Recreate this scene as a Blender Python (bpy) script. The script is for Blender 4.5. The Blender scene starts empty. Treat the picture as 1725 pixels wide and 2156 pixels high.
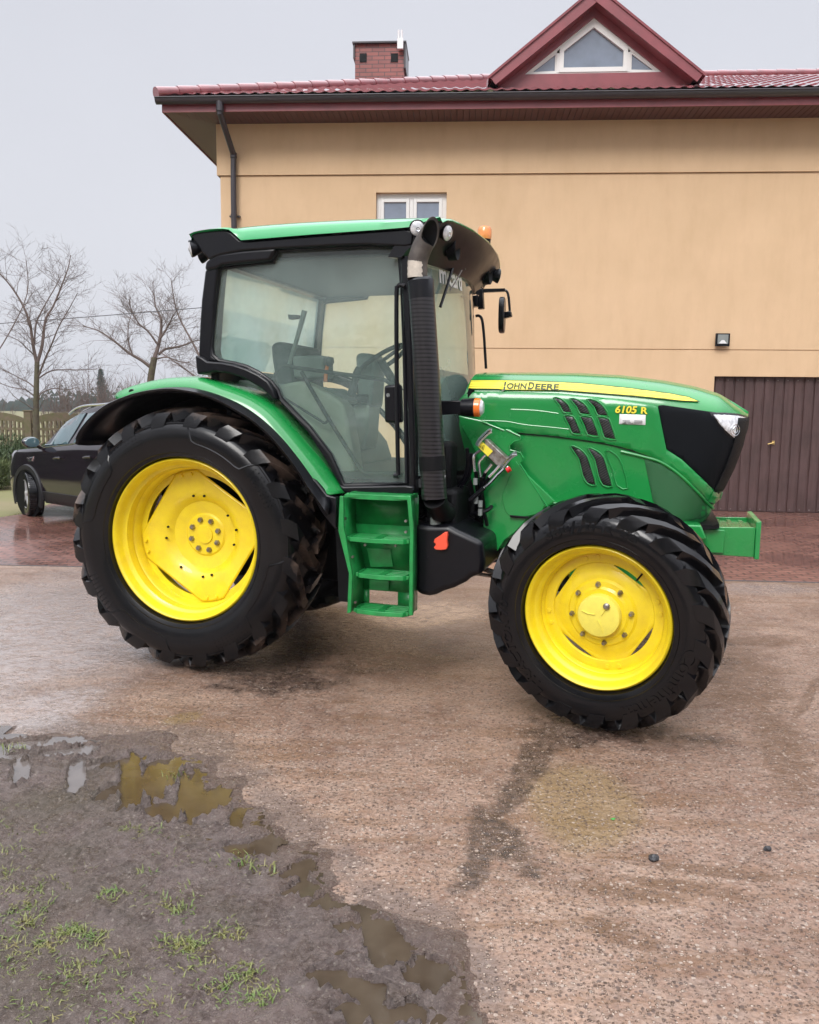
import bpy, bmesh, math, random
from mathutils import Vector, Matrix, Quaternion, noise, geometry
C=bpy.context.scene
col=C.collection
rad=math.radians
random.seed(7)
HAZE=True
# ---------------------------------------------------------------- camera
HC=1.6912; PITCH=.1238; ROLL=.011
cd=bpy.data.cameras.new('camera'); cam=bpy.data.objects.new('camera',cd); col.objects.link(cam)
cd.sensor_fit='HORIZONTAL'; cd.sensor_width=36; cd.lens=36*1730/1725; cd.clip_start=.05; cd.clip_end=3000
fw=Vector((0,math.cos(PITCH),-math.sin(PITCH))); u0=Vector((0,math.sin(PITCH),math.cos(PITCH))); r0=Vector((1,0,0))
cR=math.cos(ROLL); sR=math.sin(ROLL)
rt=r0*cR+u0*sR; up=u0*cR-r0*sR
m=Matrix((rt,up,-fw)).transposed().to_4x4(); m.translation=Vector((0,0,HC)); cam.matrix_world=m
C.camera=cam
# ---------------------------------------------------------------- world, sun, exposure
SUN_EL=rad(42); SUN_AZ=rad(200)
w=bpy.data.worlds.new('World'); C.world=w; w.use_nodes=True
nt=w.node_tree; nt.nodes.clear()
out=nt.nodes.new('ShaderNodeOutputWorld'); bg=nt.nodes.new('ShaderNodeBackground')
sky=nt.nodes.new('ShaderNodeTexSky'); sky.sky_type='NISHITA'; sky.sun_disc=False; sky.sun_elevation=SUN_EL; sky.sun_rotation=SUN_AZ
sky.dust_density=6; sky.air_density=1.2
hs=nt.nodes.new('ShaderNodeHueSaturation'); hs.inputs['Saturation'].default_value=.25; nt.links.new(sky.outputs[0],hs.inputs['Color'])
geo=nt.nodes.new('ShaderNodeTexCoord'); sep=nt.nodes.new('ShaderNodeSeparateXYZ'); nt.links.new(geo.outputs['Generated'],sep.inputs[0])
ramp=nt.nodes.new('ShaderNodeValToRGB'); nt.links.new(sep.outputs['Z'],ramp.inputs[0])
e=ramp.color_ramp.elements
e[0].position=0; e[0].color=(4.75,4.85,5.25,1)
e[1].position=1; e[1].color=(24,24.6,26,1)
q=e.new(.42); q.color=(4.4,4.5,4.95,1)
q=e.new(.12); q.color=(4.8,4.9,5.3,1)
q=e.new(.62); q.color=(11,11.3,12.4,1)
cn=nt.nodes.new('ShaderNodeTexNoise'); cn.inputs['Scale'].default_value=1.6; cn.inputs['Detail'].default_value=4; nt.links.new(geo.outputs['Generated'],cn.inputs['Vector'])
cm=nt.nodes.new('ShaderNodeMapRange'); cm.inputs[1].default_value=.3; cm.inputs[2].default_value=.7; cm.inputs[3].default_value=.95; cm.inputs[4].default_value=1.05; nt.links.new(cn.outputs[0],cm.inputs[0])
ml=nt.nodes.new('ShaderNodeVectorMath'); ml.operation='SCALE'; nt.links.new(ramp.outputs[0],ml.inputs[0]); nt.links.new(cm.outputs[0],ml.inputs['Scale'])
mx=nt.nodes.new('ShaderNodeMixRGB'); mx.inputs[0].default_value=.93; nt.links.new(hs.outputs[0],mx.inputs[1]); nt.links.new(ml.outputs[0],mx.inputs[2])
nt.links.new(mx.outputs[0],bg.inputs[0]); bg.inputs[1].default_value=.1; nt.links.new(bg.outputs[0],out.inputs[0])
sd=bpy.data.lights.new('sun','SUN'); sd.energy=1.4; sd.angle=rad(25); sd.color=(1,.97,.93)
sun=bpy.data.objects.new('sun',sd); col.objects.link(sun)
# light comes from behind and left of the camera
sv=Vector((math.sin(SUN_AZ)*math.cos(SUN_EL),math.cos(SUN_AZ)*math.cos(SUN_EL),math.sin(SUN_EL)))
sun.rotation_euler=sv.to_track_quat('Z','Y').to_euler()
C.view_settings.view_transform='Standard'; C.view_settings.look='None'; C.view_settings.exposure=.68; C.view_settings.gamma=1
C.render.resolution_x=819; C.render.resolution_y=1024
C.render.engine='CYCLES'
C.cycles.volume_bounces=0; C.cycles.transparent_max_bounces=24; C.cycles.max_bounces=8
# ---------------------------------------------------------------- materials
def nn(t,k): return t.nodes.new(k)
def mat(name,base,rough=.5,metal=0,coat=0,var=0,vs=8,bump=0,bs=60,spec=.5,var2=None,rv=0,trans=0):
    m=bpy.data.materials.new(name); m.use_nodes=True; t=m.node_tree; b=t.nodes['Principled BSDF']
    b.inputs['Base Color'].default_value=(*base,1); b.inputs['Roughness'].default_value=rough; b.inputs['Metallic'].default_value=metal
    b.inputs['Coat Weight'].default_value=coat; b.inputs['Coat Roughness'].default_value=.06; b.inputs['Specular IOR Level'].default_value=spec
    if trans: b.inputs['Transmission Weight'].default_value=trans
    tc=nn(t,'ShaderNodeTexCoord')
    if var:
        n=nn(t,'ShaderNodeTexNoise'); n.inputs['Scale'].default_value=vs; n.inputs['Detail'].default_value=6; n.inputs['Roughness'].default_value=.6
        t.links.new(tc.outputs['Object'],n.inputs['Vector'])
        mr=nn(t,'ShaderNodeMapRange'); mr.inputs[1].default_value=.35; mr.inputs[2].default_value=.68; t.links.new(n.outputs[0],mr.inputs[0])
        mxx=nn(t,'ShaderNodeMixRGB'); mxx.inputs[1].default_value=(*base,1)
        c2=var2 if var2 else tuple(x*(1-var) for x in base)
        mxx.inputs[2].default_value=(*c2,1); t.links.new(mr.outputs[0],mxx.inputs[0]); t.links.new(mxx.outputs[0],b.inputs['Base Color'])
        if rv:
            r=nn(t,'ShaderNodeMapRange'); r.inputs[3].default_value=rough; r.inputs[4].default_value=rough+rv; t.links.new(n.outputs[0],r.inputs[0]); t.links.new(r.outputs[0],b.inputs['Roughness'])
    if bump:
        n=nn(t,'ShaderNodeTexNoise'); n.inputs['Scale'].default_value=bs; n.inputs['Detail'].default_value=4; t.links.new(tc.outputs['Object'],n.inputs['Vector'])
        bp=nn(t,'ShaderNodeBump'); bp.inputs['Strength'].default_value=bump; bp.inputs['Distance'].default_value=.01; t.links.new(n.outputs[0],bp.inputs['Height']); t.links.new(bp.outputs[0],b.inputs['Normal'])
    return m
M={}
M['green']=mat('tractor_green',(.010,.24,.05),.22,coat=.6,var=.12,vs=3,rv=.1)
M['green_dirty']=mat('step_green',(.012,.27,.06),.35,coat=.4,var=.35,vs=14,rv=.2)
M['green_dark']=mat('green_screen',(.012,.105,.03),.5,coat=.15,bump=.6,bs=350)
M['green_roof']=mat('roof_green',(.02,.33,.10),.22,coat=.8,var=.08,vs=2)
M['yellow']=mat('wheel_yellow',(.86,.67,.014),.28,coat=.4,var=.14,vs=11,rv=.25,var2=(.76,.56,.02))
M['yellow_pale']=mat('hub_yellow',(.88,.76,.12),.4,coat=.3,var=.1,vs=30)
M['yellow_decal']=mat('decal_yellow',(.85,.72,.06),.35,coat=.3)
M['black']=mat('satin_black_plastic',(.004,.004,.0065),.2,coat=.05,var=.3,vs=9,rv=.25,spec=.33)
M['black_matt']=mat('matt_black_metal',(.004,.004,.005),.6,var=.3,vs=12,spec=.2)
M['screen_black']=mat('black_screen',(.003,.004,.006),.5,bump=.5,bs=500,spec=.12)
M['rubber']=mat('wet_rubber',(.003,.003,.0042),.10,var=.5,vs=5,var2=(.006,.0055,.006),rv=.14,bump=.05,bs=22,spec=.40)
def muddy():
    m=mat('muddy_rubber',(.003,.003,.0042),.14,var=.5,vs=5,var2=(.007,.0065,.007),rv=.18,bump=.07,bs=22,spec=.36); t=m.node_tree; b=t.nodes['Principled BSDF']
    tc=nn(t,'ShaderNodeTexCoord'); sp=nn(t,'ShaderNodeSeparateXYZ'); t.links.new(tc.outputs['Object'],sp.inputs[0]); cb=nn(t,'ShaderNodeCombineXYZ'); t.links.new(sp.outputs[0],cb.inputs[0]); t.links.new(sp.outputs[2],cb.inputs[2])
    l=nn(t,'ShaderNodeVectorMath'); l.operation='LENGTH'; t.links.new(cb.outputs[0],l.inputs[0])
    n=nn(t,'ShaderNodeTexNoise'); n.inputs['Scale'].default_value=7; n.inputs['Detail'].default_value=6; t.links.new(tc.outputs['Object'],n.inputs['Vector'])
    a=nn(t,'ShaderNodeMath'); a.operation='MULTIPLY_ADD'; a.inputs[1].default_value=.30; a.inputs[2].default_value=0; t.links.new(n.outputs[0],a.inputs[0])
    d=nn(t,'ShaderNodeMath'); d.operation='ADD'; t.links.new(l.outputs['Value'],d.inputs[0]); t.links.new(a.outputs[0],d.inputs[1])
    r=nn(t,'ShaderNodeMapRange'); r.inputs[1].default_value=.955; r.inputs[2].default_value=1.04; t.links.new(d.outputs[0],r.inputs[0])
    old=b.inputs['Base Color'].links[0].from_socket; mx_=nn(t,'ShaderNodeMixRGB'); t.links.new(r.outputs[0],mx_.inputs[0]); t.links.new(old,mx_.inputs[1]); mx_.inputs[2].default_value=(.11,.075,.058,1); t.links.new(mx_.outputs[0],b.inputs['Base Color'])
    return m
M['rubber_mud']=muddy()
M['chrome']=mat('chrome',(.75,.76,.78),.18,metal=1)
M['steel']=mat('dull_steel',(.4,.38,.36),.4,metal=.8,var=.5,vs=30,var2=(.16,.12,.09))
M['rust']=mat('exhaust_rust',(.10,.085,.075),.55,metal=.3,var=.5,vs=14,var2=(.045,.036,.032))
M['rust_pale']=mat('bare_exhaust_metal',(.62,.55,.47),.5,metal=.3,var=.3,vs=25)
M['orange']=mat('orange_lens',(.85,.19,.02),.2,coat=.6)
M['amber']=mat('amber_beacon_lens',(.85,.28,.08),.2,coat=.6,var=.3,vs=20)
M['redorange']=mat('orange_red_plastic',(.85,.10,.05),.4)
M['red']=mat('red_plastic',(.6,.01,.015),.3)
M['white']=mat('white_paint',(.7,.7,.7),.35)
M['lamp']=mat('lamp_lens',(.82,.82,.84),.12,coat=.8,var=.4,vs=40,var2=(.45,.45,.48),spec=.8)
M['decal_dark']=mat('decal_dark',(.03,.05,.01),.4)
M['cabgrey']=mat('cab_trim_grey',(.22,.24,.23),.6,var=.15,vs=6)
M['cabdark']=mat('cab_trim_dark',(.045,.05,.055),.6,var=.2,vs=6)
M['beige']=mat('cab_console_beige',(.50,.50,.43),.55,var=.12,vs=5)
M['seat']=mat('seat_fabric',(.035,.045,.05),.85)
def glassmat(name,tint,milk,milkcol,refl=1.0,tl=0.0):
    m=bpy.data.materials.new(name); m.use_nodes=True; t=m.node_tree; t.nodes.clear()
    o=nn(t,'ShaderNodeOutputMaterial'); tr=nn(t,'ShaderNodeBsdfTransparent'); tr.inputs[0].default_value=(*tint,1)
    df0=nn(t,'ShaderNodeBsdfDiffuse'); df0.inputs[0].default_value=(*milkcol,1); tl_=nn(t,'ShaderNodeBsdfTranslucent'); tl_.inputs[0].default_value=(*milkcol,1); df=nn(t,'ShaderNodeMixShader'); df.inputs[0].default_value=tl; t.links.new(df0.outputs[0],df.inputs[1]); t.links.new(tl_.outputs[0],df.inputs[2])
    n=nn(t,'ShaderNodeTexNoise'); n.inputs['Scale'].default_value=2.2; n.inputs['Detail'].default_value=5; tc=nn(t,'ShaderNodeTexCoord'); t.links.new(tc.outputs['Object'],n.inputs['Vector'])
    mr=nn(t,'ShaderNodeMapRange'); mr.inputs[1].default_value=.3; mr.inputs[2].default_value=.7; mr.inputs[3].default_value=milk*.55; mr.inputs[4].default_value=milk*1.35; t.links.new(n.outputs[0],mr.inputs[0])
    m1=nn(t,'ShaderNodeMixShader'); t.links.new(mr.outputs[0],m1.inputs[0]); t.links.new(tr.outputs[0],m1.inputs[1]); t.links.new(df.outputs[0],m1.inputs[2])
    gl=nn(t,'ShaderNodeBsdfGlossy'); gl.inputs['Roughness'].default_value=.02
    fr=nn(t,'ShaderNodeFresnel'); fr.inputs[0].default_value=1.5
    mu=nn(t,'ShaderNodeMath'); mu.operation='MULTIPLY'; mu.inputs[1].default_value=refl; t.links.new(fr.outputs[0],mu.inputs[0])
    m2=nn(t,'ShaderNodeMixShader'); t.links.new(mu.outputs[0],m2.inputs[0]); t.links.new(m1.outputs[0],m2.inputs[1]); t.links.new(gl.outputs[0],m2.inputs[2]); t.links.new(m2.outputs[0],o.inputs[0])
    return m
M['glass']=glassmat('misted_door_glass',(.80,.95,.89),.21,(.54,.70,.66),1.2,.3)
M['glass_mist']=glassmat('misted_rear_glass',(.8,.95,.92),.85,(.80,.96,.92),.5,.95)
M['glass_far']=glassmat('misted_far_glass',(.90,.95,.86),.55,(.95,.96,.84),.5,.95)
M['glass_clear']=glassmat('cab_glass',(.76,.90,.84),.14,(.5,.62,.58),1.2)
M['windscreen']=glassmat('windscreen_glass',(.66,.80,.72),.34,(.36,.50,.44),1.3)
def glossy_pane(name,base): return mat(name,base,.05,coat=1,var=.3,vs=2,spec=.8)
M['pane']=glossy_pane('window_pane',(.20,.24,.31))
M['car_glass']=glossy_pane('car_window',(.07,.13,.15))
M['car_paint']=mat('car_paint',(.012,.007,.012),.12,coat=1,var=.3,vs=2)
M['car_plastic']=mat('car_plastic',(.012,.012,.014),.5)
M['plaster']=mat('ochre_plaster',(.67,.475,.30),.85,var=1,vs=.9,var2=(.61,.43,.265),bump=.5,bs=130,spec=.2)
def streaks(m,amt=.12,sc=(1.6,1.6,.14)):
    t=m.node_tree; b=t.nodes['Principled BSDF']; old=b.inputs['Base Color'].links[0].from_socket; tc=nn(t,'ShaderNodeTexCoord'); mp=nn(t,'ShaderNodeMapping'); mp.inputs['Scale'].default_value=sc; t.links.new(tc.outputs['Object'],mp.inputs[0])
    n=nn(t,'ShaderNodeTexNoise'); n.inputs['Scale'].default_value=4; n.inputs['Detail'].default_value=7; n.inputs['Roughness'].default_value=.65; t.links.new(mp.outputs[0],n.inputs['Vector'])
    r=nn(t,'ShaderNodeMapRange'); r.inputs[1].default_value=.45; r.inputs[2].default_value=.72; r.inputs[4].default_value=amt; t.links.new(n.outputs[0],r.inputs[0])
    x=nn(t,'ShaderNodeMixRGB'); x.blend_type='MULTIPLY'; t.links.new(r.outputs[0],x.inputs[0]); t.links.new(old,x.inputs[1]); x.inputs[2].default_value=(.55,.45,.38,1); t.links.new(x.outputs[0],b.inputs['Base Color'])
streaks(M['plaster'],.13,(1.2,1.2,.3))
M['wine']=mat('wine_red_sheet',(.25,.055,.065),.35,coat=.3,var=.25,vs=3,rv=.15)
M['wine_tile']=mat('wine_red_roof_tile',(.24,.05,.058),.16,coat=.9,var=.3,vs=5,rv=.1)
M['gutter']=mat('gutter_brown',(.035,.028,.034),.35,coat=.2,var=.2,vs=5)
M['upvc']=mat('white_window_frame',(.72,.71,.69),.35)
M['bark']=mat('bark',(.085,.068,.058),.9,var=.4,vs=8,var2=(.12,.115,.07),bump=.6,bs=30,spec=.2)
M['twig']=mat('twig',(.15,.115,.105),.9,spec=.2)
M['twig_red']=mat('red_twig',(.17,.085,.06),.9,spec=.2)
M['fence']=mat('old_precast_concrete',(.17,.125,.10),.9,var=.5,vs=5,var2=(.12,.12,.06),spec=.2)
M['juniper']=mat('juniper_leaf',(.035,.06,.02),.7,var=.6,vs=3,var2=(.055,.085,.03))
M['juniper_pale']=mat('pale_conifer_leaf',(.10,.13,.045),.7,var=.5,vs=3)
M['spruce']=mat('spruce_needle',(.035,.055,.04),.8)
M['cable']=mat('cable',(.05,.05,.055),.6)
M['stone']=mat('dark_stone',(.04,.038,.042),.4,var=.5,vs=20,bump=.8,bs=40)
M['alloy']=mat('alloy_wheel_silver',(.6,.6,.62),.3,metal=.5)
M['brass']=mat('brass',(.75,.55,.22),.3,metal=.8)

def soffit_mat():
    m=mat('soffit_boards',(.14,.07,.07),.5,var=.25,vs=3,spec=.3); t=m.node_tree; b=t.nodes['Principled BSDF']
    tc=nn(t,'ShaderNodeTexCoord'); sp=nn(t,'ShaderNodeSeparateXYZ'); t.links.new(tc.outputs['Object'],sp.inputs[0])
    mu=nn(t,'ShaderNodeMath'); mu.operation='MULTIPLY'; mu.inputs[1].default_value=10; t.links.new(sp.outputs['X'],mu.inputs[0])
    f=nn(t,'ShaderNodeMath'); f.operation='FRACT'; t.links.new(mu.outputs[0],f.inputs[0])
    g=nn(t,'ShaderNodeMapRange'); g.inputs[1].default_value=0; g.inputs[2].default_value=.14; t.links.new(f.outputs[0],g.inputs[0])
    bp=nn(t,'ShaderNodeBump'); bp.inputs['Strength'].default_value=1; bp.inputs['Distance'].default_value=.02; t.links.new(g.outputs[0],bp.inputs['Height']); t.links.new(bp.outputs[0],b.inputs['Normal'])
    cr=nn(t,'ShaderNodeMixRGB'); cr.inputs[1].default_value=(.03,.012,.013,1); cr.inputs[2].default_value=(.115,.055,.053,1); t.links.new(g.outputs[0],cr.inputs[0]); t.links.new(cr.outputs[0],b.inputs['Base Color'])
    return m
M['soffit']=soffit_mat()
def line_mat(name,base,line,scale,ang,width=.35,rough=.4):
    m=mat(name,base,rough,coat=.1); t=m.node_tree; b=t.nodes['Principled BSDF']
    tc=nn(t,'ShaderNodeTexCoord'); mp=nn(t,'ShaderNodeMapping'); mp.inputs['Rotation'].default_value=(0,ang,0); t.links.new(tc.outputs['Object'],mp.inputs[0])
    sp=nn(t,'ShaderNodeSeparateXYZ'); t.links.new(mp.outputs[0],sp.inputs[0])
    mu=nn(t,'ShaderNodeMath'); mu.operation='MULTIPLY'; mu.inputs[1].default_value=scale; t.links.new(sp.outputs['Z'],mu.inputs[0])
    f=nn(t,'ShaderNodeMath'); f.operation='FRACT'; t.links.new(mu.outputs[0],f.inputs[0])
    g=nn(t,'ShaderNodeMath'); g.operation='LESS_THAN'; g.inputs[1].default_value=width; t.links.new(f.outputs[0],g.inputs[0])
    cr=nn(t,'ShaderNodeMixRGB'); cr.inputs[1].default_value=(*base,1); cr.inputs[2].default_value=(*line,1); t.links.new(g.outputs[0],cr.inputs[0]); t.links.new(cr.outputs[0],b.inputs['Base Color'])
    return m
M['vent']=line_mat('vent_mesh',(.004,.004,.004),(.05,.055,.055),75,rad(35),.3)
M['shield']=line_mat('perforated_shield',(.02,.017,.02),(.001,.001,.001),45,0,.38,.34)
M['stripe']=line_mat('striped_decal',(.86,.74,.06),(.42,.40,.02),62,0,.22)
def brick_mat(name,c1,c2,mo,sx,bw,bh,ms,rot=(0,0,0),rough=.5,coat=0,rv=0,bump=.5):
    m=mat(name,c1,rough,coat=coat); t=m.node_tree; b=t.nodes['Principled BSDF']
    tc=nn(t,'ShaderNodeTexCoord'); mp=nn(t,'ShaderNodeMapping'); mp.inputs['Rotation'].default_value=rot; t.links.new(tc.outputs['Object'],mp.inputs[0])
    br=nn(t,'ShaderNodeTexBrick'); br.inputs['Scale'].default_value=1; br.inputs['Brick Width'].default_value=bw; br.inputs['Row Height'].default_value=bh; br.inputs['Mortar Size'].default_value=ms
    br.inputs['Color1'].default_value=(*c1,1); br.inputs['Color2'].default_value=(*c2,1); br.inputs['Mortar'].default_value=(*mo,1); br.inputs['Mortar Smooth'].default_value=.3
    t.links.new(mp.outputs[0],br.inputs['Vector'])
    n=nn(t,'ShaderNodeTexNoise'); n.inputs['Scale'].default_value=.9; n.inputs['Detail'].default_value=6; t.links.new(tc.outputs['Object'],n.inputs['Vector'])
    hv=nn(t,'ShaderNodeHueSaturation'); t.links.new(br.outputs[0],hv.inputs['Color'])
    mr=nn(t,'ShaderNodeMapRange'); mr.inputs[1].default_value=.3; mr.inputs[2].default_value=.7; mr.inputs[3].default_value=.75; mr.inputs[4].default_value=1.2; t.links.new(n.outputs[0],mr.inputs[0]); t.links.new(mr.outputs[0],hv.inputs['Value'])
    t.links.new(hv.outputs[0],b.inputs['Base Color'])
    if rv:
        r=nn(t,'ShaderNodeMapRange'); r.inputs[1].default_value=.35; r.inputs[2].default_value=.65; r.inputs[3].default_value=rough; r.inputs[4].default_value=rough+rv; t.links.new(n.outputs[0],r.inputs[0]); t.links.new(r.outputs[0],b.inputs['Roughness'])
    bp=nn(t,'ShaderNodeBump'); bp.invert=True; bp.inputs['Strength'].default_value=bump; bp.inputs['Distance'].default_value=.004; t.links.new(br.outputs['Fac'],bp.inputs['Height'])
    n2=nn(t,'ShaderNodeTexNoise'); n2.inputs['Scale'].default_value=9; n2.inputs['Detail'].default_value=3; t.links.new(tc.outputs['Object'],n2.inputs['Vector'])
    b2=nn(t,'ShaderNodeBump'); b2.inputs['Strength'].default_value=.25; b2.inputs['Distance'].default_value=.01; t.links.new(n2.outputs[0],b2.inputs['Height']); t.links.new(bp.outputs[0],b2.inputs['Normal']); t.links.new(b2.outputs[0],b.inputs['Normal'])
    return m
M['chimney_brick']=brick_mat('chimney_brick',(.30,.085,.07),(.20,.06,.055),(.08,.045,.045),1,.25,.077,.008,(rad(90),0,0))
M['paving']=brick_mat('wet_clinker_paving',(.235,.108,.082),(.165,.073,.056),(.05,.03,.025),1,.2,.1,.013,(0,0,rad(3.6)),.12,.3,.3,.7)
M['door_brown']=mat('brown_sheet',(.088,.05,.048),.4,coat=.2,var=.3,vs=2,rv=.2); streaks(M['door_brown'],.8,(5,5,.5))

# stains and patches laid down in metres on the yard; masks are built from ellipses
def emask(t,vec,items,nsc=3.0,namt=.5,soft=.35):
    """union mask of ellipses (cx,cy,rx,ry,angle)"""
    n=nn(t,'ShaderNodeTexNoise'); n.inputs['Scale'].default_value=nsc; n.inputs['Detail'].default_value=5; n.inputs['Roughness'].default_value=.65; t.links.new(vec,n.inputs['Vector'])
    acc=None
    for cx,cy,rx,ry,a in items:
        s=nn(t,'ShaderNodeMapping'); s.vector_type='TEXTURE'; s.inputs['Location'].default_value=(cx,cy,0); s.inputs['Rotation'].default_value=(0,0,a); s.inputs['Scale'].default_value=(rx,ry,1)
        t.links.new(vec,s.inputs[0])
        sp=nn(t,'ShaderNodeSeparateXYZ'); t.links.new(s.outputs[0],sp.inputs[0]); cb=nn(t,'ShaderNodeCombineXYZ'); t.links.new(sp.outputs[0],cb.inputs[0]); t.links.new(sp.outputs[1],cb.inputs[1])
        l=nn(t,'ShaderNodeVectorMath'); l.operation='LENGTH'; t.links.new(cb.outputs[0],l.inputs[0])
        if acc is None: acc=l.outputs['Value']
        else:
            mi=nn(t,'ShaderNodeMath'); mi.operation='MINIMUM'; t.links.new(acc,mi.inputs[0]); t.links.new(l.outputs['Value'],mi.inputs[1]); acc=mi.outputs[0]
    a=nn(t,'ShaderNodeMath'); a.operation='MULTIPLY_ADD'; a.inputs[1].default_value=namt*2; a.inputs[2].default_value=-namt; t.links.new(n.outputs[0],a.inputs[0])
    ad=nn(t,'ShaderNodeMath'); ad.operation='ADD'; t.links.new(acc,ad.inputs[0]); t.links.new(a.outputs[0],ad.inputs[1])
    mr=nn(t,'ShaderNodeMapRange'); mr.interpolation_type='SMOOTHSTEP'; mr.inputs[1].default_value=1+soft/2; mr.inputs[2].default_value=1-soft/2; t.links.new(ad.outputs[0],mr.inputs[0])
    return mr.outputs[0]
def mixc(t,f,a,b,fac=1):
    x=nn(t,'ShaderNodeMixRGB')
    if fac!=1:
        mm=nn(t,'ShaderNodeMath'); mm.operation='MULTIPLY'; mm.inputs[1].default_value=fac; t.links.new(f,mm.inputs[0]); f=mm.outputs[0]
    t.links.new(f,x.inputs[0])
    for i,v in ((1,a),(2,b)):
        if isinstance(v,tuple): x.inputs[i].default_value=(*v,1)
        else: t.links.new(v,x.inputs[i])
    return x.outputs[0]
def mixv(t,f,a,b):
    x=nn(t,'ShaderNodeMapRange'); t.links.new(f,x.inputs[0])
    for i,v in ((3,a),(4,b)):
        if isinstance(v,(int,float)): x.inputs[i].default_value=v
        else: t.links.new(v,x.inputs[i])
    return x.outputs[0]
def nz(t,vec,sc,lo,hi,det=5,rough=.6,out=0):
    n=nn(t,'ShaderNodeTexNoise'); n.inputs['Scale'].default_value=sc; n.inputs['Detail'].default_value=det; n.inputs['Roughness'].default_value=rough; t.links.new(vec,n.inputs['Vector'])
    r=nn(t,'ShaderNodeMapRange'); r.inputs[1].default_value=lo; r.inputs[2].default_value=hi; t.links.new(n.outputs[0],r.inputs[0]); return r.outputs[0]
def pebbles(t,vec,sc,chance):
    """voronoi cells -> (stone mask for a share of the cells, cell id value, distance)"""
    v=nn(t,'ShaderNodeTexVoronoi'); v.inputs['Scale'].default_value=sc; t.links.new(vec,v.inputs['Vector'])
    s=nn(t,'ShaderNodeSeparateColor'); t.links.new(v.outputs['Color'],s.inputs[0])
    a=nn(t,'ShaderNodeMapRange'); a.inputs[1].default_value=.52; a.inputs[2].default_value=.34; t.links.new(v.outputs['Distance'],a.inputs[0])
    b=nn(t,'ShaderNodeMath'); b.operation='LESS_THAN'; b.inputs[1].default_value=chance; t.links.new(s.outputs[0],b.inputs[0])
    c=nn(t,'ShaderNodeMath'); c.operation='MULTIPLY'; t.links.new(a.outputs[0],c.inputs[0]); t.links.new(b.outputs[0],c.inputs[1])
    return c.outputs[0],s.outputs[1],v.outputs['Distance']
def yard_mat():
    m=bpy.data.materials.new('exposed_aggregate_concrete'); m.use_nodes=True; t=m.node_tree; b=t.nodes['Principled BSDF']
    tc=nn(t,'ShaderNodeTexCoord'); V=tc.outputs['Object']
    c=mixc(t,nz(t,V,.9,.38,.62),(.35,.228,.165),(.225,.132,.092))
    c=mixc(t,nz(t,V,3.1,.45,.66,7),c,(.135,.067,.043),.85)
    c=mixc(t,nz(t,V,14,.40,.64,4),c,(.30,.225,.18),.55)
    c=mixc(t,nz(t,V,55,.42,.62,3),c,(.12,.075,.055),.55)
    # wheel-dragged brown marks
    mp=nn(t,'ShaderNodeMapping'); mp.inputs['Rotation'].default_value=(0,0,rad(14)); mp.inputs['Scale'].default_value=(.7,4.2,1); t.links.new(V,mp.inputs[0])
    c=mixc(t,nz(t,mp.outputs[0],1.7,.52,.62,6),c,(.17,.095,.055),.65)
    # stains and the ochre patch in front of the front wheel
    c=mixc(t,emask(t,V,YARD_OCHRE,2.2,.35,.5),c,(.185,.125,.05),.6)
    br0=emask(t,V,YARD_BROWN,4,1.1,.6); bm_=nn(t,'ShaderNodeMath'); bm_.operation='MULTIPLY'; t.links.new(br0,bm_.inputs[0]); t.links.new(mixv(t,nz(t,V,13,.36,.56,7,.7),.35,1.0),bm_.inputs[1])
    c=mixc(t,bm_.outputs[0],c,(.115,.06,.032),.85)
    c=mixc(t,emask(t,V,YARD_MUD,4,1.4,.9),c,(.13,.095,.08),.75)
    dk0=emask(t,V,YARD_DARK,4.5,1.7,.7); fn=nz(t,V,19,.38,.6,6,.7); dm=nn(t,'ShaderNodeMath'); dm.operation='MULTIPLY'; t.links.new(dk0,dm.inputs[0]); t.links.new(mixv(t,fn,.5,1.0),dm.inputs[1]); dk=dm.outputs[0]  # dark patches: damp ones ahead of the wheel, plus darkening under the tractor
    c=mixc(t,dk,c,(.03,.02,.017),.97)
    pv_,iv_,dv_=pebbles(t,V,62,.26); c=mixc(t,pv_,c,(.062,.038,.03),.85)
    p1,i1,d1=pebbles(t,V,105,.42); p2,i2,d2=pebbles(t,V,62,.07)
    rp=nn(t,'ShaderNodeValToRGB'); t.links.new(i1,rp.inputs[0]); el=rp.color_ramp.elements; el[0].position=0; el[0].color=(.13,.08,.055,1); el[1].position=1; el[1].color=(.50,.40,.33,1); k=el.new(.7); k.color=(.31,.215,.165,1)
    c=mixc(t,p1,c,rp.outputs[0],.85)
    c=mixc(t,p2,c,(.42,.33,.27),.75)
    t.links.new(c,b.inputs['Base Color'])
    film0=emask(t,V,YARD_FILM,1.3,.9,.9); fm=nn(t,'ShaderNodeMath'); fm.operation='MULTIPLY'; t.links.new(film0,fm.inputs[0]); t.links.new(mixv(t,nz(t,V,11,.36,.56,6,.7),.35,1.0),fm.inputs[1]); film=fm.outputs[0]; c=mixc(t,film,c,(.36,.31,.29),.5); t.links.new(c,b.inputs['Base Color'])  # wet film; its colour is also lightened to imitate sky sheen
    rg=mixv(t,nz(t,V,2.4,.4,.62,6),.30,.55)
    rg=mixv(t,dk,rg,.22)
    rg=mixv(t,film,rg,.10)
    t.links.new(rg,b.inputs['Roughness'])
    b.inputs['Coat Weight'].default_value=.25; b.inputs['Coat Roughness'].default_value=.12
    t.links.new(mixv(t,film,.15,1.0),b.inputs['Coat Weight'])
    bp=nn(t,'ShaderNodeBump'); bp.inputs['Distance'].default_value=.012; t.links.new(p1,bp.inputs['Height']); t.links.new(mixv(t,film,.9,.35),bp.inputs['Strength'])
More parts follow.
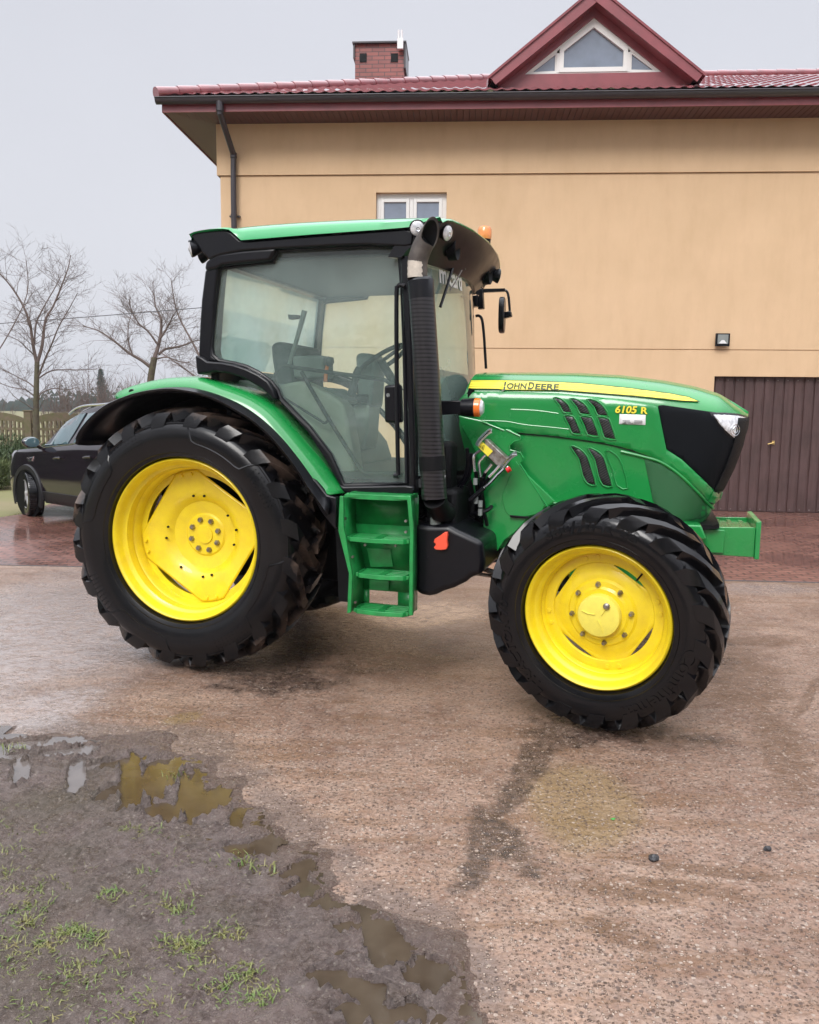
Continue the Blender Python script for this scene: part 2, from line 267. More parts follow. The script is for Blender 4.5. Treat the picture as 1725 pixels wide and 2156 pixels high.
    b2=nn(t,'ShaderNodeBump'); b2.inputs['Distance'].default_value=.03; t.links.new(mixv(t,film,.5,.12),b2.inputs['Strength']); t.links.new(nz(t,V,22,.2,.8,6),b2.inputs['Height']); t.links.new(bp.outputs[0],b2.inputs['Normal']); t.links.new(b2.outputs[0],b.inputs['Normal'])
    t.links.new(b2.outputs[0],b.inputs['Coat Normal'])
    return m
def mud_mat():
    m=bpy.data.materials.new('wet_mud'); m.use_nodes=True; t=m.node_tree; b=t.nodes['Principled BSDF']
    tc=nn(t,'ShaderNodeTexCoord'); V=tc.outputs['Object']
    c=mixc(t,nz(t,V,2.2,.35,.65),(.245,.185,.168),(.15,.11,.096))
    c=mixc(t,nz(t,V,13,.42,.66,6),c,(.085,.06,.052),.8)
    c=mixc(t,nz(t,V,45,.42,.62,4),c,(.30,.24,.22),.6)
    c=mixc(t,nz(t,V,1.1,.50,.66,5),c,(.13,.11,.06),.4)
    at=nn(t,'ShaderNodeAttribute'); at.attribute_name='thick'
    p0,i0,d0=pebbles(t,V,100,.4)
    cc=mixc(t,nz(t,V,9,.35,.65,6),(.24,.165,.13),(.15,.095,.075)); cc=mixc(t,p0,cc,(.40,.31,.25),.6)
    c=mixc(t,at.outputs['Fac'],cc,c)
    p1,i1,d1=pebbles(t,V,150,.2); p2,i2,d2=pebbles(t,V,85,.04)
    c=mixc(t,p1,c,(.30,.24,.20),.7); c=mixc(t,p2,c,(.42,.36,.31),.7)
    t.links.new(c,b.inputs['Base Color'])
    t.links.new(mixv(t,nz(t,V,7,.42,.58,6),.08,.5),b.inputs['Roughness'])
    b.inputs['Specular IOR Level'].default_value=.6
    bp=nn(t,'ShaderNodeBump'); bp.inputs['Distance'].default_value=.035; bp.inputs['Strength'].default_value=1; t.links.new(nz(t,V,40,.2,.8,6,.75),bp.inputs['Height'])
    b2=nn(t,'ShaderNodeBump'); b2.inputs['Distance'].default_value=.006; b2.inputs['Strength'].default_value=.5; t.links.new(p1,b2.inputs['Height']); t.links.new(bp.outputs[0],b2.inputs['Normal']); t.links.new(b2.outputs[0],b.inputs['Normal'])
    return m
def ell(*p):   # three points: centre, end of one axis, end of the other axis
    (cx,cy),(ax,ay),(bx,by)=p
    return (cx,cy,math.hypot(ax-cx,ay-cy),math.hypot(bx-cx,by-cy),math.atan2(ay-cy,ax-cx))
YARD_OCHRE=[ell(*[(0.7747, 3.3988), (1.0127, 3.3611), (0.8538, 3.7765)]),ell(*[(-1.2308, 4.329), (-1.1489, 4.417), (-1.2502, 4.3994)])]
YARD_BROWN=[ell(*[(2.1096, 4.6681), (1.8369, 4.1009), (2.1311, 4.653)]),ell(*[(1.8672, 3.8678), (1.7589, 3.466), (1.8169, 3.8335)]),ell(*[(2.3988, 4.7576), (2.0899, 4.302), (2.4002, 4.7251)]),ell(*[(1.1402, 2.8677), (1.3686, 2.8254), (1.1508, 2.8967)]),ell(*[(1.0153, 2.7584), (1.2757, 2.6913), (1.0273, 2.7944)]),ell(*[(1.9096, 4.0419), (1.7589, 3.466), (1.7981, 4.009)]),ell(*[(2.1745, 5.1956), (2.0102, 4.512), (1.9509, 5.0928)]),ell(*[(0.802, 2.7252), (0.991, 2.686), (0.8138, 2.7693)]),ell(*[(0.682, 2.509), (0.8016, 2.4387), (0.6943, 2.5597)]),ell(*[(2.6336, 5.9903), (2.9909, 6.0688), (2.6894, 6.1225)])]
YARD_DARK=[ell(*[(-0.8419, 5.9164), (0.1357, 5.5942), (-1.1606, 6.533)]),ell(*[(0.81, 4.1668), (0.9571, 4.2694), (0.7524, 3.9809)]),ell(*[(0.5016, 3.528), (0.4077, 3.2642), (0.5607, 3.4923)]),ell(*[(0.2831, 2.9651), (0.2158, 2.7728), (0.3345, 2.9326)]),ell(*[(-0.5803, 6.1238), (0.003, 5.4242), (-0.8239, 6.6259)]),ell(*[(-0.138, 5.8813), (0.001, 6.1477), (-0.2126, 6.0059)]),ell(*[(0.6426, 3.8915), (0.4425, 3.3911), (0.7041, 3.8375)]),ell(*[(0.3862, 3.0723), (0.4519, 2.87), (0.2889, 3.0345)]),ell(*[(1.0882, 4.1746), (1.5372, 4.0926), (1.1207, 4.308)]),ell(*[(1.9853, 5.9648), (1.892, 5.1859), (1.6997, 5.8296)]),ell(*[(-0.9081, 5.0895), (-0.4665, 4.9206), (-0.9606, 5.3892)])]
YARD_MUD=[ell(*[(-1.847, 4.1561), (-1.3003, 4.0886), (-1.9035, 4.2884)]),ell(*[(-1.0169, 3.8478), (-0.715, 3.4987), (-0.9888, 4.0232)]),ell(*[(-0.4556, 3.1662), (-0.2335, 2.825), (-0.3899, 3.2667)]),ell(*[(-0.0054, 2.6263), (0.1667, 2.5), (0.0441, 2.7109)]),ell(*[(0.2274, 2.2955), (0.2776, 2.1016), (0.2896, 2.3395)])]
YARD_FILM=[ell(*[(-2.8626, 6.0302), (-1.6597, 5.26), (-4.1614, 8.6238)]),ell(*[(-2.1045, 4.3882), (-1.8046, 4.8761), (-1.9807, 4.1201)]),ell(*[(0.159, 6.75), (0.6068, 6.8528), (0.1689, 7.2386)]),ell(*[(3.4128, 7.8379), (3.981, 7.8668), (3.5073, 8.062)])]
M['yard']=yard_mat(); M['mud']=mud_mat()
M['puddle']=mat('brown_puddle_water',(.075,.055,.037),.09,spec=.4,var=.4,vs=7,var2=(.045,.031,.02),coat=0)
M['puddle_grey']=mat('grey_puddle_water',(.13,.11,.10),.02,spec=.6,coat=.6,var=.3,vs=5)
M['field']=mat('field_grass',(.15,.15,.055),.9,var=.5,vs=.6,var2=(.19,.16,.085),bump=.8,bs=12)
M['blade']=mat('grass_blade',(.085,.15,.03),.5,var=.6,vs=14,var2=(.20,.16,.06))

# ---------------------------------------------------------------- mesh helpers
class MB:
    def __init__(s): s.v=[]; s.f=[]
    def add(s,vs,fs):
        o=len(s.v); s.v+= [tuple(v) for v in vs]; s.f+=[tuple(i+o for i in f) for f in fs]; return s
    def box(s,x0,x1,y0,y1,z0,z1,mt=None):
        vs=[Vector((x,y,z)) for x in (x0,x1) for y in (y0,y1) for z in (z0,z1)]
        if mt: vs=[mt@v for v in vs]
        return s.add(vs,[(0,1,3,2),(4,6,7,5),(0,4,5,1),(2,3,7,6),(0,2,6,4),(1,5,7,3)])
    def prism(s,poly,y0,y1):
        n=len(poly); vs=[(x,y0,z) for x,z in poly]+[(x,y1,z) for x,z in poly]
        fs=[tuple(range(n)),tuple(range(2*n-1,n-1,-1))]+[(i,i+n,(i+1)%n+n,(i+1)%n) for i in range(n)]
        return s.add(vs,fs)
    def prismz(s,poly,z0,z1):
        n=len(poly); vs=[(x,y,z0) for x,y in poly]+[(x,y,z1) for x,y in poly]
        return s.add(vs,[tuple(range(n)),tuple(range(2*n-1,n-1,-1))]+[(i,i+n,(i+1)%n+n,(i+1)%n) for i in range(n)])
    def tube(s,path,r,seg=10,closed=False,cap=True,flat=1):
        P=[Vector(p) for p in path]; n=len(P); rs=r if isinstance(r,(list,tuple)) else [r]*n
        T=[]
        for i in range(n):
            a=P[i-1] if (i>0 or closed) else P[i]; b=P[(i+1)%n] if (i<n-1 or closed) else P[i]
            T.append((b-a).normalized() if (b-a).length>1e-9 else Vector((0,0,1)))
        N=T[0].orthogonal().normalized(); vs=[]
        for i in range(n):
            N=(N-T[i]*N.dot(T[i]));
            N=N.normalized() if N.length>1e-6 else T[i].orthogonal().normalized()
            Bn=T[i].cross(N)
            for k in range(seg):
                a=2*math.pi*k/seg; vs.append(P[i]+(N*math.cos(a)+Bn*math.sin(a)*flat)*rs[i])
        fs=[]
        for i in range(n-1+(1 if closed else 0)):
            j=(i+1)%n
            for k in range(seg): fs.append((i*seg+k,i*seg+(k+1)%seg,j*seg+(k+1)%seg,j*seg+k))
        if cap and not closed: fs+=[tuple(range(seg)),tuple(range(n*seg-1,(n-1)*seg-1,-1))]
        return s.add(vs,fs)
    def lathe(s,prof,c,axis='y',seg=48,closed=False):
        """prof: (distance along axis, radius)"""
        vs=[];n=len(prof)
        for i in range(seg):
            a=2*math.pi*i/seg; ca,sa=math.cos(a),math.sin(a)
            for d,r in prof:
                p={'y':(r*ca,d,r*sa),'z':(r*ca,r*sa,d),'x':(d,r*ca,r*sa)}[axis]; vs.append((p[0]+c[0],p[1]+c[1],p[2]+c[2]))
        fs=[]
        for i in range(seg):
            j=(i+1)%seg
            for k in range(n-1+(1 if closed else 0)):
                l=(k+1)%n
                fs.append((i*n+k,j*n+k,j*n+l,i*n+l))
        return s.add(vs,fs)
    def grid(s,rows,closeu=False):
        nr=len(rows); nc=len(rows[0]); vs=[p for r in rows for p in r]
        fs=[(i*nc+j,i*nc+(j+1)%nc,(i+1)*nc+(j+1)%nc,(i+1)*nc+j) for i in range(nr-1) for j in range(nc-1+(1 if closeu else 0))]
        return s.add(vs,fs)
    def build(s,name,mt,parent=None,smooth=True,ang=35,bevel=0,solid=0,loc=None,rot=None,weld=True,bseg=2):
        me=bpy.data.meshes.new(name); me.from_pydata([tuple(v) for v in s.v],[],s.f); me.update()
        bm=bmesh.new(); bm.from_mesh(me)
        if weld: bmesh.ops.remove_doubles(bm,verts=bm.verts,dist=1e-5)
        bmesh.ops.recalc_face_normals(bm,faces=bm.faces); bm.to_mesh(me); bm.free()
        if smooth:
            me.shade_smooth() if hasattr(me,'shade_smooth') else None
            me.set_sharp_from_angle(angle=rad(ang))
        me.materials.append(M[mt] if isinstance(mt,str) else mt)
        o=bpy.data.objects.new(name,me); col.objects.link(o)
        if parent: o.parent=parent
        if loc: o.location=loc
        if rot: o.rotation_euler=rot
        if solid:
            md=o.modifiers.new('s','SOLIDIFY'); md.thickness=solid; md.offset=0
        if bevel:
            md=o.modifiers.new('b','BEVEL'); md.width=bevel; md.segments=bseg; md.limit_method='ANGLE'; md.angle_limit=rad(30); md.harden_normals=False
        return o
def tag(o,label=None,cat=None,group=None,kind=None):
    if label: o['label']=label
    if cat: o['category']=cat
    if group: o['group']=group
    if kind: o['kind']=kind
    return o
def empty(name,loc=(0,0,0),rz=0,parent=None):
    o=bpy.data.objects.new(name,None); col.objects.link(o); o.location=loc; o.rotation_euler=(0,0,rz); o.empty_display_size=.2
    if parent: o.parent=parent
    return o
def interp(xs,x):
    if x<=xs[0][0]: return xs[0][1]
    for (a,b),(c,d) in zip(xs,xs[1:]):
        if x<=c: return b+(d-b)*(x-a)/(c-a)
    return xs[-1][1]
def smooth_open(P,n=4):
    """Catmull-Rom through 2D/3D points"""
    P=[Vector(p) for p in P]; o=[]
    for i in range(len(P)-1):
        p0=P[max(i-1,0)];p1=P[i];p2=P[i+1];p3=P[min(i+2,len(P)-1)]
        for k in range(n):
            t=k/n; o.append(.5*((2*p1)+(p2-p0)*t+(2*p0-5*p1+4*p2-p3)*t*t+(3*p1-p0-3*p2+p3)*t*t*t))
    o.append(P[-1]); return [tuple(v) for v in o]
def smooth_closed(P,n=3):
    P=[Vector(p) for p in P]; o=[];N=len(P)
    for i in range(N):
        p0,p1,p2,p3=P[i-1],P[i],P[(i+1)%N],P[(i+2)%N]
        for k in range(n):
            t=k/n; o.append(.5*((2*p1)+(p2-p0)*t+(2*p0-5*p1+4*p2-p3)*t*t+(3*p1-p0-3*p2+p3)*t*t*t))
    return [tuple(v) for v in o]
def resample(P,n):
    P=[Vector(p) for p in P]; L=[0]
    for a,b in zip(P,P[1:]): L.append(L[-1]+(b-a).length)
    o=[];j=0
    for i in range(n):
        s=L[-1]*i/(n-1)
        while j<len(P)-2 and L[j+1]<s: j+=1
        t=(s-L[j])/max(L[j+1]-L[j],1e-9); o.append(tuple(P[j].lerp(P[j+1],min(max(t,0),1))))
    return o
def area2(P): return sum(a[0]*b[1]-b[0]*a[1] for a,b in zip(P,P[1:]+P[:1]))/2
def inset(P,d):
    if area2(P)<0: P=P[::-1]
    n=len(P);o=[]
    for i in range(n):
        a,b,c=Vector(P[i-1]),Vector(P[i]),Vector(P[(i+1)%n]); e1=(b-a);e2=(c-b)
        if e1.length<1e-7 or e2.length<1e-7: o.append(tuple(b)); continue
        e1.normalize();e2.normalize(); n1=Vector((-e1.y,e1.x));n2=Vector((-e2.y,e2.x)); k=n1+n2
        k=k.normalized() if k.length>1e-5 else n1
        o.append(tuple(b+k*d/max(k.dot(n1),.5)))
    return o
def inside(P,x,y):
    c=False;n=len(P)
    for i in range(n):
        x1,y1=P[i];x2,y2=P[i-1]
        if (y1>y)!=(y2>y) and x<(x2-x1)*(y-y1)/(y2-y1)+x1: c=not c
    return c
def patch(name,poly,yf,off,th,mt,parent,bev=.003,step=.05,mb=None,ang=50):
    """raised panel following the surface y=yf(x,z); off = how far it stands proud towards -y, th = how far its rim goes back"""
    if area2(poly)<0: poly=poly[::-1]
    P=[]
    for i in range(len(poly)):   # cut long edges
        a=Vector(poly[i]);b=Vector(poly[(i+1)%len(poly)]);k=max(1,int((b-a).length/step))
        P+=[tuple(a.lerp(b,j/k)) for j in range(k)]
    I=inset(P,bev) if bev else []
    pts=[Vector(p) for p in P]+[Vector(p) for p in I if inside(P,*p)]
    xs=[p[0] for p in P];zs=[p[1] for p in P]
    core=inset(P,max(bev*2.5,step*.4))
    x=min(xs)+step/2
    while x<max(xs):
        z=min(zs)+step/2
        while z<max(zs):
            if inside(P,x,z) and min((Vector((x,z))-Vector(q)).length for q in P)>max(bev*2,step*.45): pts.append(Vector((x,z)))
            z+=step
        x+=step
    n=len(P)
    V,Ed,F,ov,oe,of=geometry.delaunay_2d_cdt(pts,[],[list(range(n))],1,1e-6)
    bound=set()
    mp={}
    for i,o in enumerate(ov):
        for k in o:
            mp[k]=i
            if k<n: bound.add(i)
    vs=[(v.x,yf(v.x,v.y)-off+(bev if i in bound else 0),v.y) for i,v in enumerate(V)]
    fs=[tuple(f) for f in F]
    k0=len(vs); vs+=[(p[0],yf(*p)+th,p[1]) for p in P]
    for i in range(n):
        j=(i+1)%n; fs.append((mp[i],mp[j],k0+j,k0+i))
    if mb is not None: mb.add(vs,fs); return mb
    b=MB(); b.add(vs,fs); return b.build(name,mt,parent,ang=ang)
def text_mesh(s,size,ext=0,bold=0,shear=0):
    cu=bpy.data.curves.new('t','FONT'); cu.body=s; cu.size=size; cu.extrude=ext; cu.offset=bold; cu.shear=shear; cu.resolution_u=4
    o=bpy.data.objects.new('t',cu); col.objects.link(o); dg=bpy.context.evaluated_depsgraph_get(); dg.update()
    me=bpy.data.meshes.new_from_object(o.evaluated_get(dg)); V=[tuple(v.co) for v in me.vertices]; F=[tuple(p.vertices) for p in me.polygons]
    bpy.data.objects.remove(o); bpy.data.curves.remove(cu); bpy.data.meshes.remove(me)
    xs=[v[0] for v in V]; ys=[v[1] for v in V]
    return V,F,(min(xs),max(xs),min(ys),max(ys))
def fit_text(s,p0,p1,h,yf,off,bold=0,shear=0,mb=None,sub=True):
    """write s on the surface y=yf(x,z) from p0 (left end of baseline) to p1 (right end), cap height h"""
    V,F,(a,b,c,d)=text_mesh(s,1,.02,bold,shear); mb=mb or MB(); p0=Vector(p0);p1=Vector(p1);u=(p1-p0);L=u.length;u.normalize();n=Vector((-u.y,u.x))
    hh=max(v[1] for v in V)
    vs=[]
    for v in V:
        q=p0+u*((v[0]-a)/(b-a)*L)+n*(v[1]/hh*h); vs.append((q.x,yf(q.x,q.y)-off-(.0012 if v[2]>0 else 0),q.y))
    return mb.add(vs,F)

# ================================================================ ground
def sheet(name,poly,z,mt,kind='structure'):
    b=MB(); b.add([(x,y,z) for x,y in poly],[tuple(range(len(poly)))]); o=b.build(name,mt,smooth=False); tag(o,kind=kind); return o
o=sheet('ground',[(-900,-60),(900,-60),(900,1500),(-900,1500)],-.03,'field')
yb=[(-4.3584, 8.6122), (4.1508, 8.164)]
def yline(x): return yb[0][1]+(yb[1][1]-yb[0][1])*(x-yb[0][0])/(yb[1][0]-yb[0][0])
o=sheet('yard',[(-14,-8),(14,-8),(14,yline(14)),(-14,yline(-14))],0,'yard')
lw=[(-6.206, 12.3363), (-6.0488, 12.755), (-6.183, 13.7059), (-6.2254, 14.1772)]
def ext(a,b,k): return (a[0]+(b[0]-a[0])*k,a[1]+(b[1]-a[1])*k)
sheet('paving',[(-14,yline(-14)),(14,yline(14)),(14,14.2),(-2.5,15.2),(-3.2,14.6),lw[3],lw[2],lw[1],lw[0],ext(lw[1],lw[0],6)],.008,'paving')
b=MB(); b.tube([(x,yline(x),0.0) for x in (-14,-7,0,7,14)],.009,6); tag(b.build('yard_joint','stone'),kind='structure')
# lawn beyond the car
def lawn():
    b=MB(); rnd=random.Random(3)
    for k in range(16000):
        x=rnd.uniform(-13,-3.5); y=rnd.uniform(11.4,17.2)
        # beyond the edge of the paving
        d=(lw[3][0]-lw[0][0]); t=(x-lw[0][0])/d; ye=lw[0][1]+(lw[3][1]-lw[0][1])*t
        if y<ye+.05: continue
        h=rnd.uniform(-.01,.022); a=rnd.uniform(0,6.28); w=.012; dx,dy=math.cos(a)*w,math.sin(a)*w
        b.add([(x-dx,y-dy,-.03),(x+dx,y+dy,-.03),(x+rnd.uniform(-.03,.03),y+rnd.uniform(-.03,.03),h)],[(0,1,2)])
    o=b.build('lawn','lawn_blade',smooth=False,weld=False); tag(o,kind='stuff')
M['lawn_blade']=mat('lawn_grass',(.13,.135,.035),.7,var=.9,vs=.7,var2=(.20,.155,.075))
lawn()
# ---- mud with tyre prints
mud_poly0=[(-2.9007, 4.1586), (-2.153, 4.1669), (-1.9807, 4.1201), (-1.8389, 4.137), (-1.5597, 4.0564), (-1.3003, 4.0886), (-1.0858, 3.9314), (-0.9573, 3.7943), (-0.799, 3.5921), (-0.6681, 3.3653), (-0.4913, 3.1462), (-0.3569, 2.9861), (-0.2654, 2.7936), (-0.1036, 2.6381), (0.0269, 2.5737), (0.1667, 2.5), (0.2292, 2.3169), (0.231, 2.175), (0.3062, 2.0156), (0.2799, 1.7256), (-1.9137, 1.6983)]
mud_poly=inset(mud_poly0 if area2(mud_poly0)>0 else mud_poly0[::-1],-.06)
prints=[]   # (centre x, y, rx, ry, angle, depth, kind)
def pr(pts3,depth,kind): prints.append((*ell(*pts3),depth,kind))
pr([(-1.8837, 3.9099), (-1.6302, 4.0177), (-1.8551, 3.848)],.022,1); pr([(-1.6617, 3.8308), (-1.5293, 3.8793), (-1.6391, 3.7766)],.02,1); pr([(-2.0547, 4.0427), (-1.9784, 4.0884), (-2.0313, 3.9945)],.02,1)
pr([(-1.7814, 3.6171), (-1.7206, 3.4653), (-1.74, 3.6082)],.028,1); pr([(-1.5052, 3.5747), (-1.441, 3.3998), (-1.4644, 3.5757)],.03,1); pr([(-1.9214, 3.7692), (-1.8273, 3.7879), (-1.9034, 3.7323)],.02,1)
pr([(-1.2641, 3.5806), (-1.3491, 3.8114), (-1.2144, 3.5819)],.02,0); pr([(-1.1883, 3.3749), (-1.1542, 3.2617), (-1.1379, 3.3717)],.026,0)
pr([(-1.1345, 3.5838), (-1.1397, 3.7895), (-1.2041, 3.6315)],.016,0); pr([(-1.3842, 3.7036), (-1.2659, 3.754), (-1.3678, 3.6577)],.02,0); pr([(-0.9447, 3.4026), (-0.8888, 3.1567), (-0.8932, 3.4038)],.028,0); pr([(-0.8313, 3.3615), (-0.7452, 3.3421), (-0.7998, 3.2292)],.024,0)
pr([(-0.929, 3.5889), (-0.8293, 3.6309), (-0.9147, 3.5315)],.014,0); pr([(-1.0041, 3.2529), (-0.8947, 3.2151), (-0.9866, 3.1933)],.018,0); pr([(-0.7009, 3.1997), (-0.6901, 3.0859), (-0.6717, 3.2003)],.026,0)
pr([(-0.5243, 3.0), (-0.4679, 3.0542), (-0.5218, 2.9319)],.024,0); pr([(-0.4399, 3.0548), (-0.4311, 3.1286), (-0.469, 3.0614)],.02,0); pr([(-0.6455, 2.963), (-0.5761, 2.9816), (-0.6364, 2.9196)],.018,0); pr([(-0.3745, 2.8378), (-0.3382, 2.9026), (-0.4138, 2.8687)],.024,0)
pr([(-0.3571, 2.7033), (-0.3122, 2.6758), (-0.3499, 2.6473)],.02,0); pr([(-0.2681, 2.6488), (-0.2403, 2.7055), (-0.2993, 2.6345)],.02,0); pr([(-0.1333, 2.5839), (-0.0863, 2.6113), (-0.1384, 2.5322)],.02,0)
pr([(-0.0721, 2.4356), (-0.0117, 2.4604), (-0.0747, 2.3012)],.035,0); pr([(0.0759, 2.2722), (0.138, 2.2324), (0.0743, 2.2016)],.034,0); pr([(-0.1552, 2.2178), (-0.0499, 2.19), (-0.1524, 2.1787)],.02,0); pr([(-0.2298, 2.2673), (-0.1738, 2.2786), (-0.2267, 2.2367)],.016,1)
pr([(-0.094, 2.1051), (0.0123, 2.0977), (-0.0923, 2.0695)],.02,1); pr([(0.0123, 2.1157), (0.0526, 2.1347), (-0.0008, 2.0797)],.02,0); pr([(-1.3021, 3.4164), (-1.2847, 3.485), (-1.3413, 3.4379)],.016,0); pr([(-0.1905, 2.4938), (-0.1455, 2.5194), (-0.1953, 2.4572)],.016,0)
WL=.008
BELT=resample([(-2.1168, 3.9036), (-1.7075, 3.8296), (-1.3308, 3.6791), (-0.9983, 3.4461), (-0.734, 3.1989), (-0.5031, 2.9831), (-0.3306, 2.7623), (-0.1485, 2.5705), (-0.0335, 2.4013), (0.068, 2.2313), (0.1419, 2.047)],60)
def mudh(x,y):
    """signed distance-like inside value times thickness, relief and prints"""
    p=Vector((x,y,0))
    n1=noise.fractal(p*3.1,1,2,4); n2=noise.fractal(p*17,.9,2,4); n3=noise.noise(p*70)
    z=.027+.012*n1+.013*n2+.007*n3
    # churned belt along the wheel track
    bd=min(math.hypot((x-a),(y-b_)) for a,b_ in BELT)
    ch=max(0,1-bd/.42); ch=ch*ch*(3-2*ch)
    z+=ch*(.016*noise.fractal(p*9+Vector((5,2,0)),1,2,5)+.010*abs(noise.noise(p*23))-.012)
    dep=0
    for cx,cy,rx,ry,a,d,k in prints:
        dx,dy=x-cx,y-cy
        if abs(dx)>.6 or abs(dy)>.6: continue
        u=(dx*math.cos(a)+dy*math.sin(a))/(rx*.88); v=(-dx*math.sin(a)+dy*math.cos(a))/(ry*.88)
        r=(u**4+v**4)**.25*(1+.30*n2)+.22*n1+.10*n3
        if r<1.5:
            if r<1: dep=max(dep,d*1.5+.008)
            else:
                dep=max(dep,(d*1.5+.008)*(1-(r-1)/.18)) if r<1.18 else dep
                z+=.012*max(0,1-abs(r-1.28)/.16)*(1+n2)
    return z,dep
def pdist(P,x,y):
    d=9
    for i in range(len(P)):
        ax,ay=P[i-1];bx,by=P[i]; vx,vy=bx-ax,by-ay; L=vx*vx+vy*vy
        t=max(0,min(1,((x-ax)*vx+(y-ay)*vy)/L)) if L else 0
        d=min(d,math.hypot(x-ax-vx*t,y-ay-vy*t))
    return d
WATER={}; KOK=set()
def make_mud():
    x0,x1,y0,y1,st=-2.75,.6,1.62,4.4,.0115
    nx=int((x1-x0)/st);ny=int((y1-y0)/st);vs=[];ok=[];TH=[]
    for j in range(ny+1):
        for i in range(nx+1):
            x=x0+i*st;y=y0+j*st
            # only the part of the mud that can be seen
            if abs(x)>y*.62+.35: vs.append((x,y,-.02)); ok.append(False); TH.append(1.0); continue
            ins=inside(mud_poly,x,y); d=pdist(mud_poly,x,y) if True else 0
            e=d if ins else -d
            e+=.09*noise.fractal(Vector((x*5,y*5,3)),1,2,5)
            if e<-.03: vs.append((x,y,-.02)); ok.append(False); TH.append(0.0); continue
            k=max(0,min(1,(e+.03)/.26)); k=k*k*(3-2*k)
            hz_,dp_=mudh(x,y); hz_-=dp_*max(0,min(1,(k-.5)/.35)); hz_=max(hz_,WL+.004) if k<.6 else hz_; zz=-.008+(hz_+.008)*k; vs.append((x,y,zz)); ok.append(True); TH.append(max(0,min(1,(e-.02+.05*noise.noise(Vector((x*19,y*19,1))))/.30)))
            if k>.6 and zz<WL+.0005: WATER[(i,j)]=1
            if k>.5: KOK.add((i,j))
    fs=[]
    for j in range(ny):
        for i in range(nx):
            a=j*(nx+1)+i; q=(a,a+1,a+nx+2,a+nx+1)
            if any(ok[t] for t in q): fs.append(q)
    b=MB(); b.add(vs,fs); o=b.build('mud','mud',smooth=True,ang=180,weld=False); tag(o,kind='structure')
    at=o.data.attributes.new('thick','FLOAT','POINT'); at.data.foreach_set('value',TH)
    for kind,test in (('puddle_grey',lambda x:x<-1.42),('puddle',lambda x:x>=-1.42)):
        w=MB(); vm={}
        def vid(i,j):
            if (i,j) not in vm: vm[(i,j)]=len(w.v); w.v.append((x0+i*st,y0+j*st,WL+(.0006 if kind=='puddle' else 0)))
            return vm[(i,j)]
        cells=set()
        for (i,j) in WATER:
            if test(x0+i*st):
                for a in (-3,-2,-1,0,1,2):
                    for c in (-3,-2,-1,0,1,2):
                        if (i+a,j+c) in KOK and (i+a+1,j+c+1) in KOK: cells.add((i+a,j+c))
        for (i,j) in cells: w.f.append((vid(i,j),vid(i+1,j),vid(i+1,j+1),vid(i,j+1)))
        o=w.build('puddle',kind,smooth=False,weld=False); tag(o,kind='structure')
make_mud()
# shallow puddles on the concrete
# ---- grass tufts growing in the mud
def tufts():
    b=MB(); rnd=random.Random(11)
    spots=[(-1.6527, 3.2383), (-1.0589, 3.5857), (-1.579, 3.0669), (-1.4669, 2.9293), (-1.1031, 3.0771), (-0.9796, 3.0434), (-0.8574, 2.8759), (-0.7403, 2.547), (-1.2215, 2.4758), (-1.069, 2.4422), (-1.0295, 2.4192), (-0.8109, 2.5717), (-0.8227, 2.6385), (-0.5535, 2.4156), (-0.6571, 2.3239), (-1.2009, 2.806), (-0.5903, 2.2309), (-1.1592, 2.2942), (-1.1044, 2.3833), (-0.6688, 2.3679), (-0.4707, 2.2634), (-0.5147, 2.1447), (-0.3968, 2.1654), (-0.9598, 2.1759), (-1.0195, 2.1558), (-1.1049, 2.1357), (-0.7446, 2.1044), (-0.8634, 2.1026), (-0.8271, 2.1876), (-0.4953, 2.2124), (-0.417, 2.1276), (-0.6424, 2.8642), (-0.5487, 2.8344), (-0.7194, 2.3898), (-1.4203, 2.7413), (-1.3578, 2.6987), (-1.2688, 2.6861), (-1.268, 2.5765), (-1.3572, 2.6286), (-1.2979, 2.4744), (-0.9651, 2.4086), (-0.9665, 2.2974), (-1.0291, 2.2752), (-1.0725, 2.2133), (-0.8798, 2.2569), (-0.9821, 2.1008), (-1.0397, 2.082), (-1.1622, 2.2119), (-0.9994, 2.3624), (-1.2372, 2.381), (-1.1577, 2.3376), (-0.7555, 2.179), (-0.66, 2.0876), (-1.9727, 3.8505), (-1.9205, 3.8632), (-1.4591, 3.0513), (-1.0013, 2.6352), (-0.9285, 2.7657), (-0.5867, 2.4625), (-1.1203, 2.0987), (-1.1045, 2.3166), (-0.9938, 2.2245)]
    for i,(x,y) in enumerate(spots):
        n=rnd.randint(50,130) if (x<-.3 and y<2.75) else rnd.randint(15,40); R=rnd.uniform(.03,.085)
        for k in range(n):
            a=rnd.uniform(0,6.28); r=R*rnd.random()**.6*1.3; px=x+r*math.cos(a); py=y+r*math.sin(a)*.8
            h=rnd.uniform(.008,.036); d=rnd.uniform(0,6.28); ln=rnd.uniform(.01,.045); w=rnd.uniform(.0015,.0034); z0=.01
            wx_,wy_=-math.sin(d)*w,math.cos(d)*w; mx_,my_=px+math.cos(d)*ln*.4,py+math.sin(d)*ln*.4; ex,ey=px+math.cos(d)*ln,py+math.sin(d)*ln
            b.add([(px-wx_,py-wy_,z0),(px+wx_,py+wy_,z0),(mx_+wx_*.8,my_+wy_*.8,z0+h*.7),(mx_-wx_*.8,my_-wy_*.8,z0+h*.7),(ex,ey,z0+h*rnd.uniform(.5,1.05))],[(0,1,2,3),(3,2,4)])
    o=b.build('grass_tufts','blade',smooth=False,weld=False); tag(o,kind='stuff')
tufts()
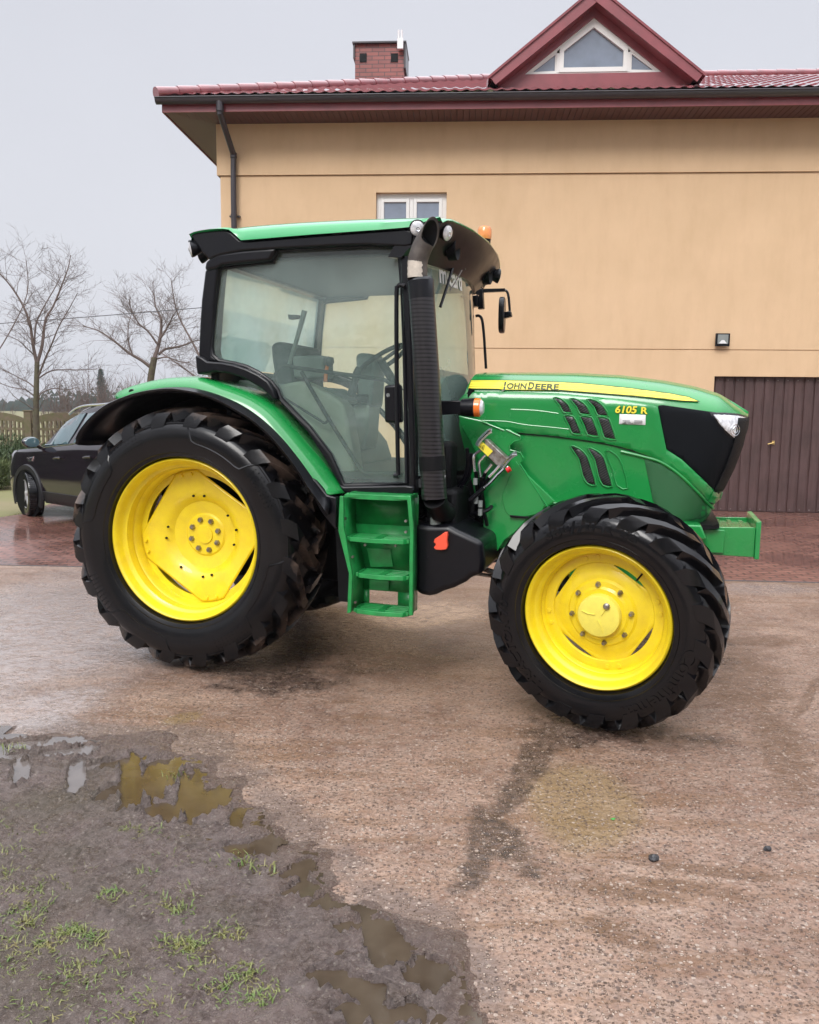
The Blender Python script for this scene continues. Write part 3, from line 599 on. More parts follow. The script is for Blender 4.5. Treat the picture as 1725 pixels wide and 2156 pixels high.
# ---- loose stones
def stone(px,r,label,seed):
    x,y=px; b=MB(); bm=bmesh.new(); bmesh.ops.create_icosphere(bm,subdivisions=2,radius=r)
    for v in bm.verts:
        k=1+.45*noise.noise(v.co/r*1.3+Vector((seed,0,0))); v.co=Vector((v.co.x*k*1.2,v.co.y*k,v.co.z*k*.8))
    b.add([v.co for v in bm.verts],[[v.index for v in f.verts] for f in bm.faces]); bm.free()
    o=b.build('stone','stone',ang=25,loc=(x,y,r*.5)); tag(o,label,'stone','loose dark stones on the concrete')
g=[(0.943, 2.9416), (1.4119, 3.0227)]
stone(g[0],.017,'larger dark stone with a pale side on the concrete below the front wheel',1); stone(g[1],.013,'smaller dark stone lying furthest to the right on the wet concrete',5)
b=MB(); (x,y),=[(0.8637, 3.2462)]; b.add([(x-.012,y,.006),(x,y-.008,.004),(x+.012,y+.002,.008),(x+.002,y+.01,.005)],[(0,1,2,3)]); M['leaf']=mat('green_leaf',(.05,.3,.05),.5)
o=b.build('leaf','leaf',solid=.001); tag(o,'tiny bright green leaf lying on the ochre patch of concrete','leaf')

# ================================================================ tractor
TR=empty('tractor',(-1.4323,5.14,0),-.2912)
tag(TR,'green tractor with yellow wheels and a closed cab, parked side on','tractor')
YC=1.0
def cyl(mb,x,z,y0,y1,r,seg=12): return mb.lathe([(y0,0),(y0,r),(y1,r),(y1,0)],(x,0,z),'y',seg)
# ---- wheels (local axle at origin, outer flange plane at y=0, inwards is +y)
def tyre_mb(prof,W,Rb,Rt,nl,th,dphi,shoulder,ph0=0,depth=1):
    """prof = carcass; nl lugs per side"""
    b=MB(); b.lathe(prof,(0,0,0),'y',96,closed=True)
    c=W/2
    for side in (-1,1):
        for i in range(nl):
            a0=2*math.pi*(i+(.5 if side>0 else 0))/nl+ph0
            rows=[]
            # stations from just past the centre to the shoulder and down the side
            st=[(-.10,0.0,0,.90),(.22,.17,0,.9),(.52,.46,-.004,1.0),(.76,.74,-.016,1.2),(.92,.96,-.030,1.55),(1.0,1.08,-.034-shoulder*.35,1.65),(1.02,1.16,-.034-shoulder*.9,1.5)]
            for k,(f,g,dr,wf) in enumerate(st):
                yy=side*f*c; yy0=side*min(f,1.0)*c
                aa=a0+g*dphi
                top=Rt+dr-.006*f*f*(1 if f>0 else 0); base=Rb-.03-(.05 if f>.9 else 0)+dr*.9
                tw=th*wf/Rt/2; bw=tw*1.5
                push=0
                if f>.99: base=top; push=-.05*side
                ring=[]
                for (aw,rr,py) in ((-bw,base,push),(-tw,top,0),(tw,top,0),(bw,base,push)):
                    an=aa+aw; ring.append((rr*math.cos(an),c0+yy+py,rr*math.sin(an)))
                rows.append(ring)
            b.grid(rows); b.add(rows[0],[(0,1,2,3)]); b.add(rows[-1],[(0,1,2,3)])
    return b
def bent_text(mb,s,r,size,a_mid,span,y,inv=False):
    V,F,(x0,x1,y0,y1)=text_mesh(s,size,.01,.0025)
    sc=span*r/(x1-x0); vs=[]
    for v in V:
        an=a_mid+span/2-(v[0]-x0)*sc/r if not inv else a_mid-span/2+(v[0]-x0)*sc/r
        rr=r+(v[1]-size*.35)*(1 if not inv else -1)
        vs.append((rr*math.cos(an),y(rr)-(.006 if v[2]>0 else -.004),rr*math.sin(an)))
    mb.add(vs,F)
def disc_mb(R,flat,dep,hub_r,face,plate_prof,off,corner=False):
    """four-cornered dished disc; radius limited by flats on the diagonals"""
    b=MB(); n=144; rows=[]
    for i in range(n):
        a=2*math.pi*i/n; dd=((a-off)%(math.pi/2))-math.pi/4; rl=min(R,flat/math.cos(dd)); row=[]
        for f,d in plate_prof: row.append((rl*f*math.cos(a) if f>.8 else R*f*math.cos(a),d,rl*f*math.sin(a) if f>.8 else R*f*math.sin(a)))
        rows.append(row)
    rows.append(rows[0]); b.grid(rows)
    return b
c0=0
def wheel(name,parent,loc,rot,rear,mud=False,simple=False):
    global c0
    w=empty(name,loc,parent=parent); w.rotation_euler=rot
    if rear:
        c0=.21; sp=[(.03,.53),(.005,.525),(-.03,.535),(-.052,.58),(-.062,.64),(-.06,.69),(-.048,.725),(-.03,.748),(.01,.766),(.08,.788),(.21,.800)]
        prof=sp+[(.42-d,r) for d,r in sp[-2::-1]]
        b=tyre_mb(prof,.51,.80,.848,20,.072,.33,.10,ph0=.12)
    else:
        c0=.15; sp=[(.03,.398),(0.004,.392),(-.028,.402),(-.043,.44),(-.048,.475),(-.042,.51),(-.028,.54),(.0,.562),(.06,.578),(.15,.588)]
        prof=sp+[(.30-d,r) for d,r in sp[-2::-1]]
        b=tyre_mb(prof,.385,.585,.628,18,.064,.46,.09,ph0=.05)
    def ys(r):
        p=sp
        for (d1,r1),(d2,r2) in zip(p,p[1:]):
            if r1<=r<=r2: return d1+(d2-d1)*(r-r1)/(r2-r1)
        return sp[-1][0]
    if rear and not simple:
        # stepped ridge and dimple pads on the side wall
        for q in range(4):
            a0=q*math.pi/2+.32
            pth=[(a0,.742),(a0+.42,.742),(a0+.46,.700),(a0+.50,.640),(a0+.56,.628),(a0+1.02,.628),(a0+1.08,.640),(a0+1.12,.70),(a0+1.16,.742),(a0+math.pi/2,.742)]
            P=[]
            for (a1,r1),(a2,r2) in zip(pth,pth[1:]):
                k=max(1,int(abs(a2-a1)/.05)); P+=[(a1+(a2-a1)*j/k,r1+(r2-r1)*j/k) for j in range(k)]
            P.append(pth[-1])
            b.tube([(r*math.cos(a),ys(r)+.001,r*math.sin(a)) for a,r in P],.008,6)
            for i in range(9):
                for j in range(4):
                    a=a0+.06+i*.042; r=.655+j*.021
                    x,z=r*math.cos(a),r*math.sin(a); y=ys(r); s=.006
                    b.add([(x-s,y+.004,z-s),(x+s,y+.004,z-s),(x+s,y+.004,z+s),(x-s,y+.004,z+s),(x,y-.007,z)],[(0,1,4),(1,2,4),(2,3,4),(3,0,4)])
        b.lathe([(ys(.56)+.004,.556),(ys(.56)-.004,.560),(ys(.56)+.004,.566)],(0,0,0),'y',96)
    if not rear and not simple:
        bent_text(b,'380/70 R 28',.498,.085,rad(93),rad(58),ys)
        bent_text(b,'Continental',.500,.10,rad(-40),rad(62),ys)
        bent_text(b,'TRACTOR 70',.500,.075,rad(205),rad(62),ys)
        b.lathe([(ys(.43)+.004,.426),(ys(.43)-.003,.43),(ys(.43)+.004,.435)],(0,0,0),'y',96)
        b.lathe([(ys(.55)+.004,.546),(ys(.55)-.003,.55),(ys(.55)+.004,.554)],(0,0,0),'y',96)
    b.build('tyre','rubber_mud' if mud else 'rubber',w,ang=32,weld=False)
    if rear: rp=[(.02,.528),(-.004,.520),(-.008,.512),(.0,.505),(.014,.497),(.045,.492),(.062,.484),(.072,.466),(.115,.458),(.132,.462),(.148,.448),(.20,.442),(.31,.442),(.345,.456),(.38,.485),(.425,.51),(.425,.53)]
    else: rp=[(.014,.392),(-.004,.386),(-.008,.379),(0,.372),(.012,.364),(.038,.358),(.05,.350),(.058,.337),(.09,.330),(.10,.333),(.112,.322),(.15,.320),(.225,.322),(.25,.345),(.30,.372),(.30,.392)]
    b=MB(); b.lathe(rp,(0,0,0),'y',96); b.build('rim','yellow',w,ang=50,solid=.003)
    if rear:
        R=.437; dp=.20
        pp=[(0,.255),(.125,.258),(.13,.268),(.30,.272),(.33,.282),(.36,.280),(.52,.262),(.57,.240),(.62,.222),(.70,.212),(.965,.196),(1,.200)]
        b=disc_mb(R,.362,dp,.1,0,pp,rad(12)); d=b.build('wheel_disc','yellow',w,ang=28,solid=.008)
        b=MB(); b.lathe([(dp+.002,.402),(dp+.002,.444),(dp+.012,.444),(dp+.012,.402)],(0,0,0),'y',96,closed=True); b.build('lug_ring','yellow',w)
        off=rad(12)
        for i in range(8):
            a=i*math.pi/4+.3; b=MB(); b.lathe([(.245,0),(.245,.014),(.255,.019),(.272,.019)],(.103*math.cos(a),0,.103*math.sin(a)),'y',6 if True else 12); b.build('wheel_bolt','steel',w,ang=30)
        for i in range(4):
            for s in (-.09,.09):
                a=off+i*math.pi/2+s; b=MB(); b.lathe([(dp-.022,0),(dp-.022,.010),(dp-.004,.014)],(.405*math.cos(a),0,.412*math.sin(a)),'y',10); b.build('disc_bolt','yellow',w,ang=30)
        for a,r in [(.2,.215),(.62,.2),(1.45,.215),(1.75,.215),(2.95,.2),(3.25,.21),(4.1,.215),(4.75,.22),(5.0,.215),(6.1,.2)]:
            b=MB(); q_=.2415+(.215-r)*1.2; rr0=r*1.24; b.lathe([(.2055,0),(.2055,.008),(.215,.008)],(rr0*math.cos(a),0,rr0*math.sin(a)),'y',8); b.build('disc_hole','black_matt',w)
    else:
        R=.318; dp=.135
        pp=[(0,dp-.04),(.42,dp-.04),(.46,dp-.030),(.54,dp-.026),(.58,dp-.014),(.66,dp-.010),(.74,dp+.002),(.92,dp+.004),(1,dp+.0)]
        b=disc_mb(R,.246,dp,.1,0,pp,rad(12)); b.build('wheel_disc','yellow',w,ang=28,solid=.006)
        b=MB(); b.lathe([(dp-.004,.268),(dp-.010,.273),(dp-.012,.300),(dp-.008,.322),(dp+.006,.322),(dp+.006,.268)],(0,0,0),'y',96,closed=True); b.build('lug_ring','yellow',w)
        b=MB(); b.lathe([(dp-.03,.112),(dp-.078,.114),(dp-.086,.110),(dp-.090,.098),(dp-.092,0)],(0,0,0),'y',40)
        hc=b.build('hub_cap','yellow_pale',w,ang=40)
        b=MB()
        for q in range(3):
            a=q*2.1+.5; b.tube([(.02*math.cos(a),dp-.095,.02*math.sin(a)),(.055*math.cos(a+.35),dp-.0945,.055*math.sin(a+.35)),(.09*math.cos(a+.3),dp-.0925,.09*math.sin(a+.3))],.003,5)
        b.build('hub_ribs','yellow_pale',w)
        b=MB(); b.lathe([(dp-.108,0),(dp-.108,.010),(dp-.10,.018),(dp-.09,.018)],(.045,0,.062),'y',12); b.build('hub_plug','steel',w,ang=30)
        for i in range(8):
            a=i*math.pi/4+.12; b=MB(); b.lathe([(dp-.058,0),(dp-.058,.008),(dp-.046,.014),(dp-.02,.015)],(.16*math.cos(a),0,.16*math.sin(a)),'y',6); b.build('wheel_bolt','steel',w,ang=30)
        for i in range(4):
            for s in (-.11,.11):
                a=rad(12)+i*math.pi/2+s; b=MB(); b.lathe([(dp-.018,0),(dp-.017,.012),(dp-.010,.014)],(.300*math.cos(a),0,.300*math.sin(a)),'y',16); b.build('rivet','yellow',w,ang=40)
        b=MB(); b.tube([(.205,dp-.02,.235),(.185,dp-.055,.205)],.005,8); b.build('valve','black_matt',w)
    return w
wheel('rear_wheel',TR,(0,0,.853),(0,0,0),True,True)
wheel('rear_wheel',TR,(0,2*YC,.853),(0,0,math.pi),True,True,simple=True)
wheel('front_wheel',TR,(2.584,-.262,.628),(.078,0,-.225),False)
wheel('front_wheel',TR,(2.60,2*YC+.20,.628),(-.02,0,math.pi-.244),False,simple=True)

# ---- chassis
b=MB()
b.prism([(-.45,.62),(-.5,1.0),(-.3,1.25),(1.0,1.25),(1.75,1.28),(1.75,.62),(1.3,.5),(.3,.55),(0,.5)],.62,1.38)
b.prism([(1.7,.66),(1.7,1.2),(3.05,1.1),(3.05,.8),(2.2,.78)],.74,1.26)
b.lathe([(.36,.0),(.36,.16),(.55,.19),(1.45,.19),(1.8,.16),(1.8,0)],(0,0,.853),'y',20)
b.box(.15,1.55,.35,1.65,1.16,1.24)
b.build('chassis','black_matt',TR,bevel=.015)
b=MB(); b.lathe([(.16,0),(.16,.10),(.2,.12),(.3,.15),(.6,.10),(1.4,.10),(1.7,.15),(1.80,.12),(1.84,.10),(1.84,0)],(2.58,0,.611),'y',20); b.prism([(2.35,.45),(2.35,.72),(2.8,.72),(2.8,.45)],.75,1.25)
b.build('front_axle','green',TR)
b=MB(); b.tube([(1.75,.55,.66),(2.3,.45,.64)],.012,8); b.tube([(1.6,.6,.74),(2.4,.5,.55)],.018,8); b.build('steering_rod','steel',TR)

# ---- hood
ZT=[(1.60,1.932),(1.9,1.934),(2.32,1.929),(2.6,1.914),(2.87,1.88),(3.05,1.846),(3.2,1.801),(3.30,1.742),(3.38,1.69)]
XF=[(.7,3.0),(.9,3.1),(1.04,3.18),(1.2,3.25),(1.36,3.315),(1.5,3.355),(1.67,3.38),(2.2,3.38)]
def zt(x): return interp(ZT,x)
def hy(x,z):
    X=x+3.38-interp(XF,z)
    if X<3.08: ys_=.585+.055*(X-1.6)/1.48
    else:
        t=min(1,(X-3.08)/.30); ys_=.64+.36*(1-math.sqrt(max(0,1-t**2.2)))
    k=zt(min(x,3.38)); s=(z-(k-.19))/.19
    if s>0: s=min(s,1); ys_+= min(.26,1.0-ys_)*(1-math.sqrt(max(0,1-s**2.3)))
    return min(ys_,YC)
def hood():
    b=MB(); rows=[]
    n=60
    for i in range(n+1):
        u=i/n; u=1-(1-u)**1.6
        row=[]
        zb=.0
        for j in range(29):
            t=j/28
            x0=1.66+u*(3.38-1.66)
            zlo=1.02; zhi=zt(x0)
            z=zlo+(zhi-zlo)*(1-(1-t)**1.5)
            x=1.66+u*(interp(XF,z)-1.66) if z<1.67 else x0
            # back edge leans
            x+= (1-u)*interp([(1.0,.13),(1.6,-.02),(1.75,.0),(1.95,.05)],z)
            row.append((x,hy(x,z),z))
        # over the top
        xt=row[-1][0];yt=row[-1][1];zz=row[-1][2]
        for k in range(1,5): row.append((xt,yt+(YC-yt)*k/4,zz+.012*math.sin(math.pi/2*k/4)))
        full=row+[(x,2*YC-y,z) for x,y,z in row[-2::-1]]
        rows.append(full)
    b.grid(rows)
    # close nose
    return b.build('hood','green',TR,ang=60)
HD=hood()
def hp(name,poly,off,mt,parent=None,bev=.004,step=.045,th=.004): return patch(name,poly,hy,off,th,mt,parent or HD,bev,step)
# upper shell raised above the engine side shield
groove=[(1.9019, 1.5748), (1.9403, 1.563), (2.0289, 1.5521), (2.228, 1.5374), (2.4592, 1.5115), (2.6382, 1.4792), (2.8151, 1.4223), (2.9675, 1.3408), (3.0852, 1.2412), (3.1565, 1.1608), (3.2, 1.1377), (3.2457, 1.1516)]
# black wire screen along the nose
scr=[(2.8425, 1.7236), (2.8444, 1.7331), (2.8716, 1.7357), (3.1291, 1.7008), (3.2397, 1.6869), (3.3272, 1.6764)]+[(3.3581, 1.5882)]+[(3.337, 1.5066), (3.3149, 1.4116), (3.2822, 1.3037), (3.2546, 1.1974)]+[(3.2225, 1.1972), (3.1873, 1.2315), (3.1049, 1.3117), (2.9926, 1.4154), (2.9022, 1.4727)]
hp('side_screen',scr,.006,'screen_black',step=.03)
def nose_screen():
    rows=[]
    for i in range(22):
        z=1.215+(1.665-1.215)*i/21; xf=interp(XF,z); row=[]
        for k in range(25):
            a=k/24; X=3.30+.08*math.sin(a*math.pi/2); x=X-3.38+xf
            y=min(hy(x,z),YC)
            row.append((x+.006,(y if k<24 else YC)-.005*(1-a),z))
        rows.append(row+[(x,2*YC-y,zz) for x,y,zz in row[-2::-1]])
    b=MB(); b.grid(rows); b.build('front_grille','screen_black',HD,ang=60,solid=.002)
nose_screen()
hl=[(3.1516, 1.6839), (3.2221, 1.6834), (3.3015, 1.678)]+[(3.352,1.668),(3.376,1.660),(3.372,1.60),(3.352,1.53),(3.325,1.487)]+[(3.3102, 1.5242), (3.2465, 1.5736), (3.1882, 1.6311)]
h=hp('headlight',hl,.013,'lamp',parent=TR,bev=.006,step=.025)
hlr=inset(hl,-.012)
hp('headlight_bezel',hlr,.009,'black',bev=.004,step=.03)
lc=[(3.2865, 1.5929)][0]
def ring(name,c,r,off,mt,parent,tr=.005,yf=hy):
    b=MB(); b.tube([(c[0]+r*math.cos(a)*.8,yf(c[0]+r*math.cos(a)*.8,c[1]+r*math.sin(a))-off,c[1]+r*math.sin(a)) for a in [2*math.pi*k/24 for k in range(24)]],tr,6,closed=True); return b.build(name,mt,parent)
ring('reflector',lc,.034,.014,'chrome',h,.003); ring('reflector',lc,.018,.014,'chrome',h,.004)
# body crease lines: upper shell step
up_=[p for p in groove]
topb=[(3.2481, 1.2085), (3.221, 1.1991), (3.186, 1.2333), (3.1039, 1.3132), (2.9921, 1.4165), (2.902, 1.4735), (2.8425, 1.7235), (2.8121, 1.7397)]
shell=groove+topb+[(2.6263, 1.7668), (2.2682, 1.8007), (1.9339, 1.8115), (1.7172, 1.8106), (1.6658, 1.7878), (1.6403, 1.76), (1.6576, 1.6744), (1.7469, 1.6226)]
hp('upper_shell',shell,.010,'green',bev=.006,step=.04)
# raised arc of the side shield that borders the dark mesh
arc=[(2.7747, 1.4224), (2.8739, 1.3917), (2.9797, 1.3233), (3.086, 1.2258), (3.1514, 1.151), (3.1954, 1.0994), (3.1759, 1.0471), (3.0706, 1.0418), (2.9245, 1.0466), (2.8385, 1.1615)]
hp('side_mesh',arc,.004,'green_dark',bev=.003,step=.04)
rim_=[(2.6392, 1.4551), (2.7687, 1.4271), (2.8737, 1.3964), (2.9794, 1.328), (3.0858, 1.2293), (3.1513, 1.1534), (3.202, 1.0997)]
b=MB(); b.tube([(x,hy(x,z)-.004,z) for x,z in smooth_open(rim_,5)],.010,8); b.build('side_rib','green',HD)
b=MB(); b.tube([(x,hy(x,z)-.006,z) for x,z in smooth_open(groove,4)],.0035,6); b.build('shut_line','black_matt',HD)
b=MB(); b.tube([(x,hy(x,z)-.006,z) for x,z in smooth_open([(1.7791, 1.6281), (1.9387, 1.6254), (2.0524, 1.6072), (2.2262, 1.5927), (2.3362, 1.5823)],4)],.0055,8)
b.tube([(x,hy(x,z)-.006,z) for x,z in smooth_open([(1.9683, 1.7003), (2.1245, 1.6946), (2.2601, 1.6777)],4)],.0058,8); b.build('pressed_rib','green',HD)
# chin
chin=[(3.1577, 1.1587), (3.2014, 1.1356), (3.2471, 1.1531)]+[(3.2581, 1.1951), (3.2535, 1.1973)]+[(3.2225, 1.1972), (3.1876, 1.2267)]
hp('chin','' or chin,.02,'green',bev=.006)
# vents
vents=['A: 570,256 602,262 636,290 652,325 616,323 600,292','A: 652,260 690,268 726,296 746,335 700,331 684,300','A: 736,264 776,271 813,301 834,342 787,338 770,300',
'A: 622,346 662,350 684,390 700,432 660,428 645,392','A: 702,351 752,354 772,398 787,443 737,436 722,395','A: 788,354 838,361 856,408 872,459 820,451 805,402',
'A: 652,498 692,510 730,548 752,612 772,686 735,679 712,640 693,560','A: 738,508 778,521 812,553 834,622 853,693 812,688 790,640 772,562']
VP=[[(2.2326, 1.7714), (2.2718, 1.7643), (2.3142, 1.7306), (2.335, 1.6883), (2.2913, 1.6903), (2.2706, 1.7278)],[(2.3322, 1.7672), (2.3783, 1.7578), (2.4226, 1.7244), (2.4482, 1.6775), (2.393, 1.6817), (2.3725, 1.7191)],[(2.4331, 1.763), (2.481, 1.755), (2.5262, 1.7193), (2.5529, 1.6704), (2.4971, 1.6745), (2.4752, 1.72)],
[(2.2995, 1.6623), (2.3481, 1.6581), (2.3763, 1.6098), (2.3974, 1.559), (2.349, 1.563), (2.3293, 1.6066)],[(2.3963, 1.6575), (2.4562, 1.6547), (2.4821, 1.6018), (2.502, 1.5476), (2.442, 1.555), (2.4222, 1.6045)],[(2.499, 1.6552), (2.5585, 1.6476), (2.5819, 1.5914), (2.6032, 1.5303), (2.5415, 1.5387), (2.5214, 1.5976)],
[(2.3423, 1.4771), (2.3912, 1.4636), (2.4387, 1.4182), (2.468, 1.3406), (2.4954, 1.2506), (2.4506, 1.2576), (2.4211, 1.3046), (2.3946, 1.4023)],[(2.4465, 1.4673), (2.4949, 1.4527), (2.5369, 1.4148), (2.5663, 1.3315), (2.5923, 1.2456), (2.5433, 1.2499), (2.5148, 1.3078), (2.4896, 1.4025)]]
for i,p in enumerate(VP):
    v=hp('vent',p,.0125 if i<6 else .006,'vent',bev=.001,step=.03)
    # raised lip on the right of every slot
    k=len(p); half=p[:k//2+1] if False else p
    b=MB(); off=.013 if i<6 else .007
    b.tube([(x,hy(x,z)-off,z) for x,z in smooth_closed(inset(p,-.004),2)],.0045,6,closed=True); b.build('vent_lip','green',HD)
blank=[(2.5471, 1.4576), (2.607, 1.4385), (2.6483, 1.379), (2.6896, 1.2333), (2.6242, 1.248), (2.5994, 1.335)]
b=MB(); b.tube([(x,hy(x,z)-.004,z) for x,z in smooth_closed(blank,2)],.005,6,closed=True); b.build('blank_vent','green',HD)
# decals
st=[(1.7002, 1.8805), (1.8943, 1.8806), (2.082, 1.877), (2.3865, 1.8627), (2.6816, 1.8335), (2.9113, 1.8027), (3.013, 1.7834), (3.0698, 1.7594), (2.9693, 1.7644), (2.7988, 1.7821), (2.6251, 1.7965), (2.2674, 1.8226), (2.0213, 1.8266), (1.6935, 1.8293)]
sp_=hp('stripe_decal',st,.0135,'stripe',bev=.0006,step=.04)
b=MB(); b.tube([(x,hy(x,z)-.0125,z) for x,z in smooth_closed(inset(st,-.003),1)],.0018,5,closed=True); b.build('decal_border','decal_dark',HD)
b=MB(); g=[(1.8956, 1.8299), (1.9335, 1.83), (1.9523, 1.8301), (2.0561, 1.8292), (2.0673, 1.828), (2.1032, 1.8269), (2.118, 1.8269), (2.2553, 1.8237)]
hcap=abs([(1.8956, 1.8299)][0][1]-[(1.8945, 1.8732)][0][1])
fit_text('J',[(1.9057, 1.8287)][0],[(1.9272, 1.8288)][0],hcap,hy,.0155,.03,mb=b); fit_text('OHN',[(1.9347, 1.83)][0],g[3],hcap*.80,hy,.0155,.03,mb=b)
fit_text('D',g[4],g[5],hcap,hy,.0155,.03,mb=b); fit_text('EERE',[(2.1106, 1.8269)][0],g[7],hcap*.80,hy,.0155,.03,mb=b)
b.build('lettering','decal_dark',HD,smooth=False)
plate=[(1.8919, 1.8781), (2.1068, 1.8733), (2.2565, 1.8589), (2.2578, 1.8201), (2.0836, 1.8207), (1.9337, 1.8226), (1.8907, 1.825)]; hp('lettering_ground',plate,.0143,'yellow_decal',bev=.0004)
b=MB(); p0=[(2.5968, 1.6877), (2.785, 1.6827), (2.7227, 1.6856), (2.7458, 1.6846)]; mh=abs([(2.6296, 1.6881)][0][1]-[(2.6278, 1.731)][0][1])
for bo,off_,mt_ in ((.07,.0135,'decal_dark'),(.03,.0160,'yellow_decal')):
    b=MB(); fit_text('6105',p0[0],p0[2],mh,hy,off_,bo,.15,mb=b); fit_text('R',p0[3],p0[1],mh*.9,hy,off_,bo,0,mb=b); b.build('model_number',mt_,HD,smooth=False)
pl=[(2.6229, 1.6796), (2.7749, 1.6767), (2.7753, 1.6161), (2.6219, 1.6197)]; hp('small_plate',pl,.014,'white',bev=.001)
b=MB(); 
for k,(r1,r2) in enumerate([((912,366),(945,367)),((918,373),(950,374)),((910,380),(960,381))]): pass
fit_text('SN 1056 4021',[(2.6458, 1.6356)][0],[(2.6901, 1.6351)][0],.006,hy,.0162,mb=b)
b.v=[];b.f=[]
for (x1,z1),(x2,z2) in zip([(2.6433, 1.6404), (2.6529, 1.6321), (2.6416, 1.6236), (2.7107, 1.6413), (2.7087, 1.633), (2.7114, 1.6246)],[(2.6841, 1.6398), (2.6902, 1.6315), (2.7045, 1.6233), (2.757, 1.6396), (2.7573, 1.6313), (2.7577, 1.623)]):
    b.tube([(x1,hy(x1,z1)-.0155,z1),(x2,hy(x2,z2)-.0155,z2)],.0016,4)
b.build('plate_print','black',HD)
# ---- lower front: black belly line and green bumper under the hood
b=MB(); b.prism([(3.0532, 1.0234), (3.1895, 1.0255), (3.2226, 1.0393), (3.2264, 1.0093), (3.1233, 0.9917), (2.9854, 0.9967)],.66,1.34); b.build('belly_pan','black_matt',TR)
# ---- front weight bracket
b=MB()
xb0,xb1,zb0,zb1=3.14,3.435,.835,1.015
b.prism([(xb0,zb0-.0),(xb0,zb1-.01),(xb1,zb1+.0),(xb1,zb0)],.74,.765); b.prism([(xb0,zb0),(xb0,zb1-.01),(xb1,zb1),(xb1,zb0)],1.235,1.26)
b.box(xb0,xb1,.765,1.235,zb1-.06,zb1-.02)
for k in range(4): b.box(xb0+.02+k*.07,xb0+.05+k*.07,.80,1.20,zb1-.022,zb1-.012)
b.box(xb0-.2,xb0+.12,.70,.742,zb0+.02,zb1-.02)
b.build('weight_bracket','green',TR,bevel=.004)
b=MB(); b.prism([(xb1,zb0-.01),(xb1,zb1+.035),(xb1+.028,zb1+.04),(xb1+.028,zb0-.01)],.725,1.275); b.build('front_plate','green_dirty',TR,bevel=.004)

# ---- side frame for a loader (green plate with hook)
def flat(y): return lambda x,z:y
brk=[(1.6556, 1.6596), (1.7999, 1.6318), (1.9454, 1.5763), (1.9576, 1.5826), (1.9764, 1.5781), (2.0477, 1.5427), (2.0558, 1.5184), (2.0117, 1.5077), (1.9801, 1.4837), (1.9858, 1.4531), (2.0481, 1.4387), (2.0712, 1.4086), (2.0645, 1.3838), (2.05, 1.3711), (2.1013, 1.3013), (2.2709, 1.1477), (2.2052, 1.1079), (2.1088, 1.0413), (2.0367, 0.9499), (1.9628, 0.8891), (1.9018, 0.7875), (1.8312, 0.7985), (1.8263, 1.015), (1.8163, 1.2918), (1.7862, 1.3909), (1.7329, 1.5018), (1.6736, 1.5878)]
b=MB(); b.prism(brk,.50,.53); b.build('loader_plate','green',TR,bevel=.006,smooth=False)
rec=[(2.0156, 1.3602), (2.044, 1.3635), (2.2048, 1.1202), (2.1085, 1.0512), (1.9901, 1.0506), (1.9547, 1.1092), (1.9456, 1.1714), (1.9666, 1.2346)]
b=MB(); b.prism(smooth_closed(rec,3),.494,.50); b.build('plate_recess','green',TR,bevel=.004,smooth=False)
b=MB()
b.tube([(x,.4965,z) for x,z in [(1.8039, 1.6244), (1.943, 1.5726)]],.005,8); b.tube([(x,.4965,z) for x,z in [(1.9578, 1.5777), (2.0453, 1.539), (2.0508, 1.5183), (2.0117, 1.5077), (1.9813, 1.4837), (1.9858, 1.4531), (2.0506, 1.4375), (2.0688, 1.4036)]],.005,8)
b.tube([(x,.4965,z) for x,z in [(2.0501, 1.3674), (2.1017, 1.289), (2.2233, 1.1148)]],.005,8); b.build('plate_rim','green',TR)
b=MB(); b.box(1.86,2.1,.532,.56,.9,1.22); b.build('frame_backing','green',TR,bevel=.01)
b=MB(); b.tube([(x,.485,z) for x,z in [(1.999, 1.046), (2.115, 1.0416)]],.008,6); b.build('frame_slot','black_matt',TR)
b=MB(); b.tube([(x,.60,z) for x,z in [(1.7168, 1.8256), (1.6673, 1.7124), (1.6423, 1.6553)]],.02,6); b.build('hood_rear_seal','black_matt',TR)
# gusset below the hood between plate and wheel
b=MB(); b.prism([(1.815, 1.0593), (2.115, 0.9977), (2.2468, 1.1415), (2.6587, 1.0373), (3.1159, 1.0363), (3.1535, 0.9549), (2.7814, 0.8974), (1.8657, 0.8182)],.56,.7); b.build('side_rail','green',TR,bevel=.01)

# ---- hydraulic coupler block with lever and hoses
CP=empty('hydraulic_coupler',parent=TR)
b=MB(); pb=[(1.8348, 1.5077), (1.8619, 1.5232), (1.9946, 1.4101), (1.9481, 1.3431), (1.9232, 1.3693)]; b.prism([(1.8468, 1.5199), (1.865, 1.5188), (1.9886, 1.41), (1.9526, 1.3432), (1.8735, 1.4158)],.37,.47); b.build('coupler_block','steel',CP,bevel=.004)
b=MB(); b.prism([(1.8402, 1.5038), (1.9048, 1.4499), (1.8754, 1.4173), (1.8126, 1.4753)],.362,.368); b.build('warning_sticker','yellow_decal',CP)
b=MB(); b.tube([(x,.358,z) for x,z in [(1.8271, 1.4768), (1.8533, 1.4842), (1.8467, 1.4559)]],.0018,4,closed=True); b.tube([(x,.358,z) for x,z in [(1.8432, 1.4751), (1.8416, 1.4652)]],.0025,4); b.build('warning_triangle','black',CP)
b=MB(); b.tube([(x,y,z) for (x,z),y in zip(smooth_open([(1.8091, 1.481), (1.8207, 1.5081), (1.8504, 1.5414), (1.88, 1.5672), (1.898, 1.5734)],3),[.36]*30)],.010,8,flat=2.2)
b.tube([(x,.36,z) for x,z in smooth_open([(1.9577, 1.3462), (1.9751, 1.372), (2.007, 1.4115), (2.0333, 1.433), (2.0524, 1.4408)],3)],.010,8,flat=2.2); b.build('end_flange','chrome',CP)
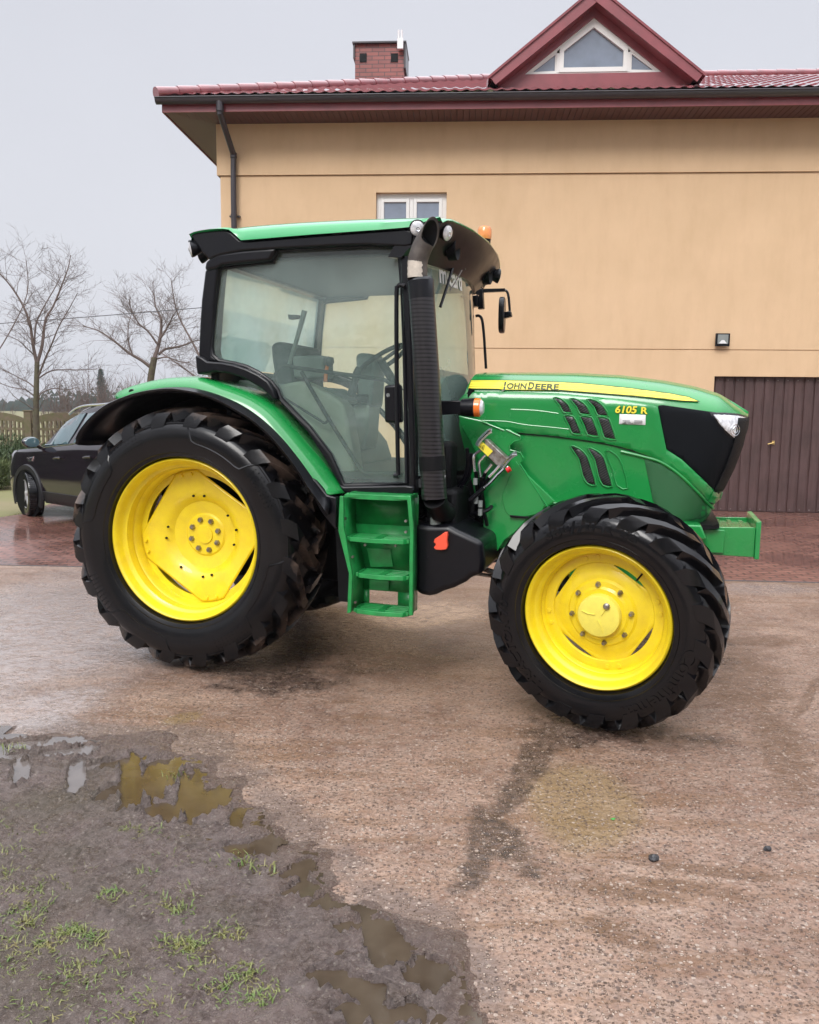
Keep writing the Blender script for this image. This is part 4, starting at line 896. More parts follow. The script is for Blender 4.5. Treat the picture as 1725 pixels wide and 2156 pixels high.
b=MB(); b.tube([(x,.35,z) for x,z in [(1.9764, 1.3466), (1.9383, 1.3097), (1.8972, 1.2605), (1.857, 1.226)]],.010,8); b.build('lever','chrome',CP)
b=MB(); b.tube([(x,.35,z) for x,z in [(1.8615, 1.2292), (1.7714, 1.1471)]],.014,10); b.build('lever_grip','black',CP)
b=MB(); b.tube([(x,.35,z) for x,z in [(1.9925, 1.3574), (2.0002, 1.3503)]],.014,10); b.build('fitting','chrome',CP)
b=MB(); b.tube([(x,.345,z) for x,z in [(1.996, 1.3383), (2.0166, 1.3508)]],[.018,.016],12); b.build('red_cap','red',CP)
def hose(s,mt='black',r=.013,y=.36): 
    b=MB(); b.tube([(x,y+.03*i/len(s),z) for i,(x,z) in enumerate(smooth_open(s,4))],r,8); return b.build('hose',mt,CP)
for s in ([(1.8301, 1.455), (1.7971, 1.4303), (1.7868, 1.4121), (1.7891, 1.3731), (1.7963, 1.3223)],[(1.858, 1.4259), (1.8344, 1.3984), (1.8196, 1.377), (1.8235, 1.3382), (1.8306, 1.2904)],[(1.8987, 1.3704), (1.8752, 1.3398), (1.8574, 1.3183)],[(1.9441, 1.3628), (1.9178, 1.3292), (1.8824, 1.2921)]):
    b=MB(); b.tube([(x,.375,z) for x,z in smooth_open(s,3)],.010,8); b.build('hose_fitting','chrome',CP)
for s in ([(1.7978, 1.3223), (1.8014, 1.226), (1.8071, 1.1051), (1.7964, 1.0285)],[(1.8306, 1.2904), (1.8296, 1.1969), (1.8377, 1.1064), (1.8302, 1.0301)],[(1.8574, 1.3183), (1.8344, 1.2574), (1.818, 1.1662), (1.8145, 1.0446)],[(1.8854, 1.2922), (1.847, 1.2428), (1.8122, 1.1508), (1.8108, 1.0748)],
          [(1.7646, 1.4331), (1.7603, 1.342), (1.7307, 1.2649), (1.6822, 1.1864), (1.6713, 1.0935)],[(1.7392, 1.4627), (1.741, 1.3718), (1.718, 1.2797), (1.6693, 1.2013), (1.6518, 1.1235)]):
    hose(s,y=.39)
b=MB()
for (x,z) in [(1.7991, 1.2622), (1.8046, 1.1475), (1.8327, 1.1274), (1.8323, 1.0758)]: b=MB(); b.tube([(x,.377,z-.02),(x,.377,z+.02)],.0137,8); b.build('hose_print','cabgrey',CP)
b=MB(); rr=random.Random(4)
for k in range(14):
    x=rr.uniform(1.45,1.8);z=rr.uniform(.8,1.25);x2=x+rr.uniform(-.1,.15);z2=z+rr.uniform(-.25,.1)
    b.tube(smooth_open([(x,.42,z),((x+x2)/2+.03,.37+rr.random()*.06,(z+z2)/2),(x2,.45,z2)],4),rr.uniform(.009,.018),7)
b.build('hose_bundle','black',CP)
b=MB()
for k in range(6): 
    x=rr.uniform(1.5,1.75);z=rr.uniform(.95,1.2); b=MB(); b.box(x,x+.05,.40,.46,z,z+.04); b.build('valve_block','black',CP,bevel=.008)

# ---- fuel tank
b=MB(); tk=[(1.4945, 1.0211), (1.5857, 1.0174), (1.703, 1.0285), (1.7552, 0.9995), (1.9097, 0.9385), (1.922, 0.8129), (1.9139, 0.7488), (1.8504, 0.7317), (1.8126, 0.6938), (1.742, 0.6532), (1.677, 0.6289), (1.6314, 0.6027), (1.5918, 0.5918), (1.5451, 0.5961), (1.5021, 0.6125)]
b.prism(tk,.10,.62); tkO=b.build('fuel_tank','black',TR,bevel=.045,bseg=4)
b=MB(); (x,z),=[(1.6094, 1.0467)]; b.lathe([(z-.03,.0),(z-.03,.032),(z+.008,.032),(z+.012,.026),(z+.014,0)],(x,.16,0),'z',20); b.build('filler_cap','cabgrey',TR)
b=MB(); b.prism([(1.6226, 0.9236), (1.6288, 0.9444), (1.6676, 0.9708), (1.6868, 0.9858), (1.7029, 0.9886), (1.7053, 0.9665), (1.7018, 0.9409), (1.7076, 0.9062), (1.7001, 0.8866), (1.669, 0.8803), (1.6351, 0.8808), (1.6231, 0.8948), (1.6308, 0.9017), (1.6371, 0.9148)],.068,.10); b.build('orange_hook','redorange',TR,bevel=.004)
b=MB(); b.box(1.53,1.72,.22,.6,.86,1.22); b.box(1.56,1.66,.3,.5,1.2,1.5); b.build('side_box','black_matt',TR,bevel=.03)
b=MB(); b.prism([(1.8029, 0.7907), (1.8199, 0.7837), (1.8367, 0.7895), (1.8609, 0.7608), (1.8579, 0.7438), (1.8377, 0.7425)],.34,.36); b.build('tow_clip','green',TR)

# ---- fender
def R3(pts,y,n=48): return [(x,y,z) for x,z in resample(smooth_open(pts,4),n)]
Bu=[(-0.5486, 1.7449), (-0.5276, 1.7836), (-0.4203, 1.8278), (-0.2163, 1.8693), (-0.0423, 1.8821), (0.0676, 1.8841), (0.1518, 1.8629), (0.2589, 1.8377), (0.4349, 1.7858), (0.5732, 1.7106), (0.6642, 1.6212), (0.7771, 1.5006), (0.8892, 1.3786), (0.9784, 1.2672), (1.045, 1.1844)]
Dg=[(-0.4263, 1.7291), (-0.278, 1.7734), (-0.106, 1.8066), (0.0617, 1.8133), (0.1674, 1.7992), (0.2948, 1.767), (0.4428, 1.7101), (0.5773, 1.6275), (0.6989, 1.5245), (0.8084, 1.406), (0.8954, 1.2976), (0.9603, 1.2091), (1.0208, 1.1893)]
N=52
bu=R3(Bu,.15,N); dg=R3(Dg,-.03,N)
ctr=Vector((0,0,.853))
def sc(P,k,y): 
    o=[]
    for p in P:
        v=Vector((p[0],0,p[2]))-Vector((0,0,.853)); v*=k; o.append((v.x,y,v.z+.853))
    return o
mid=[tuple((Vector(a)*.55+Vector(c)*.45)) for a,c in zip(bu,dg)]
mid=sc(mid,1.018,.04)
b=MB(); b.grid([sc(bu,1.005,.60),sc(bu,1.002,.30),bu,mid,dg,sc(dg,.985,-.028)]); b.build('fender','green',TR,ang=70,solid=.006)
b=MB(); (x,z),=[(-0.3463, 1.7817)]; b.lathe([(-.012,0),(-.012,.02),(.03,.024)],(x,.01,z),'y',16); b.build('fender_plug','black',TR)
El=[(-0.7023, 1.4531), (-0.6953, 1.4932), (-0.6771, 1.5259), (-0.6032, 1.6055), (-0.4861, 1.6887), (-0.3472, 1.7456), (-0.1993, 1.7839), (-0.019, 1.8031), (0.0985, 1.7933), (0.2143, 1.7735), (0.3283, 1.7348), (0.4408, 1.6804), (0.552, 1.6196), (0.6618, 1.5334), (0.7596, 1.4307), (0.846, 1.3253), (0.8997, 1.2422), (0.964, 1.1647), (1.0281, 1.0775)]
Dl=[(-0.7389, 1.4742), (-0.7252, 1.5182), (-0.6974, 1.5569), (-0.6235, 1.6231), (-0.5181, 1.7028), (-0.426, 1.7376), (-0.2778, 1.7776), (-0.1059, 1.8097), (0.0618, 1.8153), (0.1675, 1.8013), (0.2948, 1.7691), (0.4428, 1.7121), (0.5773, 1.6295), (0.6989, 1.5265), (0.8084, 1.408), (0.8954, 1.2996), (0.9603, 1.2111), (1.0165, 1.1891)]
el=R3(El,-.10,N); dl=sc(R3(Dl,-.03,N),.998,-.025)
ml_=[tuple(Vector(a)*.5+Vector(c)*.5+Vector((0,-.03,0))) for a,c in zip(el,dl)]
b=MB(); b.grid([sc(dl,.996,.50),sc(dl,.998,.1),dl,sc(ml_,1.003,-.065),el,sc(el,.985,-.09),sc(el,.975,.0),sc(el,.97,.50)]); b.build('fender_flare','black',TR,ang=70,solid=.004)
b=MB(); q=[(p[0],p[2]) for p in sc(R3(Dl,-.03,N),.985,0)]; q=q+[(1.05,.75),(.3,.5),(-.3,.75),(-.62,1.25)]; b.prism(q,.54,.56); b.build('inner_fender','black_matt',TR)
b=MB(); b.prism([(0.8163, 1.3213), (0.8385, 1.3291), (0.926, 1.2711), (0.9999, 1.1876), (1.0562, 1.1747), (1.0563, 0.9917), (1.04, 0.9908), (0.9693, 1.0742), (0.8819, 1.2084), (0.8217, 1.2929)],-.04,.02); b.build('mud_flap','black',TR,bevel=.008)
b=MB(); b.prism([(.93,1.2),(1.05,1.2),(1.09,.95),(1.09,.5),(.99,.5),(.97,.9)],.17,.2); b.build('step_bracket','black_matt',TR)

# ---- steps
yS=-.05
b=MB(); b.prism([(1.082, 1.1853), (1.1051, 1.1843), (1.1066, 1.0024), (1.1162, 0.9644), (1.1629, 0.7154), (1.1532, 0.4927), (1.1292, 0.4867), (1.1397, 0.73), (1.0726, 0.9813)],yS,yS+.02); b.build('step_side','green_dirty',TR,bevel=.003)
b=MB(); b.prism([(1.4929, 1.202), (1.5155, 1.2017), (1.5336, 1.0276), (1.5359, 0.5077), (1.5117, 0.5044), (1.5121, 0.9355), (1.5126, 0.9984)],yS,yS+.02); b.build('step_side','green_dirty',TR,bevel=.003)
b=MB(); lft=[(1.0942, 1.1839), (1.0917, 0.9823), (1.1519, 0.7309), (1.1415, 0.4917)]; rgt=[(1.4987, 1.2004), (1.5177, 1.0049), (1.5232, 0.7563), (1.5235, 0.5105)]
rows=[[(x,yS+.01,z) for x,z in lft],[(x+.02,yS+.24,z) for x,z in lft]]; b.grid(rows); rows=[[(x,yS+.01,z) for x,z in rgt],[(x-.01,yS+.16,z) for x,z in rgt]]; b.grid(rows)
b.build('step_cheek','green_dirty',TR,solid=.006)
b=MB(); hx=[(1.1994, 0.5795), (1.3817, 0.5932), (1.3825, 0.5094), (1.1999, 0.4947)]; x0=min(p[0] for p in hx);x1=max(p[0] for p in hx);z0=min(p[1] for p in hx);z1=max(p[1] for p in hx)
bl=[(1.0404, 1.1323), (1.4305, 1.1489), (1.4332, 0.9006), (1.0599, 0.8792)]; bx0=lft[0][0]+.02;bx1=rgt[1][0]-.012
def bxl(z): return interp([(.5,lft[3][0]+.005),(.72,lft[2][0]+.008),(.95,lft[1][0]+.005),(1.3,lft[0][0]+.005)],z)
zs=[.49,z0,z1,.72,1.0,1.19]
yb_=yS+.2
for za,zb in zip(zs,zs[1:]):
    if abs(za-z0)<1e-6:
        b.add([(bxl(za),yb_,za),(x0,yb_,za),(x0,yb_,zb),(bxl(zb),yb_,zb)],[(0,1,2,3)]); b.add([(x1,yb_,za),(bx1,yb_,za),(bx1,yb_,zb),(x1,yb_,zb)],[(0,1,2,3)])
    else: b.add([(bxl(za),yb_,za),(bx1,yb_,za),(bx1,yb_,zb),(bxl(zb),yb_,zb)],[(0,1,2,3)])
b.build('step_back','green_dirty',TR,solid=.004,weld=False)
pz=[(1.3215, 1.1775), (1.3231, 0.9324), (1.3245, 0.7189), (1.326, 0.5018)]
for i,(q,z) in enumerate(pz):
    if i==0: xa,xb=bxl(1.19)+.015,bx1
    else: xa,xb=bxl(z)+.012,bx1-.005
    b=MB(); d=.17; th=.026 if i else .03
    z2=z+ (0 if i else .01)
    # rounded front bar, side bars, back bar, middle web
    fr=[(xa,yS+.05,z2),(xa+.03,yS+.012,z2),(xa+.12,yS-.004,z2),((xa+xb)/2,yS-.01,z2),(xb-.12,yS-.004,z2),(xb-.03,yS+.012,z2),(xb,yS+.05,z2)]
    rows=[[(x,y,z+th/2) for x,y,z in fr],[(x,y-.002,z-th/2) for x,y,z in fr],[(x,y+.022,z-th/2) for x,y,z in fr],[(x,y+.022,z+th/2) for x,y,z in fr],[(x,y,z+th/2) for x,y,z in fr]]; b.grid(rows)
    b.box(xa,xa+.02,yS+.03,yS+.19,z2-.01,z2+th/2); b.box(xb-.02,xb,yS+.03,yS+.19,z2-.01,z2+th/2); b.box(xa,xb,yS+.165,yS+.19,z2-.01,z2+th/2); xm=(xa+xb)/2
    b.box(xm-.02,xm+.02,yS+.0,yS+.18,z2-.008,z2+th/2-.001)
    if i==0: b.box(xa,xb,yS+.0,yS+.18,z2-.008,z2+th/2-.003)
    else:
        for k in range(3): b.box(xa+.02,xb-.02,yS+.05+k*.04,yS+.058+k*.04,z2-.008,z2+th/2-.002)
    b.build('step','green_dirty',TR,bevel=.002)
b=MB(); b.prism([(1.182, 0.8544), (1.3378, 0.8537), (1.3559, 0.7488), (1.2105, 0.7358)],yS+.185,yS+.195); b.build('step_plate','green_dirty',TR,bevel=.003)
b=MB(); b.box(x0+.01,x1-.05,yS+.17,yS+.197,z1+.01,z1+.07); b.build('step_clip','green_dirty',TR)
b=MB()
for (x,z) in [(1.1001, 1.0484), (1.0918, 1.0952), (1.0919, 1.0111), (1.1506, 0.8226), (1.4773, 1.0529), (1.2286, 0.8988), (1.4162, 0.9065), (1.1685, 0.5483), (1.478, 0.9895)]: b=MB(); b.lathe([(0,0),(0,.008),(.02,.008)],(x,yS+.03,z),'y',6); b.build('step_bolt','steel',TR)

# ---- cab
CB=empty('cab',parent=TR)
yD=.14; yF=2*YC-.14
gl=[(0.2024, 2.5368), (0.2262, 2.5526), (0.362, 2.5603), (0.5699, 2.5731), (0.5992, 2.6379), (0.733, 2.6446), (0.9317, 2.6429), (1.1738, 2.6408), (1.3159, 2.6292), (1.3591, 2.6186), (1.3748, 2.5368), (1.3912, 2.3973), (1.4159, 2.01), (1.4383, 1.2601), (1.2297, 1.2414), (1.0409, 1.2316), (1.0187, 1.2733), (0.9502, 1.4123), (0.8082, 1.5784), (0.6237, 1.7502), (0.6034, 1.8018), (0.5621, 1.8487), (0.4788, 1.9052), (0.3947, 1.9432), (0.3096, 1.9644), (0.2021, 1.9822), (0.1593, 2.0158), (0.1495, 2.0683), (0.1612, 2.2104), (0.1708, 2.3044), (0.1875, 2.435)]
def dy(x,z): return yD+.05*max(0,(z-1.9))**1.3
def dyf(x,z): return 2*YC-dy(x,z)
dg_=patch('door_glass',gl,dy,.0,.004,'glass',CB,bev=0,step=.2)
b=MB(); g2=[(x,z) for x,z in gl if x>-1]; ff=[(x,dyf(x,z),z) for x,z in gl]; b.add(ff,[tuple(range(len(ff)))]); b.build('far_glass','glass_far',CB,smooth=False)
for yy,s in ((0,1),(1,-1)):
    f=dy if s>0 else dyf
    b=MB(); b.tube([(x,f(x,z)-.006*s,z) for x,z in gl],.014,8,closed=True); b.build('door_seal','black',CB)
    # rear pillar
    rp_=[(0.1206, 2.5352), (0.2136, 2.5642), (0.2088, 2.5366), (0.1939, 2.4348), (0.1783, 2.3042), (0.1646, 2.163), (0.1537, 2.0588), (0.1614, 2.011), (0.202, 1.9774), (0.1422, 1.9778), (0.0671, 2.0022), (0.0633, 2.031), (0.0763, 2.212), (0.0905, 2.3534), (0.108, 2.4562)]
    q=MB(); q.prism(rp_,f(0,2)-.02 if s>0 else f(0,2)-.11,f(0,2)+.11 if s>0 else f(0,2)+.02); q.build('rear_pillar','black',CB,bevel=.012)
    tr_=[(0.1205, 2.5324), (0.1302, 2.5814), (0.1739, 2.6121), (0.2149, 2.6288), (0.3632, 2.6409), (0.5038, 2.6457), (0.6136, 2.6463), (0.599, 2.6172), (0.5657, 2.5706), (0.404, 2.5642), (0.2455, 2.5556), (0.2088, 2.5366), (0.1485, 2.5276)]
    q=MB(); q.prism(tr_,(f(0,2.5)-.055) if s>0 else f(0,2.5)-.05,(f(0,2.5)+.05) if s>0 else f(0,2.5)+.055); q.build('pillar_cap','black',CB,bevel=.02,bseg=3)
    lo_=[(0.063, 2.0166), (0.1099, 2.0019), (0.1476, 1.9777), (0.2506, 1.9704), (0.3309, 1.9567), (0.4158, 1.9318), (0.4998, 1.8957), (0.5622, 1.8562), (0.5951, 1.8065), (0.6153, 1.7454), (0.5903, 1.7434), (0.5197, 1.8091), (0.4359, 1.8533), (0.3618, 1.8846), (0.2871, 1.9037), (0.2008, 1.9134), (0.0756, 1.8945), (0.0679, 1.9446)]
    q=MB(); q.prism(lo_,(f(0,1.8)-.06) if s>0 else f(0,1.8)-.08,(f(0,1.8)+.08) if s>0 else f(0,1.8)+.06); q.build('lower_trim','black',CB,bevel=.02,bseg=3)
    # front pillar
    fp=[(1.3533, 2.637), (1.4092, 2.6302), (1.4384, 2.5084), (1.4572, 2.0979), (1.4824, 1.5624), (1.4898, 1.1976), (1.4342, 1.2), (1.4383, 1.2601), (1.4159, 2.01), (1.3912, 2.3973), (1.3748, 2.5368)]
    q=MB(); q.prism(fp,(f(0,2)-.01) if s>0 else f(0,2)-.07,(f(0,2)+.07) if s>0 else f(0,2)+.01); q.build('front_pillar','black',CB,bevel=.01)
    sl=[(1.0107, 1.24), (1.0409, 1.2269), (1.4337, 1.2489), (1.4864, 1.2435), (1.4898, 1.1976), (1.041, 1.1873)]
    q=MB(); q.prism(sl,(f(0,1)-.03) if s>0 else f(0,1)-.05,(f(0,1)+.05) if s>0 else f(0,1)+.03); q.build('sill','black',CB,bevel=.01)
    cu_=[(1.0208, 1.2262), (0.9905, 1.2723), (0.9299, 1.3741), (0.8081, 1.5455), (0.6235, 1.7266), (0.6132, 1.7454), (0.6237, 1.7502), (0.8082, 1.5784), (0.9502, 1.4123), (1.0187, 1.2733), (1.0409, 1.2316)]
    q=MB(); q.prism(cu_,(f(0,1)-.02) if s>0 else f(0,1)-.06,(f(0,1)+.06) if s>0 else f(0,1)+.02); q.build('door_edge','black',CB,bevel=.005)
    hd=[(0.2149, 2.6288), (0.3634, 2.6482), (0.6217, 2.6496), (0.9317, 2.65), (1.1738, 2.646), (1.3627, 2.6305), (1.4093, 2.6216), (1.4088, 2.6731), (0.9318, 2.7179), (0.3643, 2.7093), (0.2158, 2.6749)]
    q=MB(); q.prism(hd,(f(0,2.6)-.012) if s>0 else f(0,2.6)-.09,(f(0,2.6)+.09) if s>0 else f(0,2.6)+.012); q.build('header','black',CB,bevel=.006)
# rear window, back wall and floor
xr=.10
b=MB(); b.add([(xr+.02,.25,1.95),(xr+.02,1.75,1.95),(xr+.09,1.75,2.56),(xr+.09,.25,2.56)],[(0,1,2,3)]); b.build('rear_glass','glass_mist',CB,smooth=False)
b=MB(); b.box(xr,xr+.06,.2,1.8,1.80,1.94); b.box(xr+.05,xr+.14,.2,1.8,2.57,2.63); b.build('rear_frame','black',CB,bevel=.01)
b=MB(); b.box(.12,1.44,.2,1.8,2.585,2.60); b.build('headliner','cabdark',CB)
b=MB(); b.prism([(1.20,1.23),(1.52,1.23),(1.52,1.28),(1.20,1.28)],.2,1.8); b.prism([(.6,1.27),(1.45,1.27),(1.45,1.31),(.6,1.31)],.2,1.8); b.build('cab_floor','cabdark',CB)
b=MB(); b.prism([(.12,1.80),(.12,1.88),(.35,1.86),(.62,1.72),(.85,1.45),(.9,1.3),(.6,1.3),(.4,1.5)],.45,1.55); b.build('inner_wheel_arch','cabgrey',CB,bevel=.03)
# seat and controls
ST=empty('seat',parent=TR)
b=MB(); b.prism([(0.2584, 2.127), (0.3, 2.1476), (0.3821, 2.1413), (0.417, 2.1146), (0.4276, 1.9561), (0.45, 1.7968), (0.332, 1.7641), (0.2858, 1.9032), (0.2635, 2.0419)],.74,1.26); b.build('backrest','seat',ST,bevel=.05,bseg=4)
b=MB(); b.prism([(0.3323, 1.7963), (0.727, 1.8086), (0.7611, 1.7563), (0.727, 1.7034), (0.355, 1.6891)],.74,1.26); b.build('cushion','seat',ST,bevel=.04,bseg=4)
b=MB(); b.prism([(0.4259, 1.6898), (0.6583, 1.6921), (0.681, 1.4263), (0.4004, 1.4197)],.85,1.15); b.build('seat_base','cabdark',ST,bevel=.02)
CN=empty('side_console',parent=TR)
b=MB(); b.prism([(0.5384, 1.8354), (0.6989, 1.8647), (0.8146, 1.8168), (0.9497, 1.7504), (0.991, 1.7125), (1.0117, 1.6266), (1.043, 1.4542), (1.0642, 1.3), (0.9709, 1.2774), (0.8558, 1.4303), (0.7082, 1.6029), (0.5592, 1.7477)],.25,.42); b.build('console_panel','beige',CN,bevel=.02)
b=MB(); b.prism([(0.5658, 2.0277), (0.7818, 2.0299), (0.7868, 1.8891), (0.652, 1.8792), (0.5758, 1.8892)],.42,.6); b.build('armrest_box','cabgrey',CN,bevel=.015)
b=MB(); b.prism([(0.6631, 1.8136), (0.8656, 1.824), (0.9392, 1.7709), (0.9602, 1.7323), (0.9288, 1.7223), (0.6952, 1.7892)],.36,.6); b.build('armrest','cabgrey',CN,bevel=.015)
b=MB(); b.tube([(x,.42,z) for x,z in [(0.7992, 1.8635), (0.8025, 1.9268), (0.8154, 1.9754)]],.012,8,flat=1.5); b.build('orange_lever','orange',CN)
b=MB(); b.tube([(x,.42,z) for x,z in [(0.8206, 1.9608), (0.8281, 1.9898), (0.8345, 2.0188)]],[.018,.03,.02],12); b.build('lever_knob','cabdark',CN)
b=MB(); b.tube([(x,.5,z) for x,z in [(0.943, 1.7728), (0.964, 1.8615), (0.985, 1.9203), (0.9954, 1.9593)]],[.03,.022,.028,.018],10); b.build('joystick','cabdark',CN)
b=MB(); b.box(1.02,1.16,.56,.75,1.72,1.95); 
CL=empty('steering_column',parent=TR)
b=MB(); b.prism([(0.8359, 2.0545), (0.8642, 2.0752), (0.9488, 2.0692), (0.9717, 2.0011), (0.9616, 1.8015), (0.9509, 1.7061), (0.8599, 1.7053), (0.8478, 1.9069)],.86,1.12); b.build('dash_display','cabgrey',CL,bevel=.03)
b=MB(); b.prism([(0.8178, 1.7147), (0.9413, 1.7263), (0.931, 1.5377), (0.909, 1.4105), (0.8752, 1.4097), (0.8522, 1.5362)],.85,1.1); b.build('column_cover','beige',CL,bevel=.03)
b=MB()
for k in range(5):
    (x,z),=[(0.8758, 1.788)]; b.lathe([(z-.012*k-.006,.05),(z-.012*k,.062),(z-.012*k+.006,.05)],(x,.85,0),'z',20)
b.build('rubber_boot','cabdark',CL)
wc=Vector((1.27,1.0,1.93)); nrm=Vector((-.55,0,.83)).normalized(); e1=Vector((0,1,0)); e2=nrm.cross(e1)
(xw,zw),=[(0.9768, 2.0226)]; wc=Vector((xw,1.0,zw))
b=MB(); b.tube([tuple(wc+(e1*math.cos(a)+e2*math.sin(a))*.20) for a in [2*math.pi*k/40 for k in range(40)]],.016,10,closed=True)
for a in (.5,2.6,4.7): b.tube([tuple(wc),tuple(wc+(e1*math.cos(a)+e2*math.sin(a))*.2)],.013,8)
b.tube([tuple(wc),tuple(wc-nrm*.25)],.03,10); b.build('steering_wheel','cabdark',CL)
b=MB(); b.prism([(1.34,1.3),(1.5,1.28),(1.56,1.80),(1.50,1.96),(1.38,1.93)],.55,1.45); b.build('dashboard','cabdark',CB,bevel=.03)
b=MB(); b.prism([(1.36,1.5),(1.48,1.5),(1.50,1.86),(1.40,1.86)],.28,.5); b.build('side_vent_box','cabgrey',CB,bevel=.02)
# door bars, strut, latch
b=MB(); P=[(0.5422, 1.8611), (0.5689, 1.9016), (0.6007, 1.9392), (0.6372, 1.9512), (0.7147, 1.9387), (0.9685, 1.9055), (1.2447, 1.8704), (1.2932, 1.8578), (1.3204, 1.8324)]; b.tube([(x,.175,z) for x,z in smooth_open(P,3)],.012,8)
P=[(0.7434, 1.9153), (0.8165, 1.794), (0.9179, 1.6359), (1.0189, 1.4878), (1.1144, 1.3495), (1.1444, 1.3157), (1.1892, 1.3068), (1.356, 1.3123)]; b.tube([(x,.175,z) for x,z in smooth_open(P,3)],.013,8)
P=[(0.6095, 1.7629), (0.8466, 1.6303), (0.8924, 1.6056), (0.9179, 1.6266), (0.9199, 1.65)]; b.tube([(x,.18,z) for x,z in smooth_open(P,3)],.008,8); b.build('door_frame_bar','cabdark',CB)
b=MB(); P=[(0.6492, 1.9593), (0.7022, 2.1133), (0.7545, 2.2836)]; b.tube([(x,.2,z) for x,z in P],[.014,.014,.018],8); b.build('gas_strut','cabgrey',CB)
b=MB(); P=[(1.4213, 2.3949), (1.3962, 2.4018), (1.3777, 2.392), (1.3715, 2.3576), (1.3747, 2.0077), (1.3864, 1.4711), (1.3928, 1.3075)]; b.tube([(x,.105,z) for x,z in smooth_open(P,3)],.013,10); (x,z),=[(1.3785, 1.3042)]; b.tube([(x-.012,.105,z),(x+.012,.105,z)],.016,10); b.build('grab_bar','black',CB)
b=MB(); b.prism([(1.2985, 1.8308), (1.3955, 1.84), (1.4073, 1.6157), (1.304, 1.6142)],.10,.17); LT=b.build('door_latch','black',CB,bevel=.015)
b=MB(); (x,z),=[(1.3276, 1.7748)]; b.lathe([(-.006,0),(-.006,.012),(.01,.014)],(x,.1,z),'y',14); b.build('lock','chrome',CB)
b=MB(); b.prism([(0.6049, 2.273), (0.6733, 2.2687), (0.6732, 2.2498), (0.61, 2.2445)],.28,.33); b.build('rear_handle','cabdark',CB)
b=MB(); (x1,z1),(x2,z2),(x3,z3)=[(0.0252, 2.4236), (0.0588, 2.3408), (0.0148, 2.1767)]; b.tube(smooth_open([(x1,.6,z1),(x2,.6,z2),(x3,.6,z3)],5),.007,6); b.tube([(x3,.6,z3),(x3+.05,.6,z3-.03)],.02,6); b.build('cable_loom','cabdark',CB)
# windscreen
def wsx(y,z): return 1.42+.18*(1-((y-1)/.87)**2)-.06*(z-2)
b=MB(); rows=[[(wsx(.13+1.74*i/24,z),.13+1.74*i/24,z) for i in range(25)] for z in (1.3,1.6,1.9,2.1,2.3,2.45,2.60)]; b.grid(rows); b.build('windscreen','windscreen',CB,ang=80)
b=MB(); b.tube([(wsx(y,2.60)+.004,y,2.60) for y in [.13+1.74*i/24 for i in range(25)]],.02,6); b.tube([(wsx(1.87,z),1.87,z) for z in (1.3,1.9,2.3,2.6)],.012,6); b.build('windscreen_seal','black',CB)
# sticker lettering on the windscreen
a_=[(0.5133, 2.5775), (0.8922, 2.5629)]; V,F,(x0_,x1_,y0_,y1_)=text_mesh('micard',1,.0,.03); hh=.115; b=MB(); vs=[]
for v in V:
    y=a_[0][0]+(v[0]-x0_)/(x1_-x0_)*(a_[1][0]-a_[0][0]); z=2.475+ (v[1])*hh/.72; vs.append((wsx(y,z)+.004,y,z))
b.add(vs,F); b.build('windscreen_lettering','white',CB,smooth=False)
# wiper
wp=[(0.6592, 2.5943), (0.5547, 2.4517), (0.4567, 2.3179)]; b=MB(); P=[(wsx(y,z)+.03,y,z) for y,z in wp]; b.tube(P,.010,6); WP=b.build('wiper','black',TR)
wp=[(0.7659, 2.581), (0.6374, 2.4843), (0.5612, 2.4272)]; b=MB(); b.tube([(wsx(y,z)+.045,y,z) for y,z in wp],.004,6); b.build('wiper_arm','steel',WP)
b=MB(); q1=[(1.0207, 2.721), (0.8007, 2.5952)]; b.tube([(wsx(*q1[0])+.09,q1[0][0],q1[0][1]),(wsx(*q1[1])+.05,q1[1][0],q1[1][1])],[.012,.008],8); b.build('wiper_arm','cabgrey',WP)
